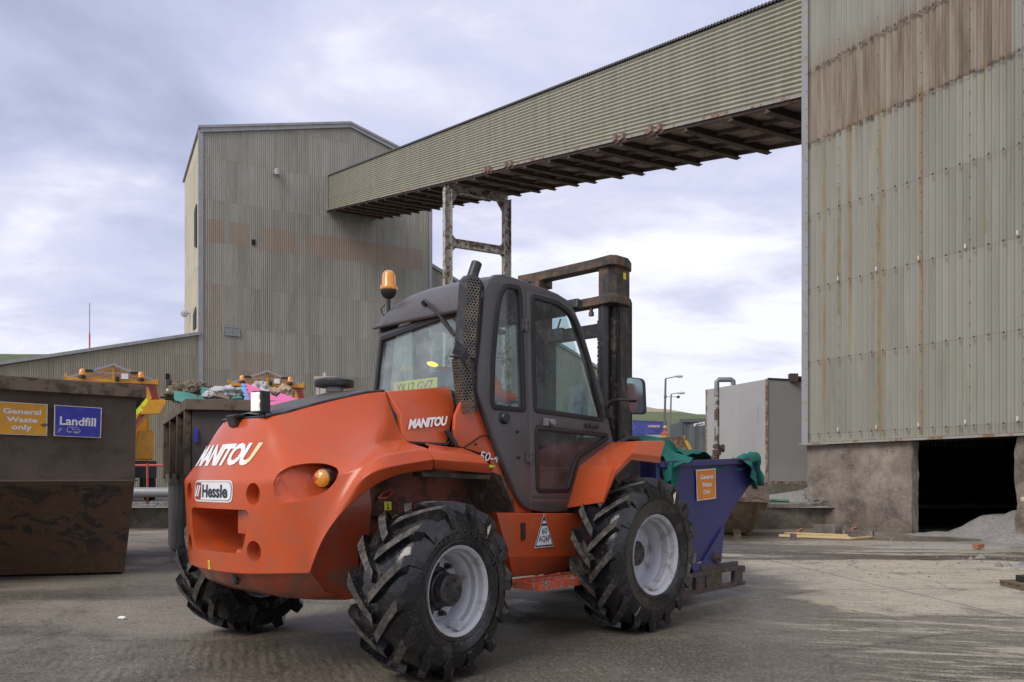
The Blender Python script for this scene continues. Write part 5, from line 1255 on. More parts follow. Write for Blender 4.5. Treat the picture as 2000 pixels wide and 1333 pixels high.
q = MB(); q.box((1.32, 0, 1.50), (.5, .5, .12)); q.box((1.08, 0, 1.80), (.14, .48, .50), 0, Matrix.Rotation(R(-8), 3, 'Y')); q.box((1.3, 0, 1.25), (.36, .36, .4)); q.build('seat', M['interior'], fk, bevel=.04, seg=3)
q = MB(); q.box((2.05, 0, 1.45), (.28, .9, .35)); q.tube([(2.0, 0, 1.5), (1.75, 0, 1.72)], .03, 10)
cc = V((1.72, 0, 1.75)); R_ = Matrix.Rotation(R(-35), 3, 'Y'); q.tube([cc+R_ @ V((.19*math.cos(t*math.pi/12), .19*math.sin(t*math.pi/12), 0)) for t in range(25)], .014, 8)
for t in range(3): q.tube([cc, cc+R_ @ V((.19*math.cos(t*2.09), .19*math.sin(t*2.09), 0))], .010, 6)
q.build('dashboard_and_wheel', M['interior'], fk, smooth=40)
# rear wiper
q = MB(); a = L(830, 585, -.02); a = V((xr-.02, a.y, a.z)); a = L(831, 587, x=xr-.05); c = L(862, 622, x=xr-.07); d = L(885, 652, x=xr-.05)
q.tube([L(826, 591, x=xr+.0), a, c], [.016, .014, .008], 8); q.bar(c, L(888, 655, x=xr-.05), .016, .03); q.bar(L(868, 625, x=xr-.05), d, .012, .018); q.tube([L(827, 592, x=xr+.01), L(827, 592, x=xr-.05)], .018, 10); q.build('wiper', M['black'], fk)
# number plate at the foot of the rear window
pc = (L(762, 768, x=xb-.02)+L(857, 746, x=xb-.02))/2; pc = L(810, 756, x=xb+.035)
q = MB(); q.prism([pc+V((0, y, z)) for y, z in ((-.26, -.055), (.26, -.055), (.26, .055), (-.26, .055))], V((.006, 0, 0))); npl = q.build('number_plate', M['yellow'], fk)
text_on('plate_lettering', 'YK17 GVZ', lambda u, v: pc+V((-.002, -u, v)), .44, .075, M['ink_grey'], npl, bold=.004)
q = MB(); c = L(846, 712, x=1.3); q.lathe([(-.05, .0), (-.045, .02), (0, .028), (.03, .02), (.04, 0)], c, 'X', 16); q.v = [V((p.x, c.y+(p.y-c.y)*1.5, c.z+(p.z-c.z)*.8-(p.y-c.y)*-.5)) for p in q.v]; q.build('amber_glow_blob', amber('lit_amber', (.9, .5, .02), 2.0), fk, smooth=40)  # added glowing blob, imitates an amber glow in the rear window
# beacon on its bracket
c = L(759, 567, .50); q = MB(); q.lathe([(-.075, .0), (-.07, .025), (-.05, .052), (-.02, .066), (.0, .068)], c, 'Z', 28); q.tube([c+V((0, 0, -.07)), c+V((0, 0, -.20))], .016, 10); q.tube([c+V((0, 0, -.19)), c+V((.03, -.03, -.20)), c+V((.10, -.10, -.16))], .014, 8)
q.tube([c+V((-.02, .02, -.12)), c+V((-.05, .04, -.16)), c+V((-.03, .02, -.22)), c+V((.02, -.04, -.245)), c+V((.07, -.08, -.18))], .006, 6); q.prism([c+V((.06, -.06, -.20)), c+V((.13, -.14, -.10)), c+V((.14, -.14, -.18))], V((.01, .01, 0)))
bc = q.build('beacon', M['black'], fk, smooth=40); q = MB(); q.lathe([(.0, .067), (.01, .072), (.025, .070), (.045, .056), (.11, .054), (.135, .048), (.155, .033), (.165, 0)], c, 'Z', 28); q.build('beacon_lens', M['amber'], bc, smooth=50)
q = MB(); q.lathe([(.0, .0), (.02, .02), (.08, .02), (.09, 0)], c, 'Z', 10); q.build('reflector', M['sign_amber'], bc)
# exhaust stack with its perforated guard
def tubepx(pts, y): return [L(px, py, y) for px, py in pts]
YE = -.60
q = MB(); q.tube(tubepx([(907, 760), (906, 700), (917, 575)], YE), .045, 14); pe = L(917, 575, YE)
q.tube([L(918, 560, YE), L(921, 545, YE), L(931, 515, YE)], .040, 24, cap=False); q.tube([L(921, 545, YE), L(931, 515, YE)], .034, 24, cap=False)
ex = q.build('exhaust', M['black'], fk, smooth=50)
def guard(name, c0, c1, hw, angs, cap=True, slant0=0, slant1=0):
    c0, c1 = V(c0), V(c1); t = (c1-c0).normalized(); u = V((1, 0, 0)); u = (u-t*u.dot(t)).normalized(); w_ = t.cross(u)
    pr = [u*math.cos(a)*hw+w_*math.sin(a)*hw for a in angs]; return c0, c1, t, pr
def octo(name, c0, c1, hw, perf_faces, top_taper=True):
    n = 6; angs = [R(30+60*i) for i in range(n)]; c0, c1, t, pr = guard(name, c0, c1, hw, angs)
    Lh = (c1-c0).length
    for grp, mt, nm in ((0, M['black'], name), (1, M['perf'], name+'_perforated')):
        q = MB(); uvs = []
        for i in range(n):
            if (i in perf_faces) != bool(grp): continue
            a, b2 = pr[i], pr[(i+1) % n]; q.add([c0+a, c0+b2, c1+b2, c1+a], [(0, 1, 2, 3)]); wl_ = (b2-a).length; uvs += [(0, 0), (wl_, 0), (wl_, Lh), (0, Lh)]
        if not grp and top_taper:
            q.loft([[c1+p for p in pr], [c1+t*.035+p*.72 for p in pr]], closed=True); q.add([c1+t*.035+p*.72 for p in pr], [tuple(range(n))]); uvs += [(0, 0)]*(2*n+n)
        me = bpy.data.meshes.new(nm); me.from_pydata([tuple(p) for p in q.v], [], q.f); me.materials.append(mt); ul = me.uv_layers.new(name='uv')
        for lp in me.loops: ul.data[lp.index].uv = uvs[lp.vertex_index]
        o = bpy.data.objects.new(nm, me); COL.objects.link(o); o.parent = ex
        md = o.modifiers.new('so', 'SOLIDIFY'); md.thickness = .003
PF = tuple(i for i in range(6))
octo('guard', L(909, 702, YE), L(921, 552, YE), .090, EXF if False else (3, 4, 5), True)
octo('lower_guard', L(913, 806, YE-.0), L(903, 700, YE-.02), .078, (2, 3, 4, 5), False)
q = MB(); p0 = L(880, 694, YE-.03); q.tube([L(878, 696, YE-.06), L(900, 699, YE-.09), L(921, 735, YE-.08), L(929, 770, YE-.06)], .006, 6); q.prism([L(892, 664, YE-.085), L(912, 684, YE-.085), L(931, 735, YE-.07), L(918, 735, YE-.07), L(900, 696, YE-.085), L(884, 690, YE-.085)], V((0, .006, 0))); q.build('guard_strap', M['black'], ex)
# rubber catch on the hood side and lift strut
q = MB(); q.bar(L(871, 840, -.60), L(892, 872, -.63), .035, .03); q.build('hood_catch', M['rubber'], fk, bevel=.006)
# door mirror on its arm, right-hand side; roof-edge work lamp
q = MB(); p = L(1189, 805, -.68); q.box(p, (.06, .05, .10)); q.tube([p+V((0, 0, .03)), L(1190, 790, -.74), L(1196, 783, -.80), L(1208, 781, -.86), L(1228, 782, -.95)], .011, 8); q.tube([p+V((0, 0, -.05)), p+V((0, 0, .09))], .018, 8); mr = q.build('mirror_arm', M['black'], fk, smooth=40)
mc = L(1242, 772, -.98); R2 = Matrix.Rotation(FKZ-FKZ+R(0), 3, 'Z')
vx = V((.0, -1, 0)); # mirror faces back and slightly inward
nrm = V((-.985, -.0, -.03)).normalized(); ux = V((0, 0, 1)).cross(nrm).normalized(); 
mo = rnd_poly([(-.085, -.165), (.06, -.155), (.10, .16), (-.07, .13)], [.04, .03, .04, .05], 5)
sx_ = -1
q = MB(); q.prism([mc+ux*(sx_*a)+V((0, 0, b2)) for a, b2 in mo], -nrm*.035); mh = q.build('mirror_housing', M['black'], mr, bevel=.006); q = MB(); q.add([mc+nrm*.004+ux*(sx_*a*.92)+V((0, 0, b2*.94)) for a, b2 in mo], [tuple(range(len(mo)))]); q.build('mirror_glass', M['mirror'], mr)
q = MB(); c = L(1117, 597, -.50); c = L(1118, 597, -.45); q.box(c, (.07, .16, .085), 0, Matrix.Rotation(R(14), 3, 'Y')); q.bar(c+V((-.10, 0, -.02)), c, .03, .03); q.build('work_lamp', M['black'], fk, bevel=.01)
q = MB(); c = L(1085, 655, .2); q.box(c, (.03, .20, .12)); q.tube([c+V((.02, 0, .04)), c+V((.1, .02, .17))], .01, 6); q.build('interior_mirror', M['black'], fk, bevel=.015)
q = MB(); c = L(1134, 790, -.3); q.prism([c+V((0, y, z)) for y, z in ((-.08, -.11), (.08, -.11), (.08, .11), (-.08, .11))], V((.004, 0, 0))); q.build('screen_sheet', M['bag_white'], fk)

# ---------------- mast
XM = 2.62
q = MB()
ztop = 2.80
for sy in (1, -1):
    m_ = MB(); yo = -.545*sy; yi = -.44*sy
    m_.prism([V((XM+.04, yo, .25)), V((XM+.26, yo, .25)), V((XM+.26, yo, ztop)), V((XM+.04, yo, ztop))], V((0, .030*sy, 0)))
    m_.prism([V((XM+.04, yo, .25)), V((XM+.08, yo, .25)), V((XM+.08, yo, ztop)), V((XM+.04, yo, ztop))], V((0, .12*sy, 0)))
    m_.prism([V((XM+.22, yo, .25)), V((XM+.26, yo, .25)), V((XM+.26, yo, ztop)), V((XM+.22, yo, ztop))], V((0, .12*sy, 0)))
    m_.build('mast_rail', M['steel_dark'], fk, bevel=.004)
    m_ = MB(); m_.box((XM+.16, -.40*sy, 1.75), (.12, .05, 2.5)); m_.prism([V((XM+.10, -.36*sy, 1.6)), V((XM+.10, -.36*sy, 2.62)), V((XM+.16, -.30*sy, 2.62)), V((XM+.16, -.30*sy, 1.75))], V((.03, 0, 0))); m_.build('inner_mast_rail', M['steel_dark'], fk, bevel=.004)
    m_ = MB(); m_.tube([(XM+.0, -.42*sy, .6), (XM+.0, -.42*sy, 2.74)], .052, 24); m_.lathe([(0, .052), (.0, .058), (.07, .058), (.07, .05)], (XM, -.42*sy, 1.20), 'Z', 24); m_.build('lift_cylinder', M['black'], fk, smooth=40)
    m_ = MB()
    for i in range(46): m_.box((XM+.02, -.345*sy, .9+i*.038), (.022 if i % 2 else .012, .018, .030))
    m_.build('lift_chain', M['steel_dark'], fk)
    m_ = MB(); m_.prism([V((XM-.05, -.50*sy, 2.78)), V((XM+.02, -.545*sy, 2.78)), V((XM+.22, -.545*sy, 2.78)), V((XM+.24, -.44*sy, 2.78)), V((XM+.0, -.36*sy, 2.78)), V((XM-.05, -.40*sy, 2.78))], V((0, 0, .34)))
    m_.build('mast_head', M['mast'], fk, bevel=.006); 
    m_ = MB(); m_.tube([(XM-.02, -.46*sy, 2.80), (XM-.02, -.46*sy, 2.96)], .032, 14); m_.tube([(XM-.02, -.46*sy, 2.97), (XM-.02, -.46*sy, 3.09)], .030, 14); m_.build('cylinder_head', M['black'], fk, smooth=40)
def crossbar(z0, z1, dx, nm, y=.60, rx=.10):
    m_ = MB(); o_ = [(XM-.07+dx, -.34), (XM-.09+dx, -y+.05), (XM-.04+dx, -y+.01), (XM+.12, -y), (XM+.27, -y+.07), (XM+.30, -y+.16), (XM+.14, -.40), (XM+.06, -.30)]
    o_ = o_+[(a, -b2) for a, b2 in o_[::-1]]; m_.prism([V((a, b2, z0)) for a, b2 in o_], V((0, 0, z1-z0))); return m_.build(nm, M['mast'], fk, bevel=.008)
zt3 = L(1190, 512, x=XM).z
crossbar(3.08, 3.165, 0, 'mast_crossbar'); crossbar(2.745, 2.825, 0, 'mast_crossbar')
q = MB(); q.bar(V((XM+.13, -.42, 2.56)), V((XM+.13, .42, 2.56)), .06, .12); q.bar(V((XM+.13, -.42, 1.5)), V((XM+.13, .42, 1.5)), .06, .12); q.build('inner_crossbar', M['steel_dark'], fk, bevel=.005)
q = MB(); q.tube([(XM-.03, -.30, 2.70), (XM-.03, -.30, 2.76)], .018, 6); q.tube([(XM-.03, -.30, 2.665), (XM-.03, -.30, 2.70)], .026, 6); q.box((XM-.04, .33, 3.03), (.1, .10, .1)); q.build('chain_anchor', M['mast'], fk)
q = MB(); q.add([V((XM+.115, -.549, 2.985)), V((XM+.155, -.549, 2.985)), V((XM+.155, -.549, 3.045)), V((XM+.115, -.549, 3.045))], [(0, 1, 2, 3)]); q.build('mast_sticker', M['sticker_yellow'], fk)
q = MB(); q.tube([L(1205, 868, -.55), L(1225, 856, -.58), L(1245, 858, -.6), L(1258, 872, -.6)], .028, 10); q.tube([L(1210, 880, -.5), L(1230, 866, -.5), L(1250, 868, -.5)], .02, 8); q.build('hydraulic_hoses', M['black'], fk, smooth=60)
q = MB(); q.box((2.98, 0, .55), (.08, 1.15, .10)); q.box((2.98, 0, .95), (.08, 1.15, .10)); q.box((2.97, -.4, .75), (.06, .08, .45)); q.box((2.97, .4, .75), (.06, .08, .45)); q.build('fork_carriage', M['mast'], fk, bevel=.005)
for y in (-.36, .36):
    q = MB(); q.box((3.04, y, .62), (.05, .13, .86)); q.prism([V((3.02, y-.065, .18)), V((4.2, y-.065, .20)), V((4.2, y-.065, .222)), V((3.02, y-.065, .235))], V((0, .13, 0))); q.build('fork', M['steel_dark'], fk, bevel=.004)

# ---------------- driver
def person_mesh(name, chain, mats, parent=None):
    """chain: list of (joint, parent index, radius)"""
    me = bpy.data.meshes.new(name); me.from_pydata([tuple(c[0]) for c in chain], [(i, c[1]) for i, c in enumerate(chain) if c[1] is not None], [])
    o = bpy.data.objects.new(name, me); COL.objects.link(o); o.parent = parent
    md = o.modifiers.new('sk', 'SKIN'); md.use_smooth_shade = True
    for i, c in enumerate(chain):
        s_ = me.skin_vertices[0].data[i]; r = c[2]; s_.radius = r if isinstance(r, tuple) else (r, r); s_.use_root = (i == 0)
    md = o.modifiers.new('ss', 'SUBSURF'); md.levels = md.render_levels = 2
    o = bake(o); 
    for m_ in mats: o.data.materials.append(m_)
    for p in o.data.polygons: p.use_smooth = True
    return o
fm = Matrix.Translation((FO[0], FO[1], 0)) @ Matrix.Rotation(FKZ, 4, 'Z')
def head(parent, c, fwd, mats):
    """a head with brow, nose, mouth, ears; fwd is the facing direction"""
    c = V(c); fwd = V(fwd).normalized(); rt = fwd.cross(V((0, 0, 1))).normalized(); bm = bmesh.new(); bmesh.ops.create_icosphere(bm, subdivisions=4, radius=1)
    for v in bm.verts:
        x, y, z = v.co; r = V((x*.076, y*.095, z*.115))
        if z < 0: r.x *= 1-.25*z*z; r.y *= 1-.10*z*z
        if y > 0:
            r.y += .020*math.exp(-((x/.16)**2+((z+.12)/.22)**2)); r.y -= .010*math.exp(-(((abs(x)-.38)/.18)**2+((z-.10)/.14)**2)); r.y -= .004*math.exp(-((x/.3)**2+((z+.48)/.05)**2))
        r.x += math.copysign(.012, x)*math.exp(-((y/.16)**2+((z)/.25)**2)) if abs(x) > .9 else 0
        v.co = c+rt*r.x+fwd*r.y+V((0, 0, r.z))
    me = bpy.data.meshes.new('head'); bm.to_mesh(me); bm.free(); 
    for m_ in mats: me.materials.append(m_)
    for p in me.polygons: p.use_smooth = True
    return me
def join(objs, name):
    bm = bmesh.new(); mats = []
    for o in objs:
        me = o if isinstance(o, bpy.types.Mesh) else o.data; off_ = len(mats); mats += list(me.materials); t = bmesh.new(); t.from_mesh(me)
        for f in t.faces: f.material_index += off_
        tmp = bpy.data.meshes.new('t'); t.to_mesh(tmp); t.free(); bm.from_mesh(tmp); bpy.data.meshes.remove(tmp)
    me = bpy.data.meshes.new(name); bm.to_mesh(me); bm.free()
    for m_ in mats: me.materials.append(m_)
    for o in objs:
        if not isinstance(o, bpy.types.Mesh): bpy.data.objects.remove(o)
    o = bpy.data.objects.new(name, me); COL.objects.link(o); return o
def hand(chain, wrist_i, wrist, fwd, up, s=1.):
    """palm and five curled fingers continuing an arm"""
    fwd = V(fwd).normalized(); up = V(up).normalized(); rt = fwd.cross(up); b0 = len(chain)
    chain.append((V(wrist)+fwd*.05*s, wrist_i, (.030*s, .018*s)))
    for k in range(4):
        b1 = V(wrist)+fwd*.085*s+rt*(k-1.5)*.020*s; i = len(chain); ln = (.036, .042, .040, .032)[k]*s
        chain.append((b1, b0, .010*s)); chain.append((b1+(fwd-up*.5).normalized()*ln, i, .009*s)); chain.append((b1+(fwd-up*.5).normalized()*ln+(-up-fwd*.3).normalized()*ln*.8, i+1, .008*s))
    i = len(chain); chain.append((V(wrist)+fwd*.045*s+rt*.040*s-up*.012*s, b0, .011*s)); chain.append((V(wrist)+fwd*.075*s+rt*.050*s-up*.035*s, i, .009*s))
hx, hz_ = 1.28, 1.60
ch = [(V((hx, 0, hz_)), None, (.15, .12)), (V((hx-.02, 0, hz_+.20)), 0, (.15, .11)), (V((hx+.0, 0, hz_+.40)), 1, (.17, .12)), (V((hx+.02, 0, hz_+.53)), 2, (.10, .08)), (V((hx+.04, 0, hz_+.60)), 3, .055)]
for sy in (-1, 1):
    i = len(ch); ch += [(V((hx+.01, .20*sy, hz_+.47)), 2, .068), (V((hx+.12, .27*sy, hz_+.24)), i, .052), (V((hx+.37, .19*sy, hz_+.27)), i+1, .038)]
    i = len(ch); ch += [(V((hx+.20, .11*sy, hz_+.02)), 0, .085), (V((hx+.50, .13*sy, hz_+.02)), i, .065), (V((hx+.62, .13*sy, hz_-.36)), i+1, .045), (V((hx+.74, .13*sy, hz_-.40)), i+2, .042)]
torso = person_mesh('jacket', ch, [M['hiviz']])
hc_ = []; 
for sy in (-1, 1):
    c_ = [(V((hx+.33, .20*sy, hz_+.27)), None, .030), (V((hx+.41, .185*sy, hz_+.28)), 0, .026)]; hand(c_, 1, (hx+.42, .18*sy, hz_+.285), (1, 0, .1), (0, 0, 1)); hc_.append(person_mesh('hand', c_, [M['skin']]))
hm = head(None, (hx+.09, 0, hz_+.76), (1, 0, 0), [M['skin']])
drv = join([torso, hm]+hc_, 'person')
drv.matrix_world = fm @ Matrix.Diagonal((1, 1.14, 1, 1)); tag(drv, 'driver in an orange high-visibility jacket sitting behind the wheel in the forklift cab', 'person')
q = MB(); q.lathe([(-.03, .088), (-.02, .094), (.04, .092), (.075, .07), (.095, .03), (.10, 0)], (hx+.085, 0, hz_+.80), 'Z', 20); q.build('hat', M['navy'], drv, smooth=60)
for z in (.12, .32):
    q = MB(); q.lathe([(-.02, .150), (.02, .150)], (0, 0, 0), 'Z', 20); q.v = [V((p.x*.85+hx, p.y*1.22, p.z+hz_+z)) for p in q.v]; q.build('reflective_band', M['hiviz_y'], drv)

# ---------------- blue tipping skip on the forks
YS = -.74; YT = .80
sk = empty('tipping_skip', (fm @ V((3.9, 0, .1))), FKZ, label='dark blue tipping skip with an orange waste sign carried on the forklift forks', cat='skip')
SO = V((3.9, 0, .1))
S2 = lambda px, py, y=YS: L(px, py, y)-SO
prof_px = [(1292, 908), (1452, 900), (1484, 915), (1468, 941), (1432, 994), (1415, 1026), (1374, 1095), (1346, 1105), (1330, 1108)]
pr = [S2(*p) for p in prof_px]; pr[0] = V((3.02, YS, pr[0].z+SO.z+.0))-SO; pr.append(V((3.06, YS, .45))-SO)
q = MB(); th = .012
inn_ = lambda p, y: V((p.x, y, p.z))
q.prism(pr, V((0, th, 0))); q.prism([inn_(p, YT) for p in pr], V((0, -th, 0)))
path = [pr[2], pr[3], pr[4], pr[5], pr[6], pr[7], pr[8], pr[9], pr[0]]
for a, c in zip(path[:-1], path[1:]):
    n = V((c.z-a.z, 0, -(c.x-a.x))).normalized()*.012
    q.add([inn_(a, YS-.002), inn_(c, YS-.002), inn_(c, YT), inn_(a, YT), inn_(a, YS-.002)+n, inn_(c, YS-.002)+n, inn_(c, YT)+n, inn_(a, YT)+n], [(0, 1, 2, 3), (7, 6, 5, 4), (0, 4, 5, 1), (2, 6, 7, 3)])
q.build('skip_body', M['blue'], sk)
q = MB(); r0, r1_ = pr[0]+V((-.05, -.02, .0)), pr[1]+V((.05, -.02, 0)); q.bar(r0, r1_, .06, .055); q.bar(inn_(r0, YT), inn_(r1_, YT), .06, .055); q.bar(r0+V((.0, 0, -.06)), inn_(r0, YT)+V((0, 0, -.06)), .06, .16); q.tube([S2(1462, 935), S2(1478, 938), S2(1484, 930), S2(1483, 921)], .010, 8)
q.build('rim', M['blue'], sk, bevel=.006)
q = MB(); q.prism([S2(1415, 1028, YS-.03), S2(1409, 1098, YS-.03), S2(1390, 1115, YS-.03), S2(1357, 1121, YS-.03), S2(1349, 1104, YS-.03), S2(1372, 1100, YS-.03)], V((0, .02, 0))); q.prism([S2(1415, 1028, YT), S2(1409, 1098, YT), S2(1357, 1121, YT), S2(1372, 1100, YT)], V((0, .02, 0)))
q.box((V((3.06, 0, .62))-SO), (.06, .9, .5)); q.build('side_gusset', M['blue'], sk, bevel=.003)
c = S2(1400, 1090, YS-.05); q = MB(); q.lathe([(.04, .05), (-.01, .05), (-.02, .035), (-.02, .02), (-.045, .02), (-.045, 0)], c, 'Y', 20); q.build('pivot_roller', M['base_steel'], sk, smooth=40)
# pallet-like base frame
q = MB(); zt4 = .30; x0, x1 = 3.2, 4.50; zb4 = .10
for y in (YS-.05, -.20, .20, YT-.02):
    q.bar(V((x0, y, zt4-.02))-SO, V((x1, y, zt4-.02))-SO, .06, .04); q.bar(V((x0, y, zb4+.02))-SO, V((x1, y, zb4+.02))-SO, .07, .04)
    for x in (x0+.08, x0+.42, x1-.62, x1-.12): q.box(V((x, y, (zt4+zb4)/2))-SO, (.16 if x != x1-.62 else .30, .05, zt4-zb4-.06))
for x in (x0+.03, x1-.03, 3.9): q.bar(V((x, YS-.08, zt4-.045))-SO, V((x, YT, zt4-.045))-SO, .08, .05)
q.bar(V((x0+.5, YS-.02, zt4+.02))-SO, V((x1-.08, YS-.02, zt4+.02))-SO, .05, .05)
q.build('base_frame', M['base_steel'], sk, bevel=.004)
sa, sb_, sc_, sd_ = S2(1359, 918, YS-.014), S2(1397, 915, YS-.014), S2(1398, 974, YS-.014), S2(1361, 979, YS-.014)
q = MB(); q.prism([sa, sb_, sc_, sd_], V((0, -.003, 0))); sg_ = q.build('sign', M['sign_white'], sk); ctr = (sa+sb_+sc_+sd_)/4; uu = (sb_-sa).normalized(); vv = V((0, 0, 1)); w2 = (sb_-sa).length; h2 = (sa-sd_).length
q = MB(); q.add([ctr+(p-ctr)*.92+V((0, -.006, 0)) for p in (sa, sb_, sc_, sd_)], [(0, 1, 2, 3)]); q.build('sign_face', M['sign_orange'], sg_)
for i, t in enumerate(('General', 'Waste', 'Only')): text_on('sign_lettering', t, lambda u, v: ctr+uu*u+vv*(v+h2*.25-i*h2*.25)+V((0, -.008, 0)), w2*(.66, .50, .36)[i], h2*(.155, .155, .175)[i], M['white'], sg_, bold=.03)

def cloth(name, pts_fn, nu, nv, mat, amp=.02, fr=6., parent=None, seed=0):
    q = MB(); vs = []
    for j in range(nv+1):
        for i in range(nu+1):
            p = V(pts_fn(i/nu, j/nv)); w3 = V((mnoise.noise(p*fr+V((seed, 0, 0))), mnoise.noise(p*fr+V((0, seed, 9))), mnoise.noise(p*fr+V((5, 0, seed)))))*amp; vs.append(p+w3)
    q.add(vs, [(j*(nu+1)+i, j*(nu+1)+i+1, (j+1)*(nu+1)+i+1, (j+1)*(nu+1)+i) for j in range(nv) for i in range(nu)])
    o = q.build(name, mat, parent, smooth=80); md = o.modifiers.new('so', 'SOLIDIFY'); md.thickness = .004; return o
ztp = pr[1].z+SO.z+.03
def net_fn(u, v):
    x = 3.0+2.05*u; y = YS-.04+(YT-YS+.1)*v; z = ztp-.02+.22*math.exp(-((u-.16)/.17)**2)*math.sin(math.pi*min(1, v*1.2+.1))+.02*math.sin(7*u+5*v)-.20*math.exp(-((u-.62)/.24)**2)*math.sin(math.pi*v)**.5
    if v < .12:
        hang = math.exp(-((u-.10)/.06)**2)*.40*(1-v/.12)
        z -= hang; y -= .02
        if .16 < u < .80: z -= .07*(v < .12); y += .06
    if u > .90: z -= (u-.90)*2.9*(1-.5*v); x -= (u-.90)*.6
    return (x, y, z)
o = cloth('debris_netting', net_fn, 70, 40, M['net'], .035, 5); o.matrix_world = fm; tag(o, 'green debris netting draped over the top of the blue tipping skip', 'netting')

# ================================================================ LEFT SIDE: skips, waste, railing, gritters
def warp_skip(name, ftl, ftr, fbl, fbr, depth, h, label, mats, mid=1.15, back=None, group=None, rib_end=None):
    """open-topped waste skip: front top/bottom edges given on the ground plan, tapering to its base"""
    base = (V(fbl)+V(fbr))/2; e = empty(name, (base.x, base.y, 0), label=label, cat='skip', group=group); O_ = V((base.x, base.y, 0))
    u = (V(ftr)-V(ftl)).normalized(); n = V((0, 0, 1)).cross(u).normalized(); bk = V(back) if back else n*depth
    tl, tr, bl, br = [V(p)-O_ for p in (ftl, ftr, fbl, fbr)]
    T_ = [V((p.x, p.y, h)) for p in (tl, tr, tr+bk, tl+bk)]; ins = bk.normalized()*.30
    B_ = [V((p.x, p.y, .03)) for p in (bl, br, br+bk-ins*1.2, bl+bk-ins*1.2)]
    k = (mid-.03)/(h-.03); k2 = min(1, k+.35)
    Mm = [V((a.x+(c.x-a.x)*k2, a.y+(c.y-a.y)*k2, mid)) for a, c in zip(B_, T_)]
    q = MB(); nr = 10; cm_ = sum(Mm, V())/4
    for i in range(4):
        a, c = i, (i+1) % 4
        for lo, hi in ((B_, Mm), (Mm, T_)):
            grid = []
            for jj in range(nr+1):
                for ii in range(nr*2+1):
                    s_, t = ii/(nr*2), jj/nr; p = lo[a].lerp(lo[c], s_).lerp(hi[a].lerp(hi[c], s_), t); edge = math.sin(math.pi*s_)**.4*(math.sin(math.pi*t)**.4 if 0 < t < 1 else 0)
                    nn = (T_[c]-T_[a]).normalized().cross(V((0, 0, 1))); grid.append(p+-nn*edge*(.05*abs(mnoise.noise(p*1.7+V((3, 1, 2))))+.015*abs(mnoise.noise(p*5))))
            m2 = nr*2+1; q.add(grid, [(jj*m2+ii, jj*m2+ii+1, (jj+1)*m2+ii+1, (jj+1)*m2+ii) for jj in range(nr) for ii in range(nr*2)])
    q.add(B_, [(0, 1, 2, 3)]); q.add([(lambda p: p.lerp(V((cm_.x, cm_.y, p.z)), .04))(Mm[i].lerp(T_[i], .62)) for i in range(4)], [(3, 2, 1, 0)])
    q.build('skip_body', mats[0], e, smooth=22, weld=.002)
    q = MB(); out = lambda p: p+(p-sum(T_, V())/4).normalized()*.06
    for i in range(4):
        a, c = T_[i], T_[(i+1) % 4]; d = (c-a).normalized(); nn = d.cross(V((0, 0, 1))); q.bar(a+nn*.045-d*.07-V((0, 0, .075)), c+nn*.045+d*.07-V((0, 0, .075)), .11, .15)
    q.build('rim', mats[1], e, bevel=.008)
    q = MB()
    for i in range(4):
        a, c = Mm[i], Mm[(i+1) % 4]; d = (c-a).normalized(); nn = d.cross(V((0, 0, 1))); w_ = .02 if i != rib_end else .06; q.bar(a+nn*w_*.5, c+nn*w_*.5+d*(.03 if i == 0 else 0), w_, .02 if i != rib_end else .16)
    q.build('waist_band', mats[1], e, bevel=.003)
    if rib_end:
        i = rib_end
        for s_ in (.03, .36, .68, .96):
            q = MB(); a = Mm[i].lerp(Mm[(i+1) % 4], s_); c = T_[i].lerp(T_[(i+1) % 4], s_)-V((0, 0, .12)); d = (T_[(i+1) % 4]-T_[i]).normalized(); nn = d.cross(V((0, 0, 1))); q.bar(a+nn*.05, c+nn*.05, .10, .09, up=nn); q.build('rib', mats[1], e, bevel=.006)
    return e, O_, (tl, tr, bl, br), T_, Mm, B_
M['decal_skip'] = M['sign_white']
# first skip: nearest, on the left edge
tlp, trp = W(-330, 704, 7.9), W(267, 757, 9.75); blp, brp = V((-8.2, 9.35, 0)), G(243, 1122)
sk1, O1, c1_, T1, M1, B1 = warp_skip('waste_skip', tlp, trp, blp, brp, 4.2, 2.30, 'big rusty brown waste skip with one amber and one blue sign', [M['skip'], M['skip_rim']], mid=1.17, back=V((-1.9, 3.6, 0)))
def on_face(px, py, A, Bp, C, off=.0):
    """point on the plane through A, Bp, C seen at a photo pixel"""
    n = (Bp-A).cross(C-A).normalized(); d = V(((px-CX)/F, 1, -(py-HY)/F)); o_ = V((0, 0, CH)); t = (A-o_).dot(n)/d.dot(n); p = o_+d*t
    return p-d.normalized()*off
Aw, Bw, Cw = M1[0].lerp(M1[1], .55)+O1, M1[1]+O1, T1[0].lerp(T1[1], .80)+O1
def sign(px4, parent, O_, face, mats, off=.06):
    pts = [on_face(px, py, *face, off)-O_ for px, py in px4]; c = sum(pts, V())/4; u = (pts[1]-pts[0]).normalized(); n = u.cross(pts[3]-pts[0]).normalized(); v = n.cross(u); v = v if v.z > 0 else -v
    fw = V((0, -1, 0)); n = n if n.dot(fw) > 0 else -n
    q = MB(); q.prism(pts, -n*.004); s_ = q.build('sign', mats[0], parent); q = MB(); q.add([c+(p-c)*.955+n*.003 for p in pts], [(0, 1, 2, 3)]); q.build('sign_face', mats[1], s_)
    return s_, c+n*.006, u, v, (pts[1]-pts[0]).length, (pts[0]-pts[3]).length
s_, c, u, v, w2, h2 = sign([(-8, 784), (93, 790), (92, 852), (-8, 848)], sk1, O1, (Aw, Bw, Cw), (M['sign_white'], M['sign_amber']))
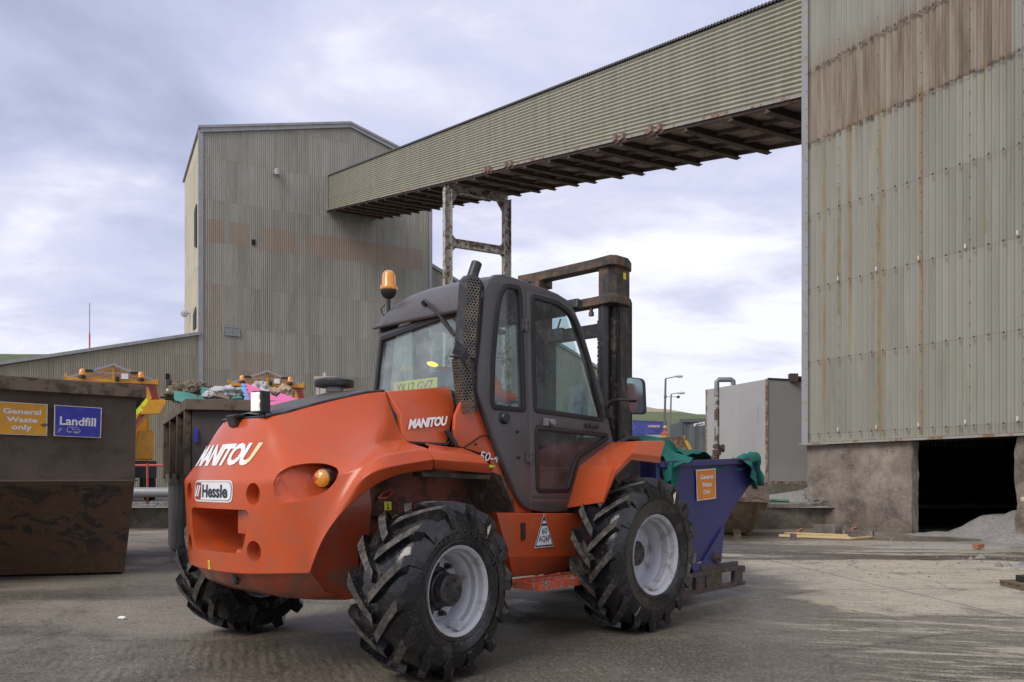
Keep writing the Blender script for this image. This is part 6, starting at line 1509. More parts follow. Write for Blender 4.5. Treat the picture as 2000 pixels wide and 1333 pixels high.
for i, t in enumerate(('General', 'Waste', 'only')): text_on('sign_lettering', t, lambda a, b2: c+u*a+v*(b2+h2*.23-i*h2*.255), w2*(.74, .60, .40)[i], h2*(.17, .165, .215)[i], M['white'], s_, bold=.03)
q = MB(); q.add([c+u*a+v*b2+V((0, -.002, 0)) for a, b2 in ((w2*.36, -h2*.14), (w2*.48, -h2*.10), (w2*.51, -h2*.17), (w2*.42, -h2*.22))], [(0, 1, 2, 3)]); q.build('torn_patch', M['skip_rim'], s_)
s_, c, u, v, w2, h2 = sign([(106, 791), (199, 797), (197, 856), (105, 852)], sk1, O1, (Aw, Bw, Cw), (M['sign_white'], M['sign_blue']))
text_on('sign_lettering', 'Landfill', lambda a, b2: c+u*a+v*(b2+h2*.01), w2*.76, h2*.28, M['white'], s_, bold=.025)
q = MB(); ln = lambda pts: [q.bar(c+u*(a[0]*w2)+v*(a[1]*h2), c+u*(b2[0]*w2)+v*(b2[1]*h2), .004, .003, up=v) for a, b2 in zip(pts[:-1], pts[1:])]
ln([(-.22, -.34), (-.22, -.22), (-.17, -.18), (-.12, -.18), (-.12, -.26), (.04, -.26), (.06, -.30), (.03, -.34), (-.22, -.34)]); ln([(-.10, -.24), (-.07, -.17), (-.02, -.19), (.03, -.22)])
for x in (-.17, -.05, .0): ln([(x+.02*math.cos(t), -.35+.03*math.sin(t)) for t in [i*math.pi/4 for i in range(9)]])
ln([(-.41, -.38), (-.39, -.28), (-.35, -.24), (-.35, -.30), (-.39, -.33)]); q.build('sign_picture', M['white'], s_)
# second skip, half hidden behind the forklift
c2 = G(371, 1103); t2 = W(376, 779, 1.10*F/(HY-779)); t2 = V((t2.x, t2.y, 0)); e2 = V((4.0, .9, 0)); bk2 = V((-1.72, 3.3, 0))
sk2, O2, c2_, T2, M2, B2 = warp_skip('waste_skip', (t2.x, t2.y, 0), t2+e2, c2+V((.0, 0, 0)), c2+e2*.93, 4., 2.29, 'dark rusty skip heaped with mixed rubbish behind the forklift bonnet', [M['skip2'], M['skip_rim']], mid=1.19, back=bk2, rib_end=3)
q = MB(); p = on_face(382, 852, M2[0]+O2, M2[1]+O2, T2[0]+O2, .03)-O2; q.add([p+V((a, 0, b2)) for a, b2 in ((-.03, -.10), (.03, -.08), (.03, .11), (-.02, .12))], [(0, 1, 2, 3)]); q.build('paint_patch', M['sign_blue'], sk2)

# rubbish heaped on the second skip (each piece its own thing); W(px, py, distance)
zr2 = 2.30
def blobmesh(name, c, r, mat, seed, amp=.35, fr=2.2, sub=5):
    bm = bmesh.new(); bmesh.ops.create_icosphere(bm, subdivisions=sub, radius=1); c = V(c); r = V(r)
    for v in bm.verts:
        d = v.co.copy(); k = 1+amp*mnoise.noise(d*fr+V((seed, 0, 0)))+amp*.7*abs(mnoise.noise(d*fr*2.7+V((0, seed, 0))))-amp*.5*abs(mnoise.noise(d*fr*5+V((0, seed, 4))))-amp*.3*abs(mnoise.noise(d*fr*11+V((2, seed, 4))))
        v.co = V((d.x*r.x*k, d.y*r.y*k, d.z*r.z*k))
    me = bpy.data.meshes.new(name); bm.to_mesh(me); bm.free(); me.materials.append(mat)
    for p in me.polygons: p.use_smooth = True
    o = bpy.data.objects.new(name, me); COL.objects.link(o); o.location = c; return o
tag(blobmesh('hessian_sack', W(368, 770, 13.3), (.36, .3, .19), M['sack'], 3, .5), 'crumpled brown hessian sack bulging over the corner of the dark rubbish-heaped skip', 'sack')
tag(blobmesh('rubble_bag', W(440, 772, 12.4), (.27, .25, .13), M['bag_white'], 11, .3), 'grey-white woven rubble bag lying between green sheets on the skip', 'bag')
tag(blobmesh('paper_bag', W(510, 768, 12.8), (.20, .2, .15), M['bag_white'], 23, .6), 'small white plastic bag poking up behind the pink foam mat', 'bag')
tag(blobmesh('cardboard_piece', W(549, 775, 12.6), (.19, .2, .15), M['card'], 31, .6, 1.4), 'crumpled brown cardboard sticking up behind the pink foam mat', 'cardboard')
tag(blobmesh('black_bag', W(533, 772, 13.0), (.10, .1, .08), M['black'], 41, .5), 'small black plastic bag between the white bag and the brown cardboard', 'bag')
def sheet(name, px, Ys, mat, label, cat, t=.02, amp=.03, group=None):
    P4 = [W(a, b2, y) for (a, b2), y in zip(px, Ys)]
    o = cloth(name, lambda u, v: P4[0].lerp(P4[1], u).lerp(P4[3].lerp(P4[2], u), v), 24, 14, mat, amp, 4.5, None, px[0][0]); o.modifiers[0].thickness = t
    return tag(o, label, cat, group)
sheet('plastic_sheet', [(341, 778), (352, 762), (412, 778), (395, 788)], (12.4, 13, 12.6, 12.0), M['sheet_green'], 'torn green plastic sheet hanging under the brown hessian sack', 'plastic sheet', amp=.12)
sheet('plastic_sheet', [(388, 763), (398, 760), (425, 778), (395, 784)], (12.6, 13, 12.6, 12.2), M['sheet_green'], 'green plastic sheet between the hessian sack and the grey-white bag', 'plastic sheet', amp=.10)
sheet('plastic_board', [(436, 762), (444, 758), (474, 782), (452, 782)], (12.5, 12.6, 12.2, 12.2), M['sheet_green'], 'narrow dark green board slanting across the rubbish beside the white bag', 'board', amp=.03)
sheet('plastic_crate_lid', [(446, 761), (475, 755), (484, 776), (462, 780)], (12.9, 12.9, 12.5, 12.5), simple('pale_green_sheet', (.16, .36, .28), .5), 'pale green bent plastic sheet touching the blue teeth of the foam mat', 'plastic sheet', amp=.07)
fp = [W(478, 752, 12.3), W(497, 760, 12.1), W(537, 779, 11.7), W(545, 771, 11.9), W(588, 786, 11.5), W(590, 792, 11.2), W(488, 792, 11.4), W(484, 776, 11.9)]
q = MB(); q.prism(fp, V((.02, .03, .025))); fm_ = tag(q.build('foam_mat', M['foam_pink']), 'bright pink interlocking foam mat with a blue toothed edge on the rubbish', 'foam mat')
q = MB()
for i in range(6):
    a = fp[0].lerp(fp[6], (i+.1)/6); c = fp[0].lerp(fp[6], (i+.6)/6); q.prism([a+V((-.004, -.02, 0)), c+V((-.004, -.02, 0)), c+V((-.05, -.02, .01)), a+V((-.05, -.02, .01))], V((.01, .03, .02)))
q.add([W(545, 771, 11.88), W(549, 774, 11.8), W(546, 779, 11.75), W(542, 776, 11.8)], [(0, 1, 2, 3)]); q.build('toothed_edge', M['foam_blue'], fm_)

# red railing and the fat grey pipe behind the skips
rl = empty('railing', (-9.3, 20.7, .5), label='red tubular safety railing behind the gap between the two brown skips', cat='railing'); q = MB()
for z in (.38, 1.02): q.tube([(-6, .35, z), (6, -.1, z)], .03, 10)
q.build('rail', M['rail_red'], rl, smooth=50)
for i in range(7):
    x = -5.4+i*1.75+.02; x = (284-CX)/F*20.7+9.3+(i-3)*1.75; q = MB(); y_ = .12-.0375*x; q.tube([(x, y_, 0), (x, y_, 1.05)], .03, 10)
    for z in (.38, 1.02): q.lathe([(-.045, .030), (-.04, .042), (.04, .042), (.045, .030)], (x, y_, z), 'Z', 10)
    q.build('post', M['rail_red'], rl, smooth=50)
q = MB(); q.tube([(-16, 20.75, .86), (-1, 20.35, .82)], .125, 20); tag(q.build('ground_pipe', M['pipe_grey'], smooth=50), 'fat grey pipe running low along the kerb wall behind the skips', 'pipe')
q = MB()
for x in (-14, -9.9, -6): q.box((x, 20.6, .60), (.16, .3, .22))
# gritters: yellow spreader trucks seen from behind
def gritter(name, px, py_top, Y, label):
    g = empty(name, ((px-CX)/F*Y, Y, .5), math.atan((CX-px)/F), label=label, cat='gritter truck', group=None)
    zt_ = CH-(py_top-HY)*Y/F-.5; zh = zt_-.52*1.0; w_ = 1.17
    # hopper: rear face and V-shaped body
    sec = [(-w_+.05, zh), (w_-.05, zh), (w_+.06, zh-.42), (.42, zh-1.45), (-.42, zh-1.45), (-w_-.06, zh-.42)]
    q = MB(); q.prism([(x, 0, z) for x, z in sec], (0, 4.6, 0)); hp = q.build('hopper', M['yellow_truck'], g, bevel=.02)
    q = MB(); y = -.006
    q.add([(x*.985, y, z) for x, z in sec], [tuple(range(6))]); q.build('rear_border', M['chev_red'], hp)
    q = MB(); y = -.012; q.add([(-.92, y, zh-.10), (.92, y, zh-.10), (1.02, y, zh-.42), (.38, y, zh-1.35), (-.38, y, zh-1.35), (-1.02, y, zh-.42)], [tuple(range(6))]); q.build('rear_panel', M['yellow_truck'], hp)
    q = MB(); y = -.018
    q.add([(-.62, y, zh-.10), (.66, y, zh-.10), (.66, y, zh-.42), (-.62, y, zh-.42)], [(0, 1, 2, 3)])
    for k in range(4):
        for sx in (-1, 1):
            x0 = sx*(.98-.17*k); z0 = zh-.46-.235*k; q.add([(x0-sx*.34, y, z0), (x0-sx*.14, y, z0+.10), (x0-sx*.02, y, z0-.10), (x0-sx*.22, y, z0-.24)], [(0, 1, 2, 3)])
    q.build('chevrons', M['lime'], hp)
    text_on('hopper_lettering', 'GRITTING', lambda u, v: V((u, -.026, zh-.26+v)), 1.16, .22, M['chev_red'], hp, bold=.03)
    q = MB(); q.bar((-w_, -.02, zh+.03), (w_, -.02, zh+.03), .08, .10); q.bar((-w_, 4.5, zh+.03), (w_, 4.5, zh+.03), .08, .10)
    for sx in (-1, 1): q.bar((sx*w_, 0, zh+.03), (sx*w_, 4.6, zh+.03), .08, .10); q.prism([(sx*w_-.1, -.03, zh+.08), (sx*w_+.02, -.03, zh+.08), (sx*w_-.02, -.03, zh+.20)], (0, .05, 0))
    q.build('hopper_rim', M['yellow_truck'], hp)
    # pitched mesh screen on top
    q = MB()
    for yy in (0, 1.1, 2.2, 3.3, 4.4): 
        for sx in (-1, 1): q.bar((sx*w_, yy, zh+.06), (0, yy, zt_-.02), .05, .06)
    q.bar((0, 0, zt_-.02), (0, 4.4, zt_-.02), .09, .07)
    q.build('screen_frame', M['galv'], g)
    q = MB()
    for yy in (.5, 1.6, 2.7):
        for sx in (-1, 1): q.bar((sx*w_*.95, yy, zh+.04), (0, yy, zt_-.06), .035, .035)
    q.bar((0, .1, zh), (0, .1, zt_-.06), .05, .08); q.bar((0, 2.1, zh), (0, 2.1, zt_-.06), .05, .08); q.build('screen_rafters', M['yellow_truck'], g)
    for sx in (-1, 1):
        q = MB(); q.add([(sx*w_, 0, zh+.08), (0, 0, zt_), (0, 4.4, zt_), (sx*w_, 4.4, zh+.08)], [(0, 1, 2, 3)]); o = q.build('screen_mesh', M['wire'], g)
        ul = o.data.uv_layers.new(name='uv')
        for lp, c_ in zip(o.data.loops, ((0, 0), (1.25, 0), (1.25, 4.4), (0, 4.4))): ul.data[lp.index].uv = c_
    q = MB(); q.bar((-.80, -.12, zh+.24), (.66, -.12, zh+.24), .02, .02); q.build('light_bar', M['galv'], g)
    for sx in (-.78, .72):
        q = MB(); q.lathe([(0, .10), (.05, .09), (.08, .07)], (sx, -.16, zh+.06), 'Z', 16); q.bar((sx+.05, -.15, zh+.27), (sx+(.28 if sx < 0 else -.28), -.15, zh+.27), .02, .07); b_ = q.build('beacon', M['truck_black'], g)
        q = MB(); q.lathe([(.08, .085), (.2, .08), (.25, .05), (.26, 0)], (sx, -.16, zh+.06), 'Z', 16); q.build('beacon_lens', M['amber'], b_, smooth=50)
    q = MB(); q.box((.30, -.1, zh+.16), (.18, .08, .15)); q.build('control_box', M['white'], g); q = MB(); q.tube([(.10, -.1, zh+.02), (.10, -.1, zh+.14)], .06, 8); q.build('camera', M['truck_black'], g)
    # chute, spinner, chassis, cab and wheels
    q = MB(); q.prism([(-.34, -.35, .55), (.34, -.35, .55), (.42, -.3, zh-1.4), (-.42, -.3, zh-1.4)], (0, .3, 0)); q.bar((.3, -.34, .9), (-.28, -.34, zh-1.6), .03, .06); q.bar((-.3, -.36, 1.3), (.3, -.36, 1.3), .05, .06); q.build('chute', M['yellow_truck'], g, bevel=.02)
    q = MB(); q.lathe([(.40, 0), (.40, .38), (.44, .40), (.46, 0)], (0, -.55, 0), 'Z', 20); q.build('spinner', M['yellow_truck'], g)
    q = MB(); q.prism([(w_*.78, -.20, zh-.50), (w_+.26, -.20, zh-.46), (w_+.26, .1, zh-.46), (w_*.78, .1, zh-.50)], (-.20, 0, -.42)); q.build('side_flap', M['yellow_truck'], g, bevel=.01)
    q = MB(); q.prism([(.55, .5, 1.25), (1.08, .5, 1.25), (1.10, .5, 2.1), (.66, .5, 2.1)], (0, .5, 0)); q.build('body_locker', M['yellow_truck'], g, bevel=.03)
    q = MB(); q.box((0, 2.6, .85), (1.0, 6.4, .35)); q.box((0, .3, .95), (2.3, .5, .5)); q.build('chassis', M['truck_black'], g)
    q = MB(); q.box((0, 6.2, 1.9), (2.3, 1.8, 2.2)); q.build('cab', M['yellow_truck'], g, bevel=.1)
    for yy in (1.2, 5.9):
        for sx in (-1, 1):
            q = MB(); q.lathe([(-.16, .0), (-.16, .30), (-.15, .50), (0, .53), (.15, .50), (.16, .3), (.16, 0)], (sx*1.0, yy, .53), 'X', 24); q.build('wheel', M['truck_black'], g, smooth=40)
    return g
g1 = gritter('gritter_truck', 221, 711, 23.5, 'yellow gritting truck with chevrons between the two brown skips')
g2 = gritter('gritter_truck', 522, 724, 27.0, 'yellow gritting truck half hidden behind the rubbish and forklift bonnet')
# beige cabinet against the tower
bcn = empty('storage_cabinet', W(636, 820, 34), label='tall beige steel cabinet standing behind the forklift air intake', cat='cabinet'); q = MB()
sc_ = 34/F; zb_ = .5-bcn.location.z; ztp2 = CH-(737-HY)*34/F-bcn.location.z
q.box((0, .5, (zb_+ztp2)/2), (.80, 1.0, ztp2-zb_)); q.build('cabinet_body', M['beige'], bcn, bevel=.02); q = MB(); q.box((0, .45, ztp2-.03), (.90, 1.1, .12)); q.box((-.32, 0, ztp2-.5), (.10, .06, .9)); q.box((.0, -.02, ztp2-.6), (.05, .05, 1.2)); q.box((.36, -.02, ztp2-.6), (.06, .05, 1.2)); q.lathe([(0, .08), (.2, .08), (.24, .02)], (-.12, .4, ztp2), 'Z', 10); q.build('trim', M['beige'], bcn)
# thin warning masts far behind
for px, pt, pb, Y, lb in ((175, 592, 700, 62, 'thin red and white aerial mast rising above the low annex roof'), (361, 594, 700, 84, 'thin aerial mast standing close to the pale side wall of the tower')):
    q = MB(); a = W(px, pb, Y); c = W(px, pt, Y); q.tube([a-V((0, 0, 6)), a.lerp(c, .45)], .055, 6, 0); q.tube([a.lerp(c, .45), c], .035, 6, 1); tag(q.build('aerial_mast', [M['rail_red'], M['galv']]), lb, 'mast')

# ================================================================ RIGHT SIDE: tank, container, trailer, lamps, skips
cT = W(1497, 942, 25); dF = V((-.351, .936, 0)); dR = V((.936, .351, 0))      # corner nearest the camera and the two wall directions
tk = empty('storage_tank', (cT.x, cT.y, 0), label='tall light grey steel tank with rust-stained edges beside the big building', cat='tank'); z0_, z1_ = 1.08, 4.22
kx = (1380-CX)/F; lenF = (kx*cT.y-cT.x)/(dF.x-kx*dF.y); wR = 3.2
q = MB(); pts = [V((0, 0, 0)), dR*wR, dR*wR+dF*lenF, dF*lenF]; q.prism([p+V((0, 0, z0_)) for p in pts], (0, 0, z1_-z0_)); q.build('tank_shell', M['tank'], tk, bevel=.015)
q = MB()
for p in pts[:2]+pts[3:]: q.bar(p+V((0, 0, z0_)), p+V((0, 0, z1_)), .06, .06, up=(0, 1, 0))
q.bar(V((0, 0, z0_-.02))-dR*.02, dR*wR+V((0, 0, z0_-.02)), .05, .08); q.build('tank_edges', M['rustedge'], tk)
q = MB(); a = dR*1.0+V((0, 0, z1_+.08)); q.bar(a, a+dR*2+V((0, 0, 0)), .14, .10); q.box(a, (.25, .2, .25)); q.bar(dR*.05+V((0, 0, z1_+.02)), dR*wR+V((0, 0, z1_+.02)), .05, .04); q.build('top_channel', M['under'], tk)
q = MB(); pj = lambda px, py: W(px, py, 24.6)-V((cT.x, cT.y, 0))
q.tube([pj(1432, 752), pj(1432, 745), pj(1428, 742), pj(1404, 742), pj(1400, 746), pj(1400, 770)], .075, 14); pp = q.build('vent_pipe', M['pipe_grey'], tk, smooth=60); q = MB(); q.tube([pj(1400, 768), pj(1400, 880), pj(1400, 890)], .075, 14); q.build('down_pipe', M['pipe_rust'], tk, smooth=60)
q = MB(); q.tube([pj(1400, 880), pj(1399, 893), pj(1388, 897), pj(1382, 902)], .10, 12); q.tube([pj(1396, 878), pj(1411, 876)], .05, 8); q.lathe([(-.08, .13), (.08, .13)], pj(1400, 884), 'Z', 12); q.lathe([(-.05, .12), (.05, .12)], pj(1400, 872), 'Z', 12); q.lathe([(-.03, .12), (.03, .12)], pj(1412, 876), 'X', 12); q.build('valve', M['under'], tk, smooth=40)
# plinth below the tank
q = MB(); pc_ = [cT+dR*-.35+dF*-.25, cT+dR*4-dF*.25, cT+dR*4+dF*(lenF+.3), cT-dR*.35+dF*(lenF+.3)]; q.prism([V((p.x, p.y, .3)) for p in pc_], (0, 0, .72)); tag(q.build('tank_plinth', M['kerb'], bevel=.02), 'low concrete plinth under the light grey steel tank', 'plinth')
q = MB(); q.prism([W(1455, 944, 18.2), W(1500, 942, 18.4), W(1503, 984, 18.6), W(1457, 1000, 18.2)], (0, .5, 0)); tag(q.build('concrete_block', concrete('stained_pink_concrete', (.36, .27, .22), (.22, .15, .12))), 'pinkish concrete block behind the small brown skip', 'concrete block')
q = MB(); a, c = W(1498, 978, 18.9), W(1540, 979, 19.0); q.tube([a.lerp(c, i/30) for i in range(31)], [.030 if i % 2 else .042 for i in range(31)], 8); tag(q.build('ribbed_hose', simple('green_hose', (.02, .16, .06), .5)), 'short green ribbed hose lying on top of the kerb wall', 'hose')
# dark container with its name board
cc_ = W(1330, 900, 34); ct = empty('shipping_container', (cc_.x, cc_.y, .5), label='dark grey corrugated container with a small white name board behind the tank', cat='container'); zc = CH-(824-HY)*34/F-.5
q = MB(); secs = []; n = 96; dC = V((.985, -.17, 0))
for i in range(n+1):
    ph = (i % 12)/12; o_ = .05 if ph < .36 else (0 if .5 < ph < .86 else .025); p = dC*(3.4*i/n)+V((0, -o_, 0)); secs.append([p+V((0, 0, .05)), p+V((0, 0, zc))])
q.loft(secs); q.prism([V((0, .05, 0)), V((0, 2.4, 0)), V((0, 2.4, zc)), V((0, .05, zc))], dC*3.4); q.build('container_wall', M['container'], ct)
q = MB(); q.bar(V((0, -.05, 0)), V((0, -.05, zc+.1)), .12, .12, up=(0, 1, 0)); q.bar(V((0, -.06, zc+.04)), dC*3.4+V((0, -.06, zc+.04)), .1, .14); q.build('corner_frame', M['container'], ct)
nb = [W(1355, 828, 33.5)-V(ct.location), W(1376, 824, 33.3)-V(ct.location), W(1376, 831, 33.3)-V(ct.location), W(1355, 833, 33.5)-V(ct.location)]
q = MB(); q.prism(nb, (0, -.02, 0)); nbo = q.build('name_board', M['sign_white'], ct); c_ = sum(nb, V())/4; u_ = (nb[1]-nb[0]).normalized(); text_on('board_lettering', 'elliott', lambda u, v: c_+u_*u+V((0, -.035, v)), .34, .085, M['ink'], nbo, bold=.03)
# curtain-sided trailer on the embankment road
trl = empty('curtain_trailer', W(1268, 868, 60), label='parked curtain-side trailer with a faded blue cover on the embankment', cat='trailer'); ot = V(trl.location); q = MB()
A_, B__ = W(1140, 817, 62)-ot, W(1303, 824, 60)-ot; C_, D_ = W(1303, 849, 60)-ot, W(1140, 851, 62)-ot
q.prism([A_, B__, C_, D_], (0, 2.5, 0)); q.build('curtain', M['tarp_blue'], trl, bevel=.05); q = MB(); q.bar(A_+V((0, .0, .03)), B__+V((0, 0, .03)), .1, .12); q.build('top_rail', M['pipe_grey'], trl)
q = MB(); q.bar(D_+V((0, 0, -.18)), C_+V((0, 0, -.18)), .1, .34); q.build('side_guard', M['bed_white'], trl)
for fx in (.15, .22, .29): 
    for yy in (.2, 2.2):
        q = MB(); p = D_.lerp(C_, 1-fx); q.lathe([(-.15, .0), (-.15, .4), (-.1, .48), (.1, .48), (.15, .4), (.15, 0)], p+V((0, yy, -.95)), 'Y', 20); q.build('wheel', M['truck_black'], trl, smooth=40)
c_ = W(1277, 833, 59.9)-ot; pl_ = [W(1264, 831, 59.93)-ot, W(1290, 831, 59.93)-ot, W(1288, 836, 59.93)-ot, W(1265, 836, 59.93)-ot]; q = MB(); q.prism(pl_, (0, -.01, 0)); lg = q.build('logo_patch', simple('faded_red_print', (.45, .16, .18), .6), trl); text_on('trailer_lettering', 'WASCO', lambda u, v: c_+V((u, -.05, v)), .85, .16, M['white'], lg, bold=.03)
# worker on the embankment
def stand_person(name, loc, h, label, jacket, legs):
    s = h/1.78; ch = [((0, 0, .95), None, (.15, .11)), ((0, 0, 1.15), 0, (.15, .11)), ((0, 0, 1.36), 1, (.18, .12)), ((0, 0, 1.50), 2, .06), ((0, .01, 1.56), 3, .05)]
    for sx in (-1, 1): i = len(ch); ch += [((.20*sx, 0, 1.42), 2, .065), ((.24*sx, .02, 1.17), i, .05), ((.20*sx, .20, 1.05), i+1, .038)]
    ch = [(V(c[0])*s, c[1], (tuple(x*s for x in c[2]) if isinstance(c[2], tuple) else c[2]*s)) for c in ch]; t = person_mesh('jk', ch, [jacket])
    cl_ = [((0, 0, .95), None, (.15, .11))]
    for sx in (-1, 1): i = len(cl_); cl_ += [((.10*sx, 0, .86), 0, .085), ((.11*sx, .02, .48), i, .06), ((.12*sx, 0, .09), i+1, .045), ((.12*sx, .14, .04), i+2, .04)]
    cl_ = [(V(c[0])*s, c[1], (tuple(x*s for x in c[2]) if isinstance(c[2], tuple) else c[2]*s)) for c in cl_]; lg_ = person_mesh('lg', cl_, [legs]); hm = head(None, (0, .03*s, 1.66*s), (0, 1, 0), [M['skin']])
    hs = []
    for sx in (-1, 1):
        c_ = [(V((.20*sx, .20, 1.05))*s, None, .03*s)]; hand(c_, 0, V((.195*sx, .23, 1.045))*s, (0, 1, 0), (0, 0, 1), s); hs.append(person_mesh('h', c_, [M['skin']]))
    o = join([t, lg_, hm]+hs, name); o.location = loc; return tag(o, label, 'person'), s
pl0 = W(1298, 833, 55); po, s_ = stand_person('person', (pl0.x, 55, pl0.z-1.80), 1.74, 'worker in orange high-visibility jacket and yellow helmet beside the blue trailer', M['hiviz'], M['navy']); po.rotation_euler = (0, 0, R(-50))
q = MB(); q.lathe([(-.01, .135), (.0, .13), (.06, .12), (.11, .07), (.125, 0)], (0, .03, 1.72), 'Z', 20); q.build('helmet', M['yellow'], po, smooth=60); q = MB(); q.lathe([(-.04, .19), (.04, .19)], (0, 0, 0), 'Z', 16); q.v = [V((p.x, p.y*.72, p.z+1.12)) for p in q.v]; q.build('reflective_band', M['hiviz_y'], po)
q = MB()
for px in (1303, 1312, 1317): a = W(px, 846, 54.5); q.tube([a, a-V((0, 0, 1.6))], .03, 6)
q.tube([W(1290, 848, 54.5), W(1318, 845, 54.5)], .03, 6); q.tube([W(1290, 856, 54.5), W(1318, 853, 54.5)], .03, 6); tag(q.build('guard_rail', M['galv']), 'thin grey guard rail around the worker on the embankment', 'railing')
# lamp columns
def lamp(name, px, pt, hx_, hy_, Y, label, cams=False):
    b_ = W(px, 858, Y); t_ = W(px+3, pt, Y); e = empty(name, tuple(V((b_.x, b_.y, hillh(b_.x, Y)))), label=label, cat='lamp post', group=None); o_ = V(e.location)
    q = MB(); q.tube([V((0, 0, -.2)), t_-o_], [.10, .07], 10); q.build('column', M['pole'], e); h_ = W(hx_, hy_, Y)-o_
    q = MB(); q.tube([t_-o_, h_], .035, 8); q.build('bracket_arm', M['pole'], e); q = MB(); d = (h_-(t_-o_)).normalized(); k = Y/60
    q.lathe([(-.30*k, .02), (-.22*k, .09*k), (.05, .13*k), (.30*k, .10*k), (.34*k, 0)], h_+d*.2*k, 'X', 14); q.build('lantern', M['white'], e, smooth=60)
    if cams:
        q = MB()
        for dx in (-.55, .62): q.bar(V((0, 0, (W(px, 775, Y)-o_).z))+V(((t_-o_).x, 0, 0)), V(((t_-o_).x+dx, 0, (W(px, 776, Y)-o_).z)), .04, .04); q.box(V(((t_-o_).x+dx, -.1, (W(px, 776, Y)-o_).z)), (.2, .35, .2))
        q.build('cameras', M['truck_black'], e)
lamp('lamp_post', 1297, 740, 1320, 736, 57, 'taller lamp post with a single white lantern behind the worker'); lamp('lamp_post', 1308, 770, 1324, 768, 74, 'shorter lamp post carrying two small cameras below its lantern', True)
# rusty skip with a yellow edge, behind the green netting
Yb = 13.2; bs_ = empty('chain_skip', W(1270, 1040, Yb), label='low brown steel skip with a worn yellow edge behind the green netting', cat='skip'); ob_ = V(bs_.location); P_ = lambda px, py, Y=Yb: W(px, py, Y)-ob_
zb0 = .03-ob_.z
o_ = [P_(1150, 862, 13.6), P_(1222, 858), P_(1334, 853), P_(1360, 903), P_(1372, 940)]; o_ += [V((o_[-1].x-.4, o_[-1].y, zb0)), V((o_[0].x+.3, o_[0].y, zb0))]
q = MB(); q.prism(o_, (0, .03, 0)); q.prism([p+V((.35, 2.2, 0)) for p in o_], (0, .03, 0)); q.prism([o_[3], o_[4], o_[4]+V((.35, 2.2, 0)), o_[3]+V((.35, 2.2, 0))], (0, 0, .02)); q.prism([o_[2], o_[3], o_[3]+V((.35, 2.2, 0)), o_[2]+V((.35, 2.2, 0))], (0, 0, .02)); q.build('skip_body', rust_steel('brown_skip_steel', (.105, .08, .065), (.24, .15, .08), (.46, .60), 2.), bs_)
q = MB(); q.bar(o_[2]+V((0, -.02, 0)), o_[3]+V((0, -.02, 0)), .05, .05); q.bar(o_[3]+V((0, -.02, 0)), o_[4]+V((0, -.02, 0)), .05, .05); q.build('edge_strip', rust_steel('worn_yellow', (.46, .33, .03), (.2, .1, .04), (.5, .6), 8), bs_)
# small pale-brown skip by the kerb wall
a, c = G(1412, 1045), G(1468, 1047); ta, tc_ = W(1395, 975, 16.6), W(1503, 979, 16.3)
bsk = empty('small_skip', (a.x, a.y, 0), label='small mud-brown skip with flared sides standing behind the blue skip tip', cat='skip'); oo_ = V((a.x, a.y, 0)); q = MB()
F4 = [ta-oo_, tc_-oo_, c-oo_+V((0, 0, .06)), a-oo_+V((0, 0, .06))]; F4b = [p+V((.3, 1.5, 0)) for p in F4]
q.add(F4+F4b, [(0, 1, 2, 3), (7, 6, 5, 4), (1, 5, 6, 2), (4, 0, 3, 7), (3, 2, 6, 7)]); o = q.build('skip_body', M['skip_light'], bsk); md = o.modifiers.new('so', 'SOLIDIFY'); md.thickness = .03
q = MB()
for i in range(4): p, r_ = (F4[0], F4[1], F4b[1], F4b[0])[i], (F4[1], F4b[1], F4b[0], F4[0])[i]; q.bar(p, r_, .07, .06)
q.build('rim', M['skip_rim'], bsk); q = MB(); q.box(W(1440, 1044, 16.7)-oo_, (.12, .12, .18)); q.bar(F4[1].lerp(F4[0], .22)+V((0, -.03, 0)), F4[2].lerp(F4[3], .2)+V((0, -.03, 0)), .05, .04); q.build('lug', M['skip_rim'], bsk)
# timber, blocks and rubble at the foot of the wall
def stick(name, p0, p1, w_, h_, mat, label, cat, group=None): q = MB(); q.bar(p0, p1, w_, h_); return tag(q.build(name, mat, bevel=.004), label, cat, group)
stick('timber_batten', G(1522, 1050)+V((0, 0, .04)), G(1662, 1056)+V((0, 0, .05)), .06, .045, M['timber'], 'front pale yellow batten lying on the wet ground below the concrete wall', 'timber')
stick('timber_batten', G(1533, 1046)+V((0, 0, .05)), G(1656, 1052)+V((0, 0, .06)), .05, .04, M['timber'], 'pale yellow batten just behind the longest one', 'timber')
stick('timber_batten', G(1662, 1055)+V((0, 0, .03)), G(1705, 1052)+V((0, 0, .03)), .06, .035, M['timber'], 'short pale batten end beside the rough concrete lintel', 'timber')
stick('concrete_lintel', G(1595, 1043)+V((0, 0, .1)), G(1638, 1046)+V((0, 0, .1)), .25, .20, M['block'], 'grey concrete block lying behind the pale battens', 'concrete block')
stick('concrete_lintel', G(1652, 1050)+V((0, 0, .08)), G(1706, 1052)+V((0, 0, .08)), .2, .13, M['block'], 'long rough grey concrete lintel with a red brick fragment on it', 'concrete block')
stick('brick_piece', G(1545, 1055)+V((0, 0, .06)), G(1554, 1055)+V((0, 0, .06)), .12, .13, M['block'], 'small grey brick propping the battens', 'brick')
stick('brick_piece', G(1558, 1047)+V((0, 0, .09)), G(1567, 1044)+V((0, 0, .11)), .06, .04, M['brick_red'], 'orange-red brick piece on the battens', 'brick'); stick('brick_piece', G(1664, 1047)+V((0, 0, .13)), G(1673, 1045)+V((0, 0, .15)), .06, .05, M['brick_red'], 'red brick fragment on the grey lintel', 'brick')
stick('brick_piece', G(1905, 1074)+V((0, 0, .05)), G(1917, 1073)+V((0, 0, .06)), .10, .07, M['brick_red'], 'red brick fragment at the foot of the grit heap', 'brick')
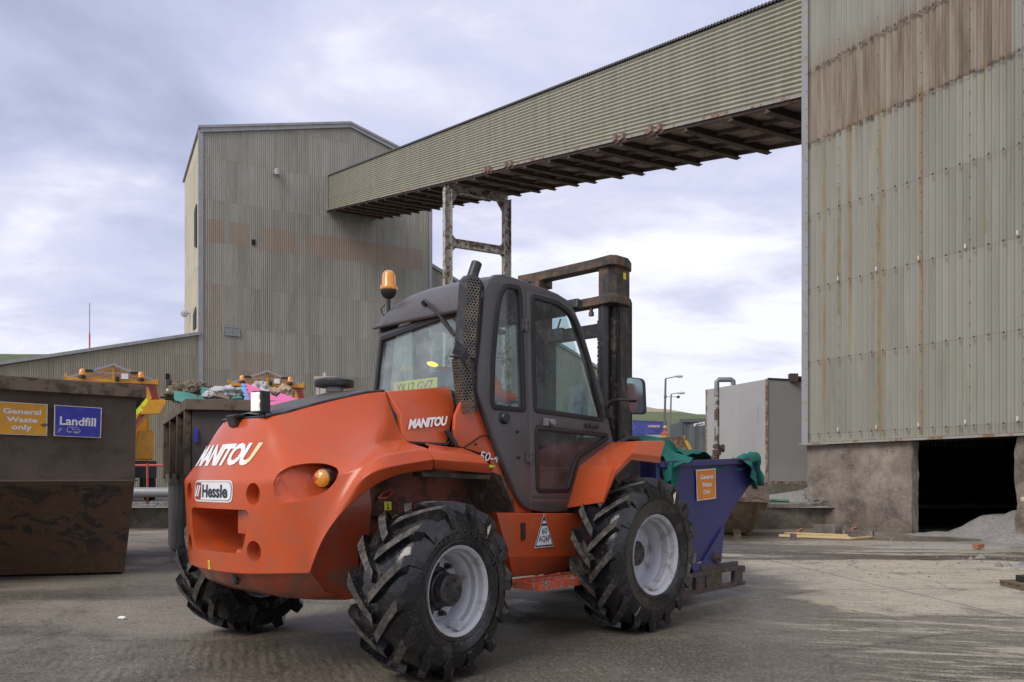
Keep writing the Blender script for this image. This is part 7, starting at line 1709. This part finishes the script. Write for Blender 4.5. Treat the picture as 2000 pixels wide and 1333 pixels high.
# cream-topped stand on a pallet at the right edge
pE = G(2003, 1150); es = empty('measuring_stand', (pE.x, pE.y, 0), label='cream-topped stand on a small wooden pallet in front of the grit heap', cat='stand'); q = MB(); zE = CH-(972-HY)*pE.y/F
q.box((.06, 0, zE-.02), (.16, .12, .045)); q.build('top_plate', simple('cream_plastic', (.62, .56, .36), .5), es, bevel=.01); q = MB(); q.box((.05, 0, zE/2+.03), (.035, .035, zE-.1)); q.build('post', simple('cream_post', (.45, .42, .30), .6), es); q = MB(); q.box((.05, 0, .10), (.2, .2, .08)); q.build('foot', M['black'], es, bevel=.01)
q = MB()
for k in range(4): q.bar((-.14+.0*k, -.22+k*.14, .06), (.5, -.20+k*.14, .06), .08, .02)
for k in range(3): q.bar((-.10+.25*k, -.26, .03), (-.10+.25*k, .26, .03), .05, .05)
q.build('pallet', M['wood_dirty'], es)
q = MB()
for (px, py, r_) in ((1905, 1092, .10), (1925, 1098, .06), (1880, 1100, .05), (1960, 1106, .12), (1990, 1110, .14), (1700, 1062, .03), (1730, 1064, .05), (1765, 1068, .04), (1750, 1058, .05), (1640, 1062, .03), (1670, 1066, .04), (1600, 1060, .03), (1800, 1085, .03), (1830, 1088, .04), (1780, 1060, .06), (1770, 1052, .05)):
    for k in range(3): stone(q, G(px+random.uniform(-12, 12), py+random.uniform(-3, 3))+V((0, 0, .0)), r_*random.uniform(.4, 1.1))
for k in range(260):
    px = random.uniform(1480, 2000); py = random.uniform(1040, 1130); stone(q, G(px, py), random.uniform(.008, .025))
for k in range(420):
    px = random.uniform(0, 2000); py = random.uniform(1150, 1332); stone(q, G(px, py), random.uniform(.002, .0075))
for k in range(200):
    px = random.uniform(0, 420); py = random.uniform(1130, 1200); stone(q, G(px, py), random.uniform(.003, .010))
tag(q.build('rubble', [M['gravel_pile'], M['block']]), kind='stuff')
q = MB(); p = G(239, 1210); o = blobmesh('paper_scrap', (p.x, p.y, .012), (.035, .018, .014), M['white'], 5, .5, 2, 3); tag(o, 'tiny crumpled white paper scrap lying on the ground in front of the skips', 'litter')

for nm_ in ('mudguard_liner', 'end_flashing', 'stub_bracket', 'vent_hole', 'gusset', 'side_gusset', 'cab_floor', 'step_bracket', 'cab_bolts', 'inner_crossbar'):
    for o in [o for o in COL.objects if o.name.split('.')[0] == nm_]: islands(o)
for nm_, g_ in (('lamp_post', 'lamp posts on the embankment'), ('waste_skip', 'brown waste skips'), ('gritter_truck', 'yellow gritting trucks'), ('timber_batten', 'timber battens on the ground'), ('aerial_mast', 'thin aerial masts'), ('brick_piece', 'brick fragments'), ('concrete_lintel', 'concrete blocks by the wall'), ('kerb_wall', 'kerb walls of the yard')):
    for o in COL.objects:
        if o.parent is None and o.name.split('.')[0] == nm_: o['group'] = g_

def piece(name, fn, mat, label, cat, nu=26, nv=22, amp=.03, fr=7, seed=0, fork=True):
    o = cloth(name, fn, nu, nv, mat, amp, fr, None, seed)
    if fork: o.matrix_world = fm
    return tag(o, label, cat)
pA = [L(1262, 884, -.70), L(1358, 898, -.72), L(1322, 925, YS-.05), L(1300, 952, YS-.06)]
def drape_fn(u, v):
    top = L(1275, 890, -.60).lerp(L(1352, 896, YS-.05), u); bot = L(1290, 950, YS-.07).lerp(L(1330, 903, YS-.08), u**.7)
    p = top.lerp(bot, v); p.y -= .05*math.sin(v*math.pi)+.03*math.sin(u*9); p.z += .05*math.sin(u*math.pi)*(1-v); return p
piece('netting_fold', drape_fn, M['net'], 'fold of green netting hanging over the corner of the blue skip near the tyre', 'netting', seed=3)
def tip_fn(u, v):
    a = L(1430, 896, YS+.35).lerp(L(1440, 899, YS-.05), v); c = L(1478, 903, YS+.30).lerp(L(1462, 925, YS-.09), v); d = L(1486, 938, YS+.1).lerp(L(1476, 953, YS-.10), v)
    p = a.lerp(c, u*2) if u < .5 else c.lerp(d, u*2-1); p.z += .06*math.sin(u*math.pi)+.03*math.sin(v*8+u*4); p.y -= .04*math.sin(v*7+1); p.x += .03*math.sin(v*6); return p
piece('netting_fold', tip_fn, M['net'], 'bunch of green netting hanging over the pointed lip of the blue skip', 'netting', seed=8, amp=.05)
def heap_fn(u, v):
    a = L(1225, 905, -.3).lerp(L(1356, 899, -.3), u); p = V(a); p.y = -.66+1.0*v; p.x += (v-.2)*.25; k = math.sin(math.pi*min(1, max(0, u)))**.7*math.sin(math.pi*(.15+.85*v))**.6; p.z = 1.36+.16*k*(1.2-.8*u)+.03*math.sin(u*11+v*5); return p
piece('netting_heap', heap_fn, M['net'], 'heaped green netting bulging above the rim of the blue skip', 'netting', seed=5, amp=.05, nu=36)
sheet('plastic_board', [(405, 774), (412, 769), (452, 776), (450, 781)], (12.2, 12.3, 12.0, 12.0), M['wood_dirty'], 'dirty brown board poking out in front of the grey-white bag', 'board', amp=.01)
sheet('paper_sheet', [(500, 766), (514, 757), (536, 778), (520, 783)], (12.4, 12.6, 12.1, 12.0), M['bag_white'], 'folded white paper sheet lying against the pink foam mat', 'paper', amp=.05)
